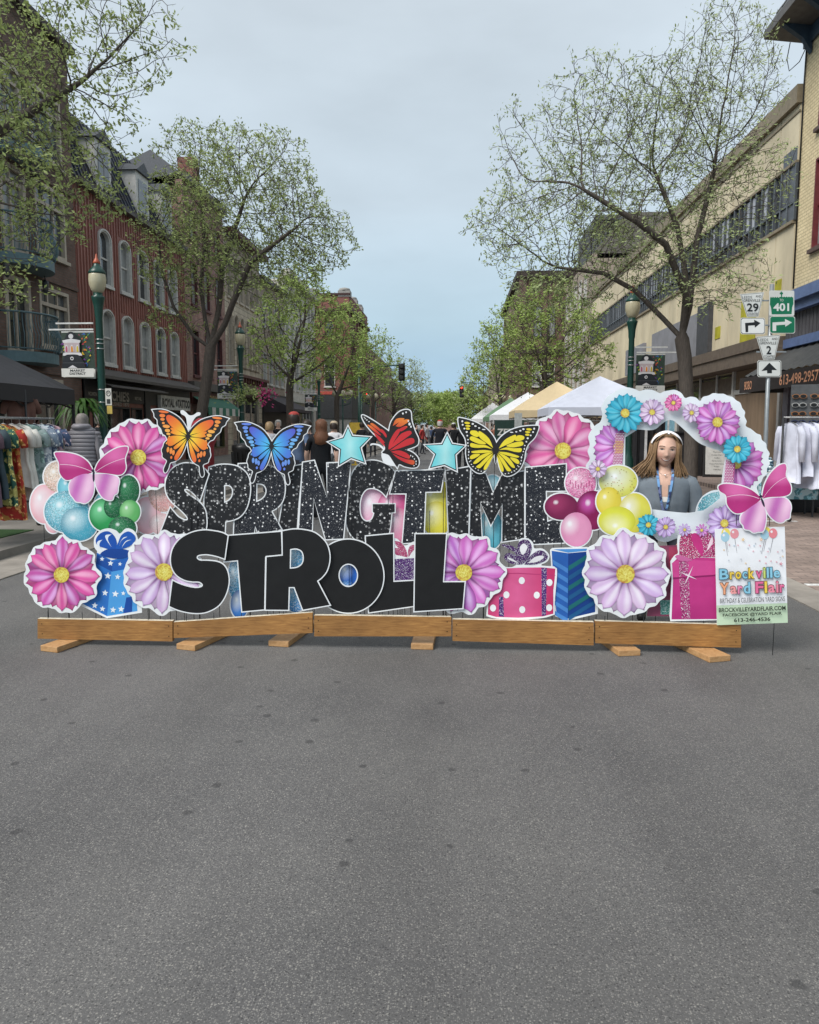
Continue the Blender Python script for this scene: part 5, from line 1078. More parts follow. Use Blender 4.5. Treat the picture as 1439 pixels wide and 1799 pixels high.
for P in ([(480,900,1),(520,910),(550,950),(565,1000,1),(530,970),(490,930)], [(482,945,1),(520,950),(550,980),(562,1005,1),(520,995),(485,985)], [(608,925,1),(580,930),(565,960),(568,1005,1),(590,970),(608,950)]): A.flat(smooth(Z(3, P)), lin('a8486e'), g=.6)
A.make('gift_cutout', 'small purple glitter gift cut-out with pink bow between the two plain Ls', 'gift sign', 'gift box cut-outs on the display')
A = Art(-.036); A.sheet(smooth(Z(4, [(0,1185,1),(70,1180,1),(160,1178),(180,1050),(190,1012),(235,1008),(270,1035),(278,1070),(330,1072),(370,1110),(360,1150),(320,1175),(400,1182,1),(418,1195,1),(418,1250),(405,1400),(405,1480,1),(330,1502),(180,1512),(40,1505),(-20,1490,1)])))
A.blob(P1(4, [(0,1200),(180,1190),(330,1188),(408,1196),(405,1250),(396,1330),(396,1475),(330,1492),(180,1500),(40,1495),(-10,1480)]), lambda x, y: mixc(lin('e0669a'), lin('c23568'), abs(x-908)/60), 5)
A.flat(P1(4, [(0,1225),(180,1222),(408,1235),(408,1240),(180,1228),(0,1231)]), lin('b83a70'))
A.flat(P1(4, [(322,1190),(356,1192),(350,1485),(324,1490)]), lin('4f2a72'), g=.4); A.flat(P1(4, [(60,1370),(85,1370),(90,1495),(58,1490)]), lin('4f2a72'), g=.4)
for (x, y) in ((200,1270),(105,1358),(293,1360),(203,1450),(372,1282),(370,1438),(22,1440)): A.flat(P1(4, ell(x, y, 19, 22, 14)), lin('eff0f2'))
for P in ([(190,1170,1),(130,1165),(90,1130),(110,1100),(160,1110),(195,1150)], [(200,1170,1),(160,1100),(110,1070),(75,1050),(95,1045),(150,1060),(200,1110)], [(195,1170,1),(175,1110),(175,1050),(200,1018),(240,1020),(262,1060),(250,1110),(215,1160)], [(215,1170,1),(250,1120),(300,1085),(340,1090),(362,1120),(340,1150),(280,1170)]): A.flat(smooth(Z(4, P)), lin('4a2c60'), g=.45)
for P in ([(190,1060),(212,1040),(235,1060),(225,1090),(205,1110),(190,1085)], [(240,1160,1),(280,1125),(325,1115),(335,1130),(290,1155)], [(180,1160,1),(140,1135),(110,1125),(130,1145)]): A.flat(smooth(Z(4, P)), lin('e4e4e6'))
A.make('gift_cutout', 'round pink gift cut-out with white polka dots and purple bow', 'gift sign', 'gift box cut-outs on the display')
A = Art(-.044); A.sheet(P1(4, [(375,1080),(390,1068),(605,1062),(680,1080),(672,1475),(485,1518),(405,1490),(385,1200)]))
A.flat(P1(4, [(385,1085),(488,1100),(485,1505),(415,1475),(392,1200)]), lin('2a5fae')); A.flat(P1(4, [(488,1100),(660,1085),(655,1465),(485,1505)]), lin('173f86'))
A.flat(P1(4, [(395,1076),(600,1072),(650,1080),(488,1097)]), lin('4f8fd0'))
for i in range(6):
    y = 1140+i*62; A.flat(P1(4, [(392, y), (486, y+55), (486, y+85), (396, y+28)]), lin('4a86cc'))
    A.flat(P1(4, [(490, y+40), (600, y-30), (655, y-60), (655, y-35), (490, y+70)]), lin('1f5a8c') if i % 2 else lin('1d6a6e'))
A.make('gift_cutout', 'dark blue striped gift cut-out left of the large lavender flower', 'gift sign', 'gift box cut-outs on the display')
A = Art(-.016); A.sheet(smooth(Z(5, [(345,1150,1),(370,1115),(392,1100),(388,1060),(392,1000),(420,965),(470,958),(500,968),(515,985),(550,955),(620,950,1),(636,950,1),(640,1515,1),(345,1522,1),(340,1490,1),(352,1260,1)])))
A.blob(P1(5, [(358,1160),(400,1120),(632,1130),(634,1508),(352,1510),(362,1260)]), lambda x, y: mixc(lin('c23a84'), lin('b02e78'), (y-1050)/40), 4)
A.flat(P1(5, [(355,1160),(400,1140),(632,1148),(632,1232),(360,1252)]), lin('d24a92')); A.flat(P1(5, [(360,1250),(632,1232),(632,1242),(360,1262)]), lin('8f2060'))
A.flat(P1(5, [(398,1140),(458,1140),(455,1240),(400,1245)]), lin('b0407e'), g=.2); A.flat(P1(5, [(400,1255),(460,1250),(468,1506),(415,1508)]), lin('a83876'), g=.2)
for P, c, g in (([(400,1110,1),(402,1020),(425,975),(470,972),(500,1010),(545,1120,1),(470,1135)], 'b0386c', .15), ([(545,1125,1),(520,1040),(540,985),(580,965),(622,962,1),(622,1125,1)], 'b03a74', .2), ([(545,1125,1),(490,1050),(475,990),(500,975),(530,1000),(548,1060)], 'c2357e', 1), ([(372,1120,1),(400,1110),(480,1140),(450,1148),(400,1145)], 'cc6aa0', 1)): A.flat(smooth(Z(5, P)), lin(c), g=g)
A.flat(smooth(Z(5, [(568,1090,1),(590,1020),(606,1000),(606,1040)])), lin('f0d8e4'))
sx, sy = Z(5, [(458, 1240)])[0][:2]; A.flat([(sx+(16 if i % 2 == 0 else 1.6)*(1.5 if i in (0, 4) else 1)*math.sin(i*PI/4+.35), sy-(16 if i % 2 == 0 else 1.6)*math.cos(i*PI/4+.35)*1.2) for i in range(8)], lin('f2e0ec'))
A.make('gift_cutout', 'magenta gift cut-out with glitter ribbon beside the poster', 'gift sign', 'gift box cut-outs on the display')
A = Art(-.050); A.sheet(P1(5, [(255,1055),(395,1050),(395,1490),(200,1490)]), col=lin('8a4560')); A.flat(P1(5, [(280,1390),(350,1390),(345,1480),(285,1480)]), lin('4f8f86'), g=.3); A.flat(P1(5, [(335,1062),(392,1060),(392,1180),(335,1180)]), lin('a8405f'))
A.make('gift_cutout', 'dull red gift cut-out mostly hidden between the lavender flower and magenta gift', 'gift sign', 'gift box cut-outs on the display')
# --- poster
PQ = [(1255.9, 929.5), (1378.7, 925.2), (1384.2, 1094), (1259.8, 1098.3)]
def pm(u, v):
    a, b, c, d = PQ; return tuple((a[i]*(1-u)+b[i]*u)*(1-v)+(d[i]*(1-u)+c[i]*u)*v for i in (0, 1))
A = Art(.014); A.sheet(PQ, col=lin('eceef2')); A.flat([pm(.0, .795), pm(1, .795), pm(1, 1), pm(0, 1)], lin('c6dcbe'))
def pf(P, c): A.flat([pm(*p) for p in P], lin(c))
def pe(x, y, rx, ry, c, n=16): pf([(x+rx*math.cos(2*PI*i/n), y+ry*math.sin(2*PI*i/n)) for i in range(n)], c)
for (x, y, c) in ((.155,.045,'f0dc6a'),(.145,.085,'a8cfe0'),(.28,.055,'e89aa4'),(.74,.05,'f0dc6a'),(.71,.075,'a8cfe0'),(.83,.065,'e88a94')):
    pf([(x-.004, y+.04), (x+.004, y+.04), (x+(.03 if x < .5 else -.05), y+.20), (x+(.026 if x < .5 else -.054), y+.20)], '8a8a90'); pe(x, y, .062, .052, '6a6068' if c == 'x' else c); pe(x-.02, y-.018, .018, .014, 'f2eef0', 8)
rn = random.Random(2)
for i in range(26):
    x, y = rn.uniform(.04, .96), rn.uniform(.12, .40)
    pe(x, y, .010, .0075, rn.choice(['8fb4cc', 'e2b04a', 'd46a80', '9fa8b4']), 7); pe(x, y, .005, .004, 'eceef2', 6)
for (x, y, c) in ((.40,.12,'e8b858'),(.66,.125,'e8b070'),(.93,.385,'d85a74')):
    A.flat(star_pts(*pm(x, y), 3.2, .2), lin(c)); A.flat(star_pts(*pm(x, y), 1.4, .2), lin('eceef2'))
def word(s, x, y0, y1, cols, ws, g=.004):
    for ch, c, w_ in zip(s, cols, ws):
        if ch != ' ':
            asc = ch in 'BklFdYi' or ch.isupper(); top = y0 if asc else y0+(y1-y0)*.3; bot = y1+(.03 if ch == 'y' else 0)
            if ch == 'Y' and y0 > .5: pass
            w_ *= .94; A.text(ch, x-.003, top-.004, x+w_+.003, bot+.004, lin(mixhex(c)), .075, pm); A.text(ch, x+.006, top+.004, x+w_-.006, bot-.004, lin(c), .02, pm)
        x += (w_ if ch != ' ' else w_*.94)+g*.94
def mixhex(c): return '%02x%02x%02x' % tuple(int(int(c[i:i+2], 16)*.55) for i in (0, 2, 4))
B_, Y_, K_, G_ = '8cc8e0', 'f0cf54', 'e56f9c', 'c8d878'
word('Brockville', .045, .415, .53, [B_, Y_, Y_, B_, Y_, K_, G_, B_, B_, B_], [.15, .075, .095, .085, .1, .105, .045, .04, .045, .105], .009)
word('Yard Flair', .045, .56, .685, ['f0a880', 'f0a0a0', 'e88ab0', B_, B_, K_, Y_, 'e88aa0', 'e88aa0', 'e56f9c'], [.15, .105, .08, .11, .05, .13, .045, .11, .045, .08], .009)
A.text('BIRTHDAY & CELEBRATION YARD SIGNS', .05, .725, .97, .775, lin('38383c'), .0, pm)
A.text('BROCKVILLEYARDFLAIR.COM', .03, .822, .975, .868, lin('1c2a20'), .02, pm)
A.text('FACEBOOK @YARD FLAIR', .085, .882, .92, .922, lin('1c2a20'), .02, pm)
A.text('613-246-4536', .24, .935, .755, .975, lin('1c2a20'), .025, pm)
A.make('poster_board', 'white yard-sign company poster with a green band at the right end of the display', 'poster', stakes=(.33,), bottom=.0)
# --- timber
def woodmat(name, c1, c2, sx):
    m, N, K, b = nmat(name); tc = N.new('ShaderNodeTexCoord'); mp = N.new('ShaderNodeMapping'); mp.inputs['Scale'].default_value = sx; K.new(tc.outputs['Object'], mp.inputs[0])
    n1 = node(N, 'ShaderNodeTexNoise', Scale=9, Detail=8, Roughness=.65, Distortion=.6); K.new(mp.outputs[0], n1.inputs['Vector'])
    c = mix(N, K, rng(N, K, n1.outputs[0], .3, .7), c1, c2)
    n2 = node(N, 'ShaderNodeTexNoise', Scale=2.2, Detail=3); K.new(tc.outputs['Object'], n2.inputs['Vector']); c = mix(N, K, 1, c, rng(N, K, n2.outputs[0], .3, .7, .75, 1.15), 'MULTIPLY')
    vo = node(N, 'ShaderNodeTexVoronoi', Scale=6.5); mp2 = N.new('ShaderNodeMapping'); mp2.inputs['Scale'].default_value = (.75, 1, 1.0); K.new(tc.outputs['Object'], mp2.inputs[0]); K.new(mp2.outputs[0], vo.inputs['Vector'])
    s = N.new('ShaderNodeSeparateColor'); K.new(vo.outputs['Color'], s.inputs[0])
    a = rng(N, K, vo.outputs['Distance'], .10, .04); q = rng(N, K, s.outputs[0], .62, .64); mu = N.new('ShaderNodeMath'); mu.operation = 'MULTIPLY'; K.new(a, mu.inputs[0]); K.new(q, mu.inputs[1])
    c = mix(N, K, mu.outputs[0], c, (.06, .025, .01)); K.new(c, b.inputs['Base Color']); b.inputs['Roughness'].default_value = .6
    bp = node(N, 'ShaderNodeBump', Strength=.35, Distance=.004); K.new(n1.outputs[0], bp.inputs['Height']); K.new(bp.outputs[0], b.inputs['Normal']); return m
W1 = woodmat('stained_timber', lin('ab7d45'), lin('7b5227'), (1, 1, 10)); W2 = woodmat('fresh_timber', lin('cba272'), lin('a67a4c'), (3, 3, 6)); WT = mat('pale_timber_top', 'c9c0ad', .8, .3, 30, .4, 90)
for P, lab in (([(66,1087),(303,1091),(303,1127),(66,1122)], 'timber base board furthest left, under the blue star gift'), ([(305,1093),(549,1076),(549,1112),(305,1121)], 'timber base board tilting up to the right under the plain S, T and R'),
               ([(552,1081),(793,1084),(793,1118),(552,1118)], 'timber base board under the plain O and the two Ls'), ([(795,1088),(1043,1093),(1043,1134),(795,1126)], 'timber base board under the polka dot and striped gifts'), ([(1046,1091),(1302,1098),(1302,1138),(1046,1130)], 'timber base board with dark knots under the large lavender flower, furthest right')):
    q = [dsp(*p, 0) for p in P]; x0 = q[0][0]; m = MB()
    v = [(p[0]-x0, 0, p[2]) for p in q]; v = v+[(a, .038, c) for a, b, c in v]
    m.add(v, [(0,3,2,1), (4,5,6,7), (3,7,6,2), (1,2,6,5), (0,4,7,3)], 0); m.add(v, [(0,1,5,4)], 1)  # top face takes a paler colour than the other faces
    # inner side rounding strip and screws
    for fx in (.03, .97):
        for fz in (.25, .75):
            X = v[0][0]+(v[1][0]-v[0][0])*fx; zt = v[0][2]+(v[1][2]-v[0][2])*fx; zb_ = v[3][2]+(v[2][2]-v[3][2])*fx
            m.add([(X+.004*math.cos(a), -.001, zb_+(zt-zb_)*fz+.004*math.sin(a)) for a in [PI/3*i for i in range(6)]], [(0,1,2,3,4,5)], 2)
    o = m.build('timber_board', [W1, WT, mat('screw_head', '2a2622', .5, metal=.7)], None, DL+DU*x0-Vector((0, 0, DL.z)), DROT)
    tag(o, lab, 'wooden board', 'timber base boards in a row under the display')
for (xa, xb, ya, ang, lab) in ((66, 105, 1135, 16, 'wooden foot plank furthest left, angled under the first board'), (306, 346, 1132, 16, 'wooden foot plank at the left end of the tilted board'), (470, 508, 1126, 9, 'wooden foot plank at the right end of the tilted board'),
                              (722, 761, 1131, 2, 'wooden foot plank straight under the board below the last plain L'), (1086, 1127, 1142, -11, 'wooden foot plank under the large lavender flower'), (1243, 1288, 1152, -18, 'wooden foot plank furthest right, below the poster')):
    a = on_z(xa, ya, .042); b = on_z(xb, ya, .042); w_ = (b-a).length*math.cos(R(ang)) ; L = .62; m = MB()
    m.box(-w_/2, w_/2, 0, L, 0.001, .040); o = m.build('foot_plank', W2, None, ((a+b)/2).xy.to_3d(), -R(ang))
    bv = o.modifiers.new('bevel', 'BEVEL'); bv.width = .003; bv.segments = 2
    tag(o, lab, 'wooden plank', 'foot planks under the timber boards')
# ================================================================ street furniture
green_metal = mat('green_post_paint', (.008, .050, .038), .35, .15, 6, spec=.5); globe = mat('lamp_globe', (.46, .42, .29), .25, .12, 4, spec=.6); copper = mat('copper_finial', (.42, .10, .05), .4)
def make_lamp():
    root = empty('street_lamp', (0, 0, 0), 0, 'x', 'street lamp', 'green street lamps')
    b = MB(); b.lathe([(.24, 0), (.24, .12), (.17, .2), (.16, .75), (.11, .85), (.098, 1.0), (.078, 3.55), (.09, 3.60), (.10, 3.75), (.13, 3.88), (.15, 3.94), (.15, 3.97), (.10, 3.99), (.10, 4.05)], n=16); b.build('post', green_metal, root)
    b = MB(); b.lathe([(.09, 4.03), (.15, 4.10), (.19, 4.20), (.20, 4.30), (.19, 4.38), (.18, 4.41)], n=20); b.build('globe', globe, root)
    b = MB(); b.lathe([(.19, 4.40), (.20, 4.43), (.15, 4.49), (.10, 4.54), (.075, 4.57), (.07, 4.61)], n=20); cap = b.build('cap', green_metal, root)
    b = MB(); b.lathe([(.075, 4.60), (.08, 4.63), (.05, 4.68), (.028, 4.71), (.025, 4.75), (.01, 4.79)], n=12); b.build('finial', copper, cap)
    b = MB(); 
    for z in (1.9, 2.15, 2.95, 3.05, 3.13): b.lathe([(.097, z), (.097, z+.018)], n=12)
    b.build('clamp_band', mat('steel_band', (.35, .36, .35), .35, metal=.7), root); return root
def banner_on(loc, label, flip=-1, z1=3.38):
    """banner with the clock tower picture and MARKET DISTRICT; hangs on the -x side"""
    root = empty('street_banner', loc, 0, label, 'banner', 'market district banners on the lamps')
    H_ = .93; W_ = .66; x1 = -.12; x0 = x1-W_
    if flip > 0: x0, x1 = .12, .12+W_
    b = MB(); rod = mat('white_rod', (.6, .6, .58), .4)
    b.bar((x0-.1, 0, z1+.12), (x1 if flip < 0 else x1+.05, 0, z1+.12), .03); b.bar((x0-.25 if flip < 0 else x0, 0, z1), (x1 if flip < 0 else x1+.25, 0, z1), .03); b.build('rod', rod, root)
    A = Art(0, fn=lambda x, y, o: (x0+x*(x1-x0), -o, z1-.03-y*H_), step=.0008)
    A.sheet([(0, 0), (1, 0), (1, 1), (0, .97)], col=lin('d8d6d0'), th=.003)
    rn = random.Random(6); cols = ['2f4a38', 'a8324a', 'd8b62e', '3a66a8', '7a3a8a', '4f9a4a', 'd86a2a', '9ac23a', '203028', 'b8446a']
    A.flat([(0, .03), (1, .03), (1, .8), (0, .8)], lin('39463c'))
    for i in range(60):
        x, y = rn.uniform(.0, .93), rn.uniform(.04, .72); 
        if .15 < x < .55: x += .4
        x = min(x, .92); a = rn.uniform(0, 3); l = rn.uniform(.03, .09)
        A.flat([(x+l*math.cos(a), y+l*math.sin(a)*.7), (x+.02, y-.02), (min(.99, x-l*math.cos(a)*.5+.03), y-l*math.sin(a)*.5+.03)], lin(rn.choice(cols)))
    ink, wh_ = lin('24262a'), lin('d2cfd0')
    A.flat([p[:2] for p in smooth([(.05,.20,1),(.14,.16),(.22,.05),(.33,.02),(.45,.05),(.55,.14),(.62,.20,1)])], ink)
    A.flat([(.06, .2), (.34, .165), (.62, .2), (.60, .25), (.08, .25)], wh_); A.flat([(.10, .25), (.58, .25), (.58, .46), (.12, .46)], lin('b8a8aa')); A.flat(ell(.33, .115, .075, .05, 14), wh_)
    for x, c in ((.18, 'b05a70'), (.35, 'd88a2a'), (.52, 'c8b03a')): A.flat(arch_pts_(x, .44, .10, .15), wh_); A.flat(arch_pts_(x, .44, .065, .125), lin(c))
    A.flat([(.08, .46), (.62, .46), (.66, .52), (.06, .52)], wh_); A.flat([p[:2] for p in smooth([(.10,.54,1),(.20,.50),(.50,.50),(.60,.54,1),(.70,.66),(.76,.78,1),(.02,.78,1),(.05,.64)])], ink); A.flat(ell(.34, .58, .055, .04, 12), wh_); A.flat(ell(.34, .58, .028, .02, 10), ink)
    A.flat([(.05, .67), (.72, .67), (.725, .675), (.05, .675)], lin('6a6c70')); A.flat([(.2, .78), (.35, .72), (.5, .78)], wh_); A.flat([(0, .79), (1, .79), (1, .97), (0, .965)], lin('d6d4ce'))
    A.text('MARKET', .27, .81, .73, .86, ink, .03); A.text('DISTRICT', .25, .875, .75, .925, ink, .03)
    b = A.mb.build('banner_cloth', MATS['print'], root, colors=A.col); return root
def arch_pts_(x, y, w, h): return [(x-w/2, y), (x+w/2, y), (x+w/2, y-h*.6), (x+w*.3, y-h*.9), (x, y-h), (x-w*.3, y-h*.9), (x-w/2, y-h*.6)]
LM = make_lamp()
for i, (x, y, s, lab) in enumerate(((-7.04, 15.1, 1.0, 'nearest green lamp post with cream globe, in front of the red clad building'), (-6.93, 24.8, .98, 'green lamp post with a flower basket in front of the cream stone building'), (-7.45, 42, .98, 'farther green lamp post on the left beside the off-white building'),
                              (4.08, 18.5, .98, 'green lamp post on the right, half hidden by the sparse tree'))):
    o = LM if i == 0 else copy_tree(LM); o.scale = (.84, .84, 1); o.location = (x, y, .1 if x < 0 else 0); o['label'] = lab
banner_on((-7.04, 15.1, .06), 'market district banner on the nearest left lamp post'); banner_on((-6.93, 24.8, 0), 'market district banner on the lamp with the flower basket'); banner_on((-7.45, 42, 0), 'market district banner on the farthest left lamp'); banner_on((4.08, 18.5, 0), 'market district banner on the right lamp behind the sparse tree', 1, 3.25)
# parking sign on the first lamp
r = empty('parking_sign', (-6.86, 14.98, 0), 0, 'white parking sign with yellow tab strapped to the nearest left lamp post', 'sign')
A = Art(0, fn=lambda x, y, o: (x, -o, y), step=.001); A.sheet([(-.062, 1.95), (.062, 1.95), (.062, 2.28), (-.062, 2.28)], col=lin('cfcdc6')); A.flat(ell(0, 2.18, .05, .058), lin('26282a')); A.flat(ell(0, 2.18, .035, .042), lin('cfcdc6')); A.text('P', -.018, 2.215, .022, 2.15, lin('26282a')); A.flat([(-.035, 1.98), (.035, 1.98), (.035, 2.07), (-.035, 2.07)], lin('3a3c3e'))
A.mb.build('sign_plate', MATS['print'], r, colors=A.col)
A = Art(0, fn=lambda x, y, o: (x, -o, y), step=.001); A.sheet([(-.04, 1.78), (.065, 1.78), (.065, 1.94), (-.04, 1.94)], col=lin('c8b060')); A.mb.build('yellow_tab', MATS['print'], r, colors=A.col)
# flower basket
r = empty('flower_basket', (-6.55, 24.6, 2.55), 0, 'hanging basket of yellow-green leaves and magenta flowers on the second left lamp', 'flower basket'); rn = random.Random(1); b = MB(); c = MB()
for i in range(500):
    p = Vector((rn.gauss(0, .36), rn.gauss(0, .2), rn.gauss(0, .15))); a = Vector((rn.gauss(0,1), rn.gauss(0,1), rn.gauss(0,1))).normalized(); q = a.orthogonal().normalized(); s = .05
    (c if p.x > .28 else b).add([p-a*s, p+q*s*.6, p+a*s, p-q*s*.6], [(0,1,2,3)])
b.build('foliage', leaf_y, r); c.build('flower_heads', mat('magenta_petals', (.35, .02, .12), .6), r); b = MB(); b.lathe([(.05, -.25), (.22, -.1), (.26, 0)], n=12); b.bar((0, 0, 0), (-.35, .15, .45), .02); b.build('basket', mat('basket_brown', (.05, .035, .025), .8), r)
# route marker assembly
PX = on_y(1350, 700, 12.0).x; r = empty('road_sign_post', (PX, 12.0, 0), YAW*.6, 'grey steel post carrying six county road and highway route markers', 'road sign')
b = MB(); b.tube([(0, 0, 0), (-.01, 0, 1.2), (-.03, 0, 3.62)], .032, 10); b.build('pole', mat('galvanised_steel', (.28, .30, .31), .4, .15, 8, metal=.5), r)
SG = 12.0/FPX
def zsig(px, py): p = on_y(1280+px/8.566, 490+py/8.566, 12.0); return (p.x-PX, p.z)
def plate(nm, outer, layers, label=None, rnd_=0):
    A = Art(.045, fn=lambda x, y, o: (lambda q: (q[0], -o, q[1]))(zsig(x, y)), step=.0012)
    A.sheet(outer, th=.003, col=lin('c6c8c4'))
    for kind, *a in layers: (A.flat if kind == 'f' else A.text)(*a)
    o = A.mb.build(nm, MATS['print'], r, colors=A.col)
    if label: o['label'] = label
    return o
ink, sw, sg = lin('1b1d1f'), lin('cdd0cd'), lin('0c6a4a')
def trap(x, y, num, nx0, nx1):
    o = [(x, y+35), (x+368, y), (x+282, y+372), (x+108, y+378)]
    ins = [(x+12, y+44), (x+354, y+12), (x+274, y+362), (x+116, y+366)]; ins2 = [(x+18, y+48), (x+348, y+18), (x+270, y+357), (x+120, y+360)]
    L = [('f', ins, ink), ('f', ins2, sw), ('t', 'LEEDS', x+36, y+62, x+182, y+100, ink, .0), ('t', 'AND', x+238, y+48, x+324, y+84, ink, .0), ('t', 'GRENVILLE', x+52, y+108, x+306, y+148, ink, .0), ('t', num, nx0, y+172, nx1, y+296, ink, .02), ('t', 'COUNTIES', x+118, y+312, x+272, y+348, ink, .0)]
    plate('route_marker', [(x, y+35), (x+368, y), (x+282, y+372), (x+108, y+378)], L, f'white county {num} route marker')
trap(145, 205, '29', 250, 425); trap(392, 842, '2', 545, 620)
def rr(x0, y0, x1, y1, q=22): return [(x0+q, y0), (x1-q, y0), (x1, y0+q), (x1, y1-q), (x1-q, y1), (x0+q, y1), (x0, y1-q), (x0, y0+q)]
plate('arrow_plate', rr(152, 592, 528, 840), [('f', rr(160, 600, 520, 832), ink), ('f', rr(166, 606, 514, 826), lin('d6d8d6')), ('f', [(222, 672), (362, 660), (358, 622), (458, 672), (372, 742), (368, 706), (270, 712), (270, 808), (230, 810)], ink)], 'white arrow plate bending right')
plate('arrow_plate', rr(410, 1228, 775, 1480), [('f', rr(418, 1236, 767, 1472), ink), ('f', rr(426, 1243, 760, 1465), sw), ('f', [(472, 1390), (592, 1265), (708, 1375), (630, 1375), (632, 1422), (558, 1425), (556, 1380)], ink)], 'white arrow plate pointing up')
plate('arrow_plate', rr(598, 568, 985, 825), [('f', rr(606, 576, 977, 817), sg), ('f', [(640, 662), (830, 650), (828, 608), (935, 660), (836, 725), (832, 694), (696, 704), (696, 790), (640, 790)], sw)], 'green arrow plate bending right')
crown_ = [(628, 540), (618, 440), (600, 390), (604, 300)]+[(615+i*17, 292 if i % 2 else 276) for i in range(9)]+[(770, 280), (768, 240), (750, 236), (752, 212), (768, 212), (768, 198), (785, 198), (786, 212), (800, 214), (798, 236), (786, 240), (786, 276)]+[(800+i*18, 272 if i % 2 else 284) for i in range(9)]+[(955, 285), (958, 380), (940, 430), (930, 535)]
plate('route_marker', rr(588, 182, 972, 562, 14), [('f', crown_, sg), ('t', 'TO', 748, 308, 806, 346, sw, .0), ('t', '401', 652, 372, 892, 492, sw, .03)], 'green and white highway 401 crown marker')
b = MB(); 
for zz in (330, 700, 1100): p = zsig(560, zz); b.bar((-.22, -.015, p[1]), (.22, -.015, p[1]), .018, .02)
b.build('bracket', MATS['galvanised_steel'], r)
# traffic signals
def signal(name, label, base, armz, headpts, lit, cols='g'):
    r = empty(name, base, 0, label, 'traffic light', 'traffic lights at the crossing'); b = MB(); b.lathe([(.14, 0), (.11, .4), (.09, armz+.3)], n=10); b.build('pole', green_metal, r)
    hx = headpts[0]-base[0]; b = MB(); b.tube([(0, 0, armz-.5), (hx*.4, 0, armz), (hx, 0, armz+.12)], [.06, .05, .035], 8); b.build('arm', green_metal, r)
    z = headpts[1]; h = MB(); h.box(hx-.2, hx+.2, -.15, .12, z-.55, z+.55)
    for k in range(3): h.tube([(hx, -.15, z+.36-k*.36), (hx, -.36, z+.36-k*.36)], .15, 10)
    hd = h.build('signal_head', mat('signal_black', (.015, .016, .017), .5), r)
    for k in range(3):
        on = (k == lit); mm = mat('signal_lens_off', (.03, .03, .03), .3)
        if on and 'signal_red' not in MATS:
            m_, N_, K_, b_ = nmat('signal_red'); b_.inputs['Base Color'].default_value = (.6, .02, .02, 1); b_.inputs['Emission Color'].default_value = (1, .04, .03, 1); b_.inputs['Emission Strength'].default_value = 1.2; MATS['signal_red'] = m_
        l = MB(); n = 12; l.add([(hx+.12*math.cos(2*PI*i/n), -.375, z+.36-k*.36+.12*math.sin(2*PI*i/n)) for i in range(n)], [tuple(range(n))]); l.build('lens', MATS['signal_red'] if on else mm, hd)
    return r
a = on_y(705, 653, 50); signal('traffic_light', 'dark traffic light hanging left of the street gap', (-6.3, 50.5, 0), a.z+.35, (a.x, a.z), 9)
a = on_y(811, 688, 75); signal('traffic_light', 'red traffic light hanging over the middle of the far street', (5.6, 75, 0), a.z+.75, (a.x, a.z), 0)
a = on_y(646, 700, 74); signal('traffic_light', 'small red traffic light near the turreted corner block', (a.x-.6, 74, 0), a.z+.2, (a.x, a.z), 0)
# cluster lamps at the crossing
for px, Y, lab in ((660, 66, 'cluster of white globe lamps at the left corner of the crossing'), (602, 60, 'cluster of globe lamps in front of the turreted corner block'), (885, 70, 'cluster of globe lamps behind the white tents on the right')):
    x = on_y(px, 700, Y).x; r = empty('cluster_lamp', (x, Y, 0), 0, lab, 'street lamp', 'clustered globe lamps at the crossing'); b = MB(); b.lathe([(.12, 0), (.07, .5), (.06, 3.7)], n=8)
    for dx in (-.6, 0, .6): b.tube([(0, 0, 3.2), (dx, 0, 3.4), (dx, 0, 3.9)], .03, 5)
    b.build('post', green_metal, r)
    for dx in (-.6, 0, .6): b = MB(); b.lathe([(.08, 3.9), (.22, 4.05), (.24, 4.2), (.15, 4.38), (.02, 4.45)], dx, 0, 10); b.build('globe', globe, r)
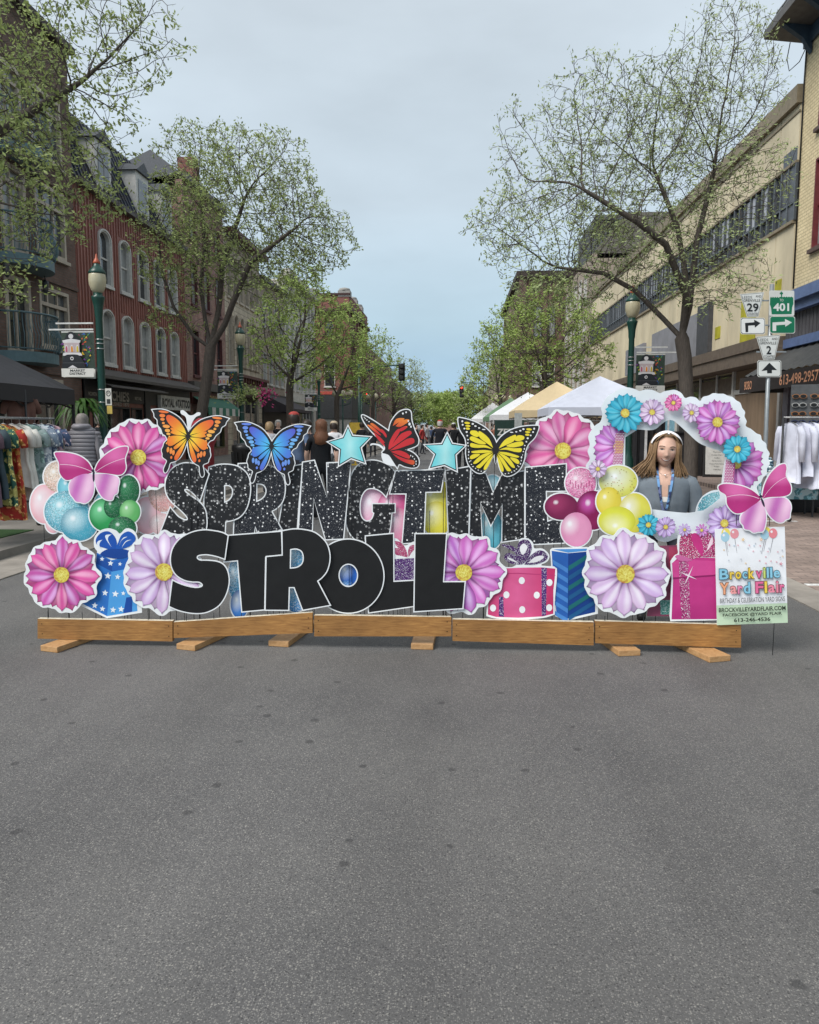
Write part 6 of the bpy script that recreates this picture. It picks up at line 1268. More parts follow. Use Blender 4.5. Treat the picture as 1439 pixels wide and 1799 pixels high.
# ================================================================ canopies
def tent(label, cx, cy, w, zt, col, name='canopy_tent', ze=2.12, val=.24, d=None, legs=True, group='market canopies', tint=None):
    r = empty(name, (cx, cy, 0), 0, label, 'canopy', group); d = d or w; m = mat('canopy_'+label[:18].replace(' ', '_'), col, .6, .06, 3, .15, 6); b = MB(); hw, hd = w/2, d/2; n = 10
    def P(s, t): # edge parameter s in 0..4, t 0 edge..1 peak
        k = int(s) % 4; f = s-int(s); c = [(-hw, -hd), (hw, -hd), (hw, hd), (-hw, hd)]; a, e = c[k], c[(k+1) % 4]; x = a[0]+(e[0]-a[0])*f; y = a[1]+(e[1]-a[1])*f
        sag = -.13*math.sin(PI*f)*(math.sin(PI*t)**.8)*(1-t*.3)
        return (x*(1-t), y*(1-t), ze+(zt-ze)*(t**.93)+sag)
    M = 5; ring = 4*n; vs = [P(4*j/ring+1e-9, i/M) for i in range(M) for j in range(ring)]+[(0, 0, zt)]
    fs = [(i*ring+j, i*ring+(j+1) % ring, (i+1)*ring+(j+1) % ring, (i+1)*ring+j) for i in range(M-1) for j in range(ring)]+[((M-1)*ring+j, (M-1)*ring+(j+1) % ring, M*ring) for j in range(ring)]
    b.add(vs, fs, 0, False); b.build('canopy_top', m, r)
    b = MB(); c = [(-hw, -hd), (hw, -hd), (hw, hd), (-hw, hd)]; v = []; k = 0
    for i in range(4):
        a, e = c[i], c[(i+1) % 4]
        for j in range(8): f = j/8; v += [(a[0]+(e[0]-a[0])*f, a[1]+(e[1]-a[1])*f, ze-.004), (a[0]+(e[0]-a[0])*f*1.0, a[1]+(e[1]-a[1])*f, ze-val-.01*math.sin(j*2))]
    N_ = len(v)//2; b.add(v, [(2*i, 2*i+1, 2*((i+1) % N_)+1, 2*((i+1) % N_)) for i in range(N_)]); b.build('valance', m, r)
    fm = mat('white_tent_frame' if max(lin(col) if isinstance(col, str) else col) > .1 else 'black_tent_frame', (.5, .5, .5) if max(lin(col) if isinstance(col, str) else col) > .1 else (.02, .02, .022), .5)
    if legs:
        for x, y in c: b = MB(); b.bar((x*.985, y*.985, 0.1 if cx < 0 else .006), (x*.985, y*.985, ze-.01), .045); b.box(x*.985-.05, x*.985+.05, y*.985-.05, y*.985+.05, .1 if cx < 0 else .006, .12 if cx < 0 else .02); b.build('leg', fm, r)
    b = MB()
    for i in range(4):
        a, e = c[i], c[(i+1) % 4]; q = lambda f, z: (a[0]*.97+(e[0]-a[0])*.97*f, a[1]*.97+(e[1]-a[1])*.97*f, z)
        b.bar(q(0, ze-.02), q(.25, ze-.33), .02); b.bar(q(0, ze-.33), q(.25, ze-.02), .02); b.bar(q(.25, ze-.02), q(.5, ze-.33), .02); b.bar(q(.25, ze-.33), q(.5, ze-.02), .02); b.bar(q(.5, ze-.02), q(.75, ze-.33), .02); b.bar(q(.5, ze-.33), q(.75, ze-.02), .02); b.bar(q(.75, ze-.02), q(1, ze-.33), .02); b.bar(q(.75, ze-.33), q(1, ze-.02), .02)
    b.build('truss', fm, r); return r
tent('nearest white pop-up canopy on the right, behind the photo frame', 4.6, 25.2, 3.6, 3.15, (.50, .53, .62), d=3.2)
tent('tan pop-up canopy between two white ones', 3.75, 29.2, 3.3, 3.22, (.55, .44, .27)); tent('white pop-up canopy behind the tan one', 3.55, 38.5, 3.6, 3.25, (.66, .67, .70)); tent('green pop-up canopy behind the white ones', 3.2, 45.5, 3.1, 3.25, (.12, .21, .12)); tent('small far white canopy at the edge of the road', 2.55, 54, 3.0, 3.25, (.7, .7, .72)); tent('tiny white canopy in the middle distance by the red-capped man', -4.6, 112, 3.4, 2.15, (.6, .6, .62), ze=1.5)
tent('black pop-up canopy over the clothes racks on the left', -8.45, 12.0, 3.2, 3.2, (.022, .022, .026), ze=2.18, val=.26)
# dark ZERO banner under a canopy
a = on_y(890, 757, 27.2); r = empty('zero_banner', (a.x, 27.2, 0), 0, 'dark green banner reading ZERO hanging below the white canopy', 'banner'); b = MB(); b.box(-.42, .6, 0, .03, .6, 1.78); b.build('banner_cloth', mat('dark_green_cloth', (.012, .035, .028), .7), r); textpart(r, 'ZERO', .08, 1.36, .82, .24, -.004, white, .03)
a = on_y(912, 735, 26); r = empty('plastic_side_panel', (a.x, 26.0, 0), 0, 'clear plastic side panel rolled beside the tan canopy', 'side panel'); part(r, 'panel', mat('clear_plastic', (.35, .37, .36), .3), [(-.15, .1, 0, .03, .4, 2.0)])
# ================================================================ clothes
def garment(root, w, L, col, y=0, sleeve=True, rnd=None, mname=None, th=.03, z=0, flare=1.1):
    """a garment on a hanger, hanging in the x-z plane at local y; shoulders at z=0"""
    rnd = rnd or random; n = 20; b = MB(); rows = [(.10*w, .02, .015), (.34*w, -.01, .02), (.5*w, -.07, .03), (.46*w, -.22, .05), (.45*w, -.45, .06), (.5*w*flare, -L*.75, .07), (.52*w*flare, -L, .07)]; ph = rnd.uniform(0, 6); vs = []
    for hw, zz, t in rows:
        for j in range(n):
            a = 2*PI*j/n; cx = math.cos(a); sx = math.sin(a); fold = 1+.7*math.sin(cx*11+ph+zz*2)*max(0, min(1, -zz*2.5+.1))
            vs.append((hw*math.copysign(abs(cx)**.8, cx), y+t*sx*fold+.02*math.sin(cx*5+ph), z+zz+(.012*math.sin(cx*7+ph) if zz < -.5 else 0)))
    k = len(rows); b.add(vs, [(i*n+j, i*n+(j+1) % n, (i+1)*n+(j+1) % n, (i+1)*n+j) for i in range(k-1) for j in range(n)]+[tuple(range(n)), tuple(range(k*n-1, (k-1)*n-1, -1))], 0, True)
    if sleeve:
        for s in (-1, 1): l = .22 if sleeve == 1 else .55; b.tube([(s*w*.44, y, z-.06), (s*(w*.54), y+.01, z-.16), (s*(w*.60), y, z-.06-l)], [.05, .058, .045], 8)
    return b
def clothmat(i, c, pat=0):
    nm = 'cloth_%s' % i
    if nm in MATS: return MATS[nm]
    c = lin(c); m, N, K, b = nmat(nm); tc = N.new('ShaderNodeTexCoord'); n1 = node(N, 'ShaderNodeTexNoise', Scale=9 if pat else 5, Detail=3); K.new(tc.outputs['Object'], n1.inputs['Vector'])
    if pat:
        c2 = lin(pat); q = mix(N, K, rng(N, K, n1.outputs[0], .48, .52), c, c2); n2 = node(N, 'ShaderNodeTexNoise', Scale=17, Detail=2); K.new(tc.outputs['Object'], n2.inputs['Vector']); q = mix(N, K, rng(N, K, n2.outputs[0], .58, .6), q, tuple(min(1, v*2+.1) for v in c2))
    else: q = mix(N, K, rng(N, K, n1.outputs[0], .3, .7), tuple(v*.8 for v in c), tuple(min(1, v*1.15) for v in c))
    K.new(q, b.inputs['Base Color']); b.inputs['Roughness'].default_value = .85; MATS[nm] = m; return m
hang = mat('hanger_metal', (.3, .3, .3), .35, metal=.6); dkmetal = mat('dark_rack_metal', (.03, .03, .032), .45)
def rack(label, loc, rz, L, H_, items, w, base=True, metal=None, gname='clothes', cat='clothes rack', lmat=None, angle=0, labs=None, lens=None):
    r = empty('clothes_rack', loc, rz, label, cat, 'clothes racks'); b = MB(); mt = metal or dkmetal
    b.tube([(0, -L/2, H_), (0, L/2, H_)], .015, 8); b.build('rail', lmat or hang, r)
    for s in (-1, 1):
        b = MB(); b.tube([(0, s*L/2, H_), (0, s*L/2, .2)], .018, 8); b.tube([(-.3, s*L/2, .07), (-.24, s*L/2, .18), (0, s*L/2, .22), (.24, s*L/2, .18), (.3, s*L/2, .07)], .018, 6); b.build('upright', mt, r)
        for q in (-.3, .3): b = MB(); b.tube([(q-.02, s*L/2, .04), (q+.02, s*L/2, .04)], .038, 10); b.build('wheel', mt, r)
    n = len(items); rnd = random.Random(n+int(L*10))
    for i, (c, pat, ln, slv) in enumerate(items):
        y = -L/2+.12+(L-.24)*i/max(1, n-1); M = Matrix.Rotation(rz, 4, 'Z'); p = Vector(loc)+M@Vector((0, y, H_-.1))
        g = empty('hanging_garment', p, rz+R(angle)+rnd.uniform(-.12, .12), labs[i], 'garment', gname)
        b = garment(g, w*rnd.uniform(.93, 1.05), ln, c, rnd=rnd, sleeve=slv); b.build('fabric', clothmat(c+str(pat), c, pat), g)
        b = MB(); b.tube([(-.19, 0, -.05), (0, 0, .03), (.19, 0, -.05)], .006, 5); b.tube([(0, 0, .03), (0, 0, .085), (.018, 0, .11), (.03, 0, .09)], .003, 5); b.build('hanger', hang, g)
    return r
LIT = [('2f3440', 0, .75, 1), ('3a3550', 'b8b0c8', .8, 1), ('23262e', 0, .85, 1), ('1f2740', 0, .95, 1), ('2a2e48', 0, .8, 1), ('6b5560', 0, 1.0, 1), ('3a4a52', 0, .9, 1), ('2c5a4c', 'b0a860', 1.0, 1), ('b0342a', 'b07a3a', 1.2, 1), ('d8d4cc', 0, .8, 1), ('e0ddd5', 0, .95, 1), ('8fa0a0', '66807a', .9, 1), ('8896a8', 'd0d4da', .85, 1), ('5a6a8a', 'a8b6c8', .95, 1), ('4a5a7a', 'c2a0a8', .8, 1)]
LLAB = ['dark slate top nearest the camera on the left rack', 'dark patterned top with pale blotches on the left rack', 'charcoal garment beside the patterned top on the left rack', 'navy dress near the front of the left rack', 'dark blue top behind the navy dress', 'mauve garment in the middle of the left rack', 'grey-blue long top before the green patterned one', 'dark green patterned top beside the red dress on the left rack', 'long red dress with tan pattern on the left rack', 'off-white short-sleeved top after the red dress', 'cream long top on the left rack', 'grey-green patterned shirt on the left rack', 'pale blue-grey patterned shirt on the left rack', 'blue patterned shirt near the far end of the left rack', 'blue and pink patterned shirt at the far end of the left rack']
rack('dark rolling rack full of colourful clothes under the black canopy', (-5.75, 9.35, .11), R(-4), 2.5, 1.52, LIT, .46, labs=LLAB, gname='clothes on the left rack')
W2_ = [('6a4a40', 0, .5, 1), ('1f2024', 0, .6, 1), ('7a8a30', 0, .5, 0)]
rack('tall rear rack under the black canopy with brown and olive clothes', (-7.9, 12.6, .11), R(60), 2.4, 2.0, W2_, .5, labs=['brown top hanging high at the back of the black canopy', 'black top hanging at the back of the black canopy', 'olive skirt hanging under the black canopy'], gname='clothes at the back of the black canopy')
RW = [('d4d6e4', 0, l_, 2) for l_ in (.95, .85, 1.05, .8, .95, 1.1, .85, .95, .9, 1.0, .85, .95)]
RLAB = ['white long-sleeved shirt at the left end of the right rack', 'second white shirt from the left end of the right rack', 'third white shirt from the left, hanging longer than its neighbours', 'short white shirt, fourth from the left on the right rack', 'fifth white shirt from the left on the right rack', 'longest white dress on the right rack, sixth from the left', 'seventh white shirt from the left on the right rack', 'eighth white shirt from the left on the right rack', 'ninth white shirt from the left on the right rack', 'tenth white shirt from the left on the right rack', 'white shirt second from the right end of the rack', 'white shirt at the right end of the rack']
rack('dark rolling rack of white shirts in front of the yellow building', (6.38, 13.0, .01), R(-82), 2.2, 1.66, RW, .50, angle=8, labs=RLAB, gname='white shirts on the right rack')
WHL = mat('cloth_shadowed', (.02, .02, .022), .9)
def darkclothes(label, x, y, L, rz=0, n=9, seed=1, H_=1.7):
    rn = random.Random(seed); cols = [('1c1d22', 0), ('22242c', 0), ('2c2024', 0), ('16181c', 0), ('343038', 0), ('1f2a34', 0)]
    items = [(*rn.choice(cols), rn.uniform(.8, 1.1), 1) for _ in range(n)]
    rack(label, (x, y, .01), rz, L, H_, items, .45, labs=['dark garment %s on the %s' % (('nearest the left end', 'second from the left', 'third from the left', 'fourth from the left', 'fifth from the left', 'sixth from the left', 'seventh from the left', 'eighth from the left', 'ninth from the left')[i], label) for i in range(n)], gname='dark clothes under the canopies')
darkclothes('rack under the nearest white canopy', 4.0, 23.6, 1.9, R(-90), 8, 3); darkclothes('rack under the tan canopy', 3.5, 27.6, 1.9, R(-90), 7, 5)
# black booth panels behind the woman, A-frame
a = on_y(1133, 800, 21.5)
r = empty('black_display_panel', (a.x, 21.5, 0), 0, 'black draped display panel behind the woman, under the nearest white canopy', 'display panel'); b = MB(); vs = []
for i in range(25): x = -.62+1.15*i/24; vs += [(x, .04*math.sin(i*1.4), .05), (x, .03*math.sin(i*1.4+.4), 2.0)]
b.add(vs, [(2*i, 2*i+2, 2*i+3, 2*i+1) for i in range(24)]); b.build('drape', mat('black_drape', (.012, .012, .014), .9), r); part(r, 'post', mat('white_tent_frame', (.5, .5, .5), .5), [(-.04, .02, -.12, -.07, 0, 2.0)])
a = on_y(1218, 800, 23); r = empty('black_counter', (a.x, 23, .1), 0, 'black cloth-covered counter between the woman and the A-frame sign', 'counter'); b = MB(); b.box(-.55, .5, 0, .6, 0, 1.25); b.box(-.6, .55, -.04, .64, 1.25, 1.30); b.build('counter_cloth', MATS['black_drape'], r)
a = on_y(1260, 810, 22.5); r = empty('a_frame_sign', (a.x, 22.5, .1), R(-8), 'white menu board in a black A-frame seen through the photo frame', 'A-frame sign'); b = MB(); b.bar((-.36, 0, 0), (-.33, .16, 1.05), .05); b.bar((.36, 0, 0), (.33, .16, 1.05), .05); b.bar((-.36, 0, .03), (.36, 0, .03), .05); b.bar((-.33, .16, 1.05), (.33, .16, 1.05), .05); b.bar((-.36, .4, 0), (-.33, .18, 1.05), .04); b.bar((.36, .4, 0), (.33, .18, 1.05), .04); b.build('frame', darkpaint, r)
b = MB(); b.add([(-.31, .0, .08), (.31, .0, .08), (.31, .14, 1.02), (-.31, .14, 1.02)], [(0,1,2,3)]); b.build('board', white, r); b = MB()
for i, (s_, w_) in enumerate((('Pastries', .2), ('Cookies & Bars', .3), ('Coffee', .15), ('Sandwiches', .25), ('Frozen Take Home', .38), ('Soups', .15), ('Catering', .2))):
    t = .66-i*.09; vs, fs, a0, a1, b0, b1 = text2d(s_, 0); b.add([(((v[0]-a0)/(a1-a0)-.5)*w_, -.004+.14*((.08+t*.94+(v[1]-b0)*.05-.08)/.94), .08+t*.94+(v[1]-b0)*.05) for v in vs], fs)
b.build('lettering', blackm, r)
# shop displays on the right: sunglasses stand, table of wares, cardboard
a = on_y(1433, 740, 15.5); r = empty('sunglasses_stand', (a.x, 15.6, 0), R(-25), 'grey stand with rows of sunglasses behind the white shirts', 'sunglasses stand'); part(r, 'back_panel', mat('grey_stand', (.10, .105, .11), .5), [(-.42, .5, 0, .08, .1, 2.35)])
rn = random.Random(3); fc = [(.45, .20, .08), (.5, .5, .48), (.4, .16, .05), (.02, .03, .12), (.03, .03, .03), (.25, .25, .04), (.03, .02, .02)]
for i in range(9):
    for jx in (-.26, .06, .36):
        b = MB(); z = 2.12-i*.17; m_ = mat('glasses_frame_%d' % (i % 7), fc[i % 7], .3)
        for s in (-.065, .065): b.plate([(jx+s+.055*math.cos(2*PI*k/12), z+.035*math.sin(2*PI*k/12)) for k in range(12)], [], -.06, -.05, 1); b.plate([(jx+s+.068*math.cos(2*PI*k/12), z+.047*math.sin(2*PI*k/12)) for k in range(12)], [], -.05, -.04, 0)
        b.bar((jx-.13, -.04, z+.02), (jx-.135, .0, z+.02), .012); g = b.build('sunglasses', [m_, blackm], r)
a = on_y(1370, 800, 13.6); r = empty('market_table', (a.x, 13.6, .006), R(-10), 'small table with a floral cloth piled with folded fabrics by the sign post', 'table'); b = MB(); b.box(-.35, .55, -.3, .3, .70, .74); b.build('tabletop', white, r); b = MB(); b.box(-.36, .56, -.31, -.305, .3, .735); b.box(-.36, -.355, -.304, .3, .3, .735); b.build('table_cloth', clothmat('tbl', 'a8c0c4', '4f7f88'), r)
for x in (-.3, .5):
    for y in (-.25, .25): b = MB(); b.bar((x, y, 0), (x, y, .7), .03); b.build('leg', dkmetal, r)
for i, (dx, c, pt, lab) in enumerate(((-.2, '4a7080', 'a8b8c0', 'blue-grey folded fabric pile on the small table'), (.08, 'c0a0b8', '6a90b0', 'lilac and blue folded fabric pile on the small table'), (.35, 'e0b0a0', 'c88a8a', 'peach folded fabric pile on the small table'))):
    b = MB(); rn = random.Random(i)
    for k in range(5): n = 12; b.lathe([(.14-.015*k, .0), (.15-.015*k, .025), (.13-.015*k, .05)], rn.uniform(-.02, .02), rn.uniform(-.02, .02), 10, 0, k*.05, 1, .8)
    M = Matrix.Rotation(R(-10), 4, 'Z'); p = Vector((a.x, 13.6, .75))+M@Vector((dx, 0, 0)); tag(b.build('fabric_pile', clothmat('pile%d' % i, c, pt), None, p), lab, 'fabric', 'folded fabric piles')
a = on_z(1425, 905, 0); b = MB(); b.add([(-.45, -.2, .02), (.6, -.25, .02), (.6, .3, .02), (-.1, .25, .02), (-.3, -.1, .10), (.6, -.15, .22), (.6, .2, .20), (-.05, .15, .10)], [(0,1,5,4), (1,2,6,5), (2,3,7,6), (3,0,4,7), (4,5,6,7)]); tag(b.build('cardboard_box', mat('cardboard', (.33, .17, .08), .8, .15), None, (a.x+.35, a.y-.9, .0)), 'flattened brown cardboard box on the brick paving at the right edge', 'cardboard box')
a = on_y(1400, 865, 13.9); b = MB(); b.box(-.45, .55, -.25, .25, 0, .42); b.box(-.48, .58, -.28, .28, .42, .46); tag(b.build('storage_bin', mat('black_plastic', (.015, .015, .017), .5), None, (a.x+.1, 14.2, .01)), 'black storage bin under the white shirts', 'storage bin')
# hanging fern under the black canopy, litter bin, grass mat
r = empty('fern_plant', (-7.25, 14.6, .11), 0, 'green fern on a tall stand behind the clothes under the black canopy', 'plant'); rn = random.Random(5); b = MB()
for i in range(46):
    a = rn.uniform(0, 2*PI); L = rn.uniform(.4, .62); up = rn.uniform(.1, .35); pr = None
    for k in range(7):
        t = k/6; p = Vector((math.cos(a)*L*t, math.sin(a)*L*t, 1.75+up*math.sin(PI*t*.8)-.45*t*t)); w_ = .045*math.sin(PI*min(1, t+.12))+.004; n = Vector((-math.sin(a), math.cos(a), 0))
        q = (p+n*w_, p-n*w_)
        if pr: b.add([pr[0], pr[1], q[1], q[0]], [(0,1,2,3)])
        pr = q
b.build('fronds', leafmat('fern_green', (.05, .12, .02)), r); b = MB(); b.lathe([(.12, 1.45), (.17, 1.72), (.16, 1.74)], n=14); b.build('pot', blackm, r); b = MB(); b.box(-.12, .12, -.12, .12, 0, 1.45); b.build('stand', cream, r)
a = on_y(430, 790, 19.0); b = MB(); b.lathe([(.27, 0), (.30, .8), (.32, .84), (.32, .95), (.28, .98), (.1, 1.02)], n=16)
for k in range(16): an = 2*PI*k/16; b.bar((.305*math.cos(an), .305*math.sin(an), .05), (.325*math.cos(an), .325*math.sin(an), .8), .02)
tag(b.build('litter_bin', blackm, None, (a.x, 19.0, .11)), 'black slatted litter bin on the pavement behind the blue butterfly', 'litter bin')
b = MB(); b.box(-6.6, -5.75, 8.6, 10.1, .11, .12); tag(b.build('grass_mat', mat('artificial_grass', (.03, .075, .02), .95, .4, 60, .8, 200), None), 'green artificial grass mat under the left clothes rack', 'mat')
# ================================================================ people
skin = mat('skin', (.60, .38, .29), .5, .12, 14, spec=.35); hairb = mat('brown_blond_hair', (.27, .165, .085), .5, .35, 26, .6, 90, stretch=(5, 5, .5)); shoe = mat('dark_shoes', (.02, .02, .02), .5)
def skinned(joints, edges, root, name, matfn, mats, sub=2):
    """joints: {name: (pos, rx, ry)}; one continuous skin-modifier surface"""
    keys = list(joints); idx = {k: i for i, k in enumerate(keys)}; me = bpy.data.meshes.new('s'); me.from_pydata([joints[k][0] for k in keys], [(idx[a], idx[b]) for a, b in edges], [])
    o = bpy.data.objects.new('s', me); C.objects.link(o); md = o.modifiers.new('skin', 'SKIN'); md.use_smooth_shade = True
    for k in keys: v = me.skin_vertices[0].data[idx[k]]; v.radius = (joints[k][1], joints[k][2] if len(joints[k]) > 2 else joints[k][1]); v.use_root = (k == keys[0])
    sb = o.modifiers.new('sub', 'SUBSURF'); sb.levels = sub; sb.render_levels = sub
    bpy.context.view_layer.update(); dg = bpy.context.evaluated_depsgraph_get(); nm = bpy.data.meshes.new_from_object(o.evaluated_get(dg))
    bpy.data.objects.remove(o); bpy.data.meshes.remove(me)
    nm.materials.clear()
    for m in mats: nm.materials.append(m)
    for p in nm.polygons: p.material_index = matfn(p.center); p.use_smooth = True
    ob = bpy.data.objects.new(name, nm); C.objects.link(ob); ob.parent = root; return ob
def person(label, px, Y, rz, hgt, top, trousers, hair, cap=None, stride=.12, arms=0, hairlen=.0, bulk=1.0, short=False, z0=0.0, gap=True, x=None, group='people strolling in the street'):
    X = x if x is not None else on_y(px, 760, Y).x; root = empty('person', (X, Y, z0), rz, label, 'person', group); k = hgt/1.72; b_ = bulk
    J = {'pel': ((0, 0, .95*k), .145*b_, .105*b_), 'wai': ((0, 0, 1.10*k), .135*b_, .10*b_), 'che': ((0, .01, 1.28*k), .165*b_, .115*b_), 'sho': ((0, .0, 1.40*k), .11*b_, .085*b_), 'nec': ((0, -.01, 1.48*k), .055, .055), 'hd0': ((0, -.02, 1.55*k), .066, .075), 'hd1': ((0, -.015, 1.62*k), .074, .088), 'hd2': ((0, -.005, 1.68*k), .055, .065)}
    E_ = [('pel', 'wai'), ('wai', 'che'), ('che', 'sho'), ('sho', 'nec'), ('nec', 'hd0'), ('hd0', 'hd1'), ('hd1', 'hd2')]
    for s, n in ((-1, 'l'), (1, 'r')):
        st = stride*s
        J.update({'hip'+n: ((s*.095, 0, .88*k), .09*b_), 'kne'+n: ((s*.10, st*.6-.02, .48*k), .06), 'ank'+n: ((s*.10, st*1.1+(.05 if st > 0 else 0), .09*k), .042), 'toe'+n: ((s*.11, st*1.1-.15, .035), .035),
                  'shl'+n: ((s*.175*b_, 0, 1.385*k), .06), 'elb'+n: ((s*.235*b_, -st*.5+.02, 1.12*k), .045), 'wri'+n: ((s*.24*b_, -st*.9-.05-arms*.18, .90*k+arms*.2), .030), 'han'+n: ((s*.235*b_, -st*.95-.09-arms*.22, .80*k+arms*.22), .028)})
        E_ += [('pel', 'hip'+n), ('hip'+n, 'kne'+n), ('kne'+n, 'ank'+n), ('ank'+n, 'toe'+n), ('sho', 'shl'+n), ('shl'+n, 'elb'+n), ('elb'+n, 'wri'+n), ('wri'+n, 'han'+n)]
        for q, (dx, dl) in enumerate(((-.02, .06), (-.007, .075), (.007, .07), (.02, .055))): J[f'fi{q}{n}'] = ((s*.235*b_+s*.005, -st*.95-.09-arms*.22+dx, (.80-dl/1.0)*k+arms*.22), .0085); E_.append(('han'+n, f'fi{q}{n}'))
        J['th'+n] = ((s*.215*b_, -st*.95-.125-arms*.22, .79*k+arms*.22), .009); E_.append(('han'+n, 'th'+n))
    def mf(c):
        z = c.z/k; ax = abs(c.x)
        if z > 1.455: return 0
        if z < .075: return 3
        if ax > .19*b_ and z < (1.2 if short else .88)+arms*.2: return 0
        if z > .90 or (ax > .17*b_ and z > .8): return 1
        return 2
    tm = mat('cloth_'+top, lin(top), .85, .15, 8, .3, 40); pm_ = mat('cloth_'+trousers, lin(trousers), .85, .15, 8, .3, 40)
    skinned(J, E_, root, 'body', mf, [skin, tm, pm_, shoe], 2)
    hz = 1.62*k
    if hair:
        m = MB(); prof = [(.02, .118), (.055, .105), (.082, .07), (.09, .03), (.09, -.02), (.082, -.07)]
        if hairlen: prof += [(.095, -.10), (.115, -.16), (.12, -.10-hairlen), (.07, -.14-hairlen)]
        n = 18; vs = []; rn = random.Random(px)
        for r_, z in prof:
            for j in range(n): a = 2*PI*j/n; fr = 1 if not (math.sin(a) < -.2 and z < .045) else (.62 if z > -.08 else .35); q = 1+rn.uniform(-.07, .07); vs.append((r_*1.12*q*math.cos(a), (r_*1.25*q*math.sin(a)*fr)+.012, hz+z*1.05))
        kk = len(prof); m.add(vs, [(i*n+j, (i+1)*n+j, (i+1)*n+(j+1) % n, i*n+(j+1) % n) for i in range(kk-1) for j in range(n)]+[tuple(range(n))], 0, True); m.build('hair', hair, root)
    if cap:
        m = MB(); m.lathe([(.096, .025), (.1, .05), (.09, .10), (.05, .13), (.01, .137)], 0, .0, 16, 0, hz, 1, 1.12); m.add([(-.07, -.09, hz+.03), (.07, -.09, hz+.03), (.06, -.18, hz+.02), (-.06, -.18, hz+.02), (-.07, -.09, hz+.042), (.07, -.09, hz+.042), (.06, -.18, hz+.03), (-.06, -.18, hz+.03)], [(0,3,2,1), (4,5,6,7), (2,3,7,6), (0,4,7,3), (1,2,6,5)]); m.build('cap', mat('cap_'+cap, lin(cap), .7), root)
    return root
hd_, hg_, hb_ = mat('dark_hair', (.03, .02, .015), .5), mat('grey_hair', (.20, .18, .165), .6, .3, 40), mat('auburn_hair', (.16, .065, .03), .5, .35, 30, .5, 80, stretch=(4, 4, .5))
p_ = person('woman with short grey hair in a quilted grey puffer jacket on the left pavement', 146, 12.4, PI, 1.60, '6e6c70', '2a2c34', hg_, bulk=1.22, z0=.11)
m = MB()
for i in range(9):
    z = .80+i*.063; r0 = .222-(.012 if i > 7 else 0); m.lathe([(r0-.004, z-.03), (r0+.006, z-.012), (r0+.006, z+.012), (r0-.004, z+.034)], 0, .0, 20, 0, 0, 1.14, .84)
m.lathe([(.21, 1.33), (.20, 1.37), (.15, 1.40), (.13, 1.42)], 0, .0, 20, 0, 0, 1.0, .8); m.lathe([(.09, 1.36), (.15, 1.38), (.155, 1.42), (.12, 1.46), (.08, 1.45)], 0, .05, 16)
for s in (-1, 1):
    for i in range(8): t = i/8; m.lathe([(.060, -.03), (.076, 0), (.060, .033)], s*(.215+.07*math.sin(t*1.6)), -.01-.02*t, 10, 0, 1.30-.062*i)
m.build('puffer_jacket', mat('grey_quilting', (.23, .22, .24), .5, .12, 9), p_)
person('person with grey hair in dark clothes by the nearest lamp post', 176, 17, PI, 1.66, '24262c', '22242a', hg_, z0=.11)
person('man in a red cap and blue shirt walking away behind the blue butterfly', 517, 13.6, PI, 1.76, '5a6c88', '3a3c44', hd_, cap='a03a34', short=True, bulk=1.12)
person('woman with long auburn hair in a black sleeveless top seen from behind', 565, 12.6, PI, 1.62, '101216', '15171c', hb_, hairlen=.16, short=True, bulk=1.12)
person('person in a pale cap and white shirt left of the turquoise star', 587, 19, PI, 1.64, 'd0d0d4', '5a5c60', hd_, cap='b0a088')
person('person in a grey hooded top with fair hair behind the blue butterfly', 474, 17.5, PI, 1.62, 'a8a8ae', '3c3e48', mat('fair_hair', (.25, .17, .09), .5))
person('dark-haired person in black just left of the hooded person', 457, 21, PI, 1.62, '2a2226', '22242a', hd_); person('man with white hair and black jacket far behind the blue butterfly', 489, 24, 0.3, 1.74, '1a1b20', '2a2c34', mat('white_hair', (.5, .48, .45), .6))
person('person in dark clothes between the red-capped man and the auburn-haired woman', 540, 15, PI, 1.64, '1c1d24', '22242a', hd_); person('person in dark clothes beside the red butterfly', 636, 30, PI, 1.70, '1e2026', '22242a', hd_)
person('man in a red cap and dark jacket walking in the middle of the street', 773, 27.5, PI, 1.76, '1c1e26', '22242c', mat('white_hair', (.5, .48, .45), .6), cap='a83a30', bulk=1.25)
person('person in black with a light cap right of the red-capped man in the street', 797, 34, PI, 1.70, '14161a', '1a1c22', hd_, cap='c0c0c0'); person('person in black beside the yellow butterfly wing', 813, 24, PI, 1.72, '16171c', '1a1c22', hd_)
rn = random.Random(11)
for i, (px, Y, c, lab) in enumerate(((750, 50, 'b8b8bc', 'small distant person in a pale top left of the street centre'), (742, 44, 'a83a38', 'small distant person in red left of the street centre'), (758, 58, '3a4a68', 'small distant person in blue by the tiny canopy'), (731, 40, '2a2a30', 'small distant person in black by the tiny canopy'), (725, 60, 'd0d0d0', 'small distant person in white beside the red butterfly wing'), (845, 42, '3a3430', 'distant shopper under the far white canopy'), (870, 36, '8a5a4a', 'distant shopper in a rust top beside the ZERO banner'), (866, 47, '50607a', 'distant shopper in blue under the green canopy'), (690, 52, '4a4a50', 'distant person in grey by the left traffic light'), (655, 40, '303038', 'distant person in black near the yellow box'), (618, 33, '7a7a80', 'distant person in grey on the left pavement'))):
    person(lab, px, Y, rn.choice([0, PI, PI, 1.2]), rn.uniform(1.58, 1.78), c, '2a2c34', hd_)
a = on_y(624, 752, 31); b = MB(); b.box(-.18, .18, -.1, .1, 0, .05); b.box(-.03, .03, -.03, .03, .05, 1.3); b.box(-.22, .22, -.06, .06, 1.3, 1.72); tag(b.build('yellow_box', mat('yellow_box_paint', (.55, .38, .05), .5), None, (a.x, 31, .0)), 'small yellow box on a post on the left side of the street', 'yellow box')
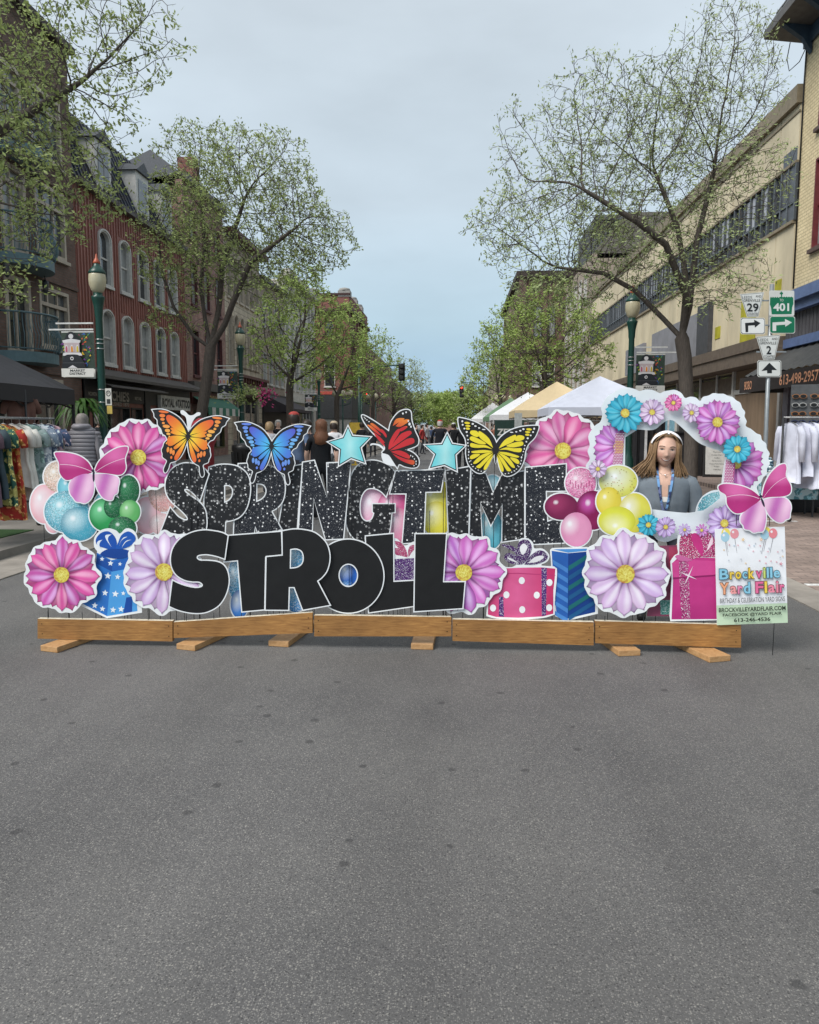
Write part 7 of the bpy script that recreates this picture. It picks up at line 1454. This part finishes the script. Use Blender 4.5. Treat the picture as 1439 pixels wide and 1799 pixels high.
a = on_y(298, 800, 14.0); b = MB(); b.lathe([(.2, 0), (.2, 1.0), (.26, 1.15), (.26, 1.5), (.1, 1.6)], n=14); tag(b.build('red_post_box', mat('dark_red_paint', (.25, .02, .03), .5), None, (a.x, 16, .11)), 'dark red rounded post behind the orange butterfly', 'post')
# ---- the woman behind the photo frame
WY = 5.95; wx = on_y(1169, 790, WY).x; root = empty('person', (wx, WY, 0), R(-11), 'smiling woman with long hair, white headband and grey blouse behind the photo frame', 'person')
blouse = mat('grey_blue_blouse', (.155, .185, .215), .75, .12, 7, .25, 30); denim = mat('dark_trousers', (.03, .035, .05), .8)
HZ = on_y(1167, 791, WY).z; dz = HZ-1.355
J = {'pel': ((0, .05, .86+dz), .15, .11), 'wai': ((0, .03, .96+dz), .12, .085)}
E_ = [('pel', 'wai')]
for s, n in ((-1, 'l'), (1, 'r')):
    J.update({'hip'+n: ((s*.10, .05, .78+dz), .095), 'kne'+n: ((s*.13, -.10, .44), .065), 'ank'+n: ((s*.13, .06, .09), .042), 'toe'+n: ((s*.14, -.10, .035), .035)})
    E_ += [('pel', 'hip'+n), ('hip'+n, 'kne'+n), ('kne'+n, 'ank'+n), ('ank'+n, 'toe'+n)]
def mf(c): return 3 if c.z < .075 else (1 if c.z-dz > .80 else 2)
body = skinned(J, E_, root, 'body', mf, [skin, blouse, denim, shoe], 3)
# head: sculpted, joined to the body mesh
hb = MB(); nr, nc = 44, 56
lipm = mat('lips', (.36, .095, .09), .4); teeth = mat('teeth', (.75, .72, .68), .3); browm = mat('eyebrow', (.085, .045, .022), .7); eyew = mat('eye_white', (.40, .36, .34), .2); iris = mat('iris', (.05, .06, .07), .2); cheek = mat('rosy_skin', (.60, .34, .26), .5, .1, 14)
def g2(x, z, cx, cz, sx, sz): return math.exp(-((x-cx)/sx)**2-((z-cz)/sz)**2)
def headpt(th, ph):
    """th 0 top .. pi bottom, ph angle with -y as the front"""
    st = math.sin(th); z = math.cos(th)*.122; x = math.sin(ph)*st; y = -math.cos(ph)*st
    w_ = .073 if z > -.01 else .073-.030*((-z-.01)/.11)**1.3
    x *= w_; y = y*(.086 if y < 0 else .095)*(1 if z > -.02 else 1-.18*((-z-.02)/.1))+ (.0 if z > -.03 else -.010*((-z-.03)/.09))
    if y < 0:
        y -= .019*g2(x, z, 0, -.036, .010, .012)+.009*g2(x, z, 0, -.010, .008, .024)+.006*g2(x, z, 0, -.094, .018, .016)+.004*g2(x, z, 0, -.070, .028, .010)
        y += .008*(g2(x, z, .031, .006, .015, .010)+g2(x, z, -.031, .006, .015, .010))
        y -= .005*(g2(x, z, .040, -.040, .018, .018)+g2(x, z, -.040, -.040, .018, .018))+.004*(g2(x, z, .03, .026, .022, .008)+g2(x, z, -.03, .026, .022, .008))
        y += .003*g2(x, z, 0, -.046, .006, .006)
    return x, y, z
vs = []; fs = []
for i in range(nr+1):
    for j in range(nc): vs.append(headpt(PI*i/nr, 2*PI*j/nc))
fs = [(i*nc+j, (i+1)*nc+j, (i+1)*nc+(j+1) % nc, i*nc+(j+1) % nc) for i in range(nr) for j in range(nc)]
hb.add(vs, fs, 0, True)
for i, f in enumerate(hb.f):
    c = Vector([sum(vs[k][a] for k in f)/4 for a in range(3)])
    if c.y < 0 and (g2(abs(c.x), c.z, .040, -.034, .020, .018) > .45): hb.m[i] = 4
def fpt(x, z, d=.0):
    """point on the face surface at x,z"""
    best = None
    th = math.acos(max(-1, min(1, z/.122))); lo, hi = -1.4, 1.4
    for _ in range(30):
        m_ = (lo+hi)/2
        if headpt(th, m_)[0] < x: lo = m_
        else: hi = m_
    p = headpt(th, lo); return (x, p[1]-d, z)
def strip_(P, w_, mi, d=.0012):
    v = []
    for k, (x, z) in enumerate(P):
        ww = w_*math.sin(PI*(k+.5)/len(P))**.5; v += [fpt(x, z+ww, d), fpt(x, z-ww, d)]
    hb.add(v, [(2*k, 2*k+1, 2*k+3, 2*k+2) for k in range(len(P)-1)], mi, True)
for s in (-1, 1):
    strip_([(s*(.014+.006*k), .026+.0045*math.sin(k*.52)) for k in range(7)], .0030, 5)                     # brows
    strip_([(s*(.017+.0045*k), .0085+.0035*math.sin(k*PI/6)) for k in range(7)], .0020, 5, .0024)            # lash line
    strip_([(s*(.019+.004*k), .0055) for k in range(7)], .0033, 6, .0014)
    e = [fpt(s*.031+  .0060*math.cos(2*PI*k/10), .0058+.0040*math.sin(2*PI*k/10), .0019) for k in range(10)]; hb.add(e, [tuple(range(10))], 7)
    # ear
    hb.lathe([(.004, -.026), (.012, -.018), (.015, 0), (.014, .018), (.005, .028)], s*.073, .012, 10, 0, -.005, .5, 1.1)
M5 = lambda k, n: 1.18*(-.027+.054*k/n)
strip_([(M5(k, 10), -.0715+.011*(abs(M5(k, 10))/.027)**2) for k in range(11)], .0052, 8, .0016)      # lips
strip_([(M5(k, 10)*.74, -.0700+.008*(abs(M5(k, 10))/.027)**2) for k in range(11)], .0026, 9, .0030)    # teeth
for s in (-1, 1): e = [fpt(s*.0055+.0022*math.cos(2*PI*k/6), -.0465+.0012*math.sin(2*PI*k/6), .0006) for k in range(6)]; hb.add(e, [tuple(range(6))], 8)
HS = 1.04; Mh = Matrix.Translation((0, -.02, HZ))@Matrix.Rotation(R(4), 4, 'Y')@Matrix.Rotation(R(4), 4, 'Z')@Matrix.Diagonal((1.22, 1.12, 1.05, 1))
hm = bpy.data.meshes.new('h'); hm.from_pydata([Mh@Vector(v) for v in hb.v], [], hb.f); ho = bpy.data.objects.new('h', hm)
# torso, neck and sleeved arms as lofts with a V neckline, hands at the end
tb = MB(); rows = [(-.095, .047, .050), (-.125, .047, .050), (-.150, .052, .053), (-.168, .070, .060), (-.182, .105, .068), (-.197, .145, .075), (-.215, .180, .082), (-.240, .203, .090), (-.28, .207, .098), (-.34, .196, .108), (-.40, .185, .116), (-.48, .172, .112), (-.56, .168, .108), (-.62, .176, .112)]
def rowat(z):
    for (z0, a0, b0), (z1, a1, b1) in zip(rows, rows[1:]):
        if z0 >= z >= z1: t = (z0-z)/(z0-z1); return a0+(a1-a0)*t, b0+(b1-b0)*t
    return rows[-1][1:]
nq = 72; zs = [-.095-.0125*i for i in range(43)]; vs = []
for z in zs:
    a_, b_ = rowat(z)
    for j in range(nq):
        t = 2*PI*j/nq; cx, sy = math.cos(t), math.sin(t); fold = .0035*math.sin(cx*14+z*22)*min(1, max(0, -z-.22)*6)
        vs.append((a_*math.copysign(abs(cx)**.92, cx), b_*sy+(.012 if sy > 0 else -fold*1.0)-.004, z))
fs = [(i*nq+j, (i+1)*nq+j, (i+1)*nq+(j+1) % nq, i*nq+(j+1) % nq) for i in range(len(zs)-1) for j in range(nq)]
tb.add(vs, [f[::-1] for f in fs], 1, True)
for i, f in enumerate(tb.f):
    c = Vector([sum(vs[k][a] for k in f)/4 for a in range(3)])
    if c.z > -.150 or (c.y < 0 and c.z > -.375 and abs(c.x) < .004+(c.z+.375)*.245): tb.m[i] = 0
    elif c.y < 0 and c.z > -.40 and abs(c.x) < .004+(c.z+.41)*.2 and c.z < -.35: tb.m[i] = 9
for s in (-1, 1):
    tb.tube([(s*.135, .012, -.222), (s*.178, .012, -.248), (s*.212, .014, -.315), (s*.228, .018, -.40), (s*.236, .012, -.48), (s*.225, -.03, -.56), (s*.19, -.085, -.62)], [.050, .066, .064, .060, .056, .050, .042], 18, 1)
    tb.tube([(s*.19, -.085, -.62), (s*.155, -.13, -.655), (s*.145, -.14, -.665)], [.028, .026, .024], 10, 0)
    tb.tube([(s*.150, -.135, -.66), (s*.125, -.155, -.70), (s*.115, -.16, -.72)], [.026, .034, .028], 10, 0)
    for q in range(4): tb.tube([(s*(.132-.013*q), -.16, -.715), (s*(.126-.013*q), -.178, -.745-.004*(q % 3)), (s*(.118-.012*q), -.172, -.77)], [.009, .0085, .007], 6, 0)
    tb.tube([(s*.11, -.15, -.69), (s*.085, -.165, -.715), (s*.08, -.17, -.735)], [.010, .009, .008], 6, 0)
# merge head faces into the body mesh
bm_ = body.data; V = [tuple(v.co) for v in bm_.vertices]; Fc = [tuple(p.vertices) for p in bm_.polygons]; mi = [p.material_index for p in bm_.polygons]; o0 = len(V)
V += [tuple(v.co) for v in hm.vertices]; Fc += [tuple(i+o0 for i in p.vertices) for p in hm.polygons]; mi += hb.m
o1 = len(V); V += [(v[0], v[1], v[2]+HZ) for v in tb.v]; Fc += [tuple(i+o1 for i in f) for f in tb.f]; mi += tb.m
nm = bpy.data.meshes.new('woman_body'); nm.from_pydata(V, [], Fc); bpy.data.objects.remove(ho)
for m_ in (skin, blouse, denim, shoe, cheek, browm, eyew, iris, lipm, teeth): nm.materials.append(m_)
nm.polygons.foreach_set('material_index', mi); nm.polygons.foreach_set('use_smooth', [True]*len(Fc)); nm.update(); body.data = nm
# hair: strands as many thin ribbons falling from the crown
rn = random.Random(21); hm_ = MB()
def hp(x, y, z): return Mh@Vector((x, y, z))
cap_ = MB(); nn = 30; prof = [(.012, .134), (.045, .128), (.068, .108), (.081, .075), (.084, .035), (.082, -.005), (.078, -.05), (.070, -.085)]
vs = []
for r_, z in prof:
    for j in range(nn):
        a = 2*PI*j/nn; front = math.cos(a) > .0; fx = r_*math.sin(a); fy = -r_*1.16*math.cos(a)+.010
        if z < .085 and math.cos(a) > .25: fy = fy*.55+.02; fx *= 1.0
        vs.append(hp(fx, fy, z))
hm_.add(vs, [(i*nn+j, i*nn+(j+1) % nn, (i+1)*nn+(j+1) % nn, (i+1)*nn+j) for i in range(len(prof)-1) for j in range(nn)]+[tuple(range(nn-1, -1, -1))], 0, True)
for i in range(420):
    s = rn.choice((-1, 1)); a = rn.uniform(.75, PI-.05); lx = math.sin(a)*s; ly = -math.cos(a)
    sc2 = rn.uniform(.95, 1.14); top_ = rn.uniform(.075, .118); L = rn.uniform(.17, .235); fl_ = rn.uniform(-.03, .018)+(.03 if (s < 0 and rn.random() < .2) else 0)
    p = [hp(lx*.058*sc2, ly*.062*sc2+.012, top_), hp(lx*.083*sc2, ly*.088*sc2+.010, .045), hp(lx*.086*sc2, ly*.09*sc2+.010, -.02), hp(lx*(.090+fl_*.3)*sc2, ly*.08*sc2+.012, -.075), hp(lx*(.105+fl_)*sc2, ly*.07-.0, -.04-L*.45), hp(lx*(.112+fl_*1.6)*sc2+rn.uniform(-.012, .012), ly*.06-.005, -.02-L*.75), hp(lx*(.106+fl_*2.0)*sc2+rn.uniform(-.02, .02), ly*.05-.015, -L*.92)]
    hm_.tube(p, [.0035, .0045, .0045, .0045, .004, .003, .0008], 4, cap=False)
for i in range(70):   # front locks drawn back from the parting
    s = rn.choice((-1, 1)); q = rn.uniform(0, 1)
    p = [hp(s*.006, -.058-.008*q, .118+.008*q), hp(s*(.035+.01*q), -.066+.01*q, .106), hp(s*(.066+.006*q), -.052+.02*q, .070), hp(s*(.077+.004*q), -.030+.02*q, .015), hp(s*(.083+.004*q), -.012+.02*q, -.05)]
    hm_.tube(p, [.003, .004, .004, .004, .003], 4, cap=False)
hm_.build('hair', hairb, root)
b = MB(); n = 26; v = []
for i in range(n+1):
    t = -1.42+2.84*i/n; x = math.sin(t)*.092; z = .030+math.cos(t)*.104; y = -.036+.012*abs(math.sin(t)); 
    v += [hp(x*.995, y-.030, z-.016*math.cos(t)), hp(x*1.03, y-.010, z+.006*math.cos(t)), hp(x*1.03, y+.014, z+.008*math.cos(t)), hp(x*.99, y+.022, z)]
b.add(v, [(4*i+k, 4*i+k+1, 4*i+k+5, 4*i+k+4) for i in range(n) for k in range(3)], 0, True); b.build('headband', mat('white_headband', (.78, .76, .78), .6, .05), root)
# lanyard, necklace, undershirt
lan = clothmat('lanyard', '6f9ccc', '22305a'); b = MB()
for s in (-1, 1):
    P = [(s*.050, .0, HZ-.125), (s*.056, -.050, HZ-.155), (s*.054, -.080, HZ-.19), (s*.046, -.104, HZ-.25), (s*.034, -.120, HZ-.33), (s*.018, -.128, HZ-.41), (s*.006, -.13, HZ-.46)]; v = []
    for x, y, z in P: v += [(x-.009, y, z), (x+.009, y-.001, z)]
    b.add(v, [(2*i, 2*i+1, 2*i+3, 2*i+2) for i in range(6)])
b.box(-.018, .018, -.134, -.130, HZ-.50, HZ-.46); b.build('lanyard', lan, root)
b = MB(); b.tube([(.04*math.sin(t)*1.0, -.045-.045*math.cos(t), HZ-.145-.035*(math.cos(t)+1)/2) for t in [(-1.5+3*i/12) for i in range(13)]], .0012, 4); b.lathe([(.001, -.008), (.007, 0), (.005, .006), (.001, .007)], .0, -.094, 8, 0, HZ-.185, 1, .5); b.build('necklace', mat('silver', (.6, .6, .6), .25, metal=.9), root)
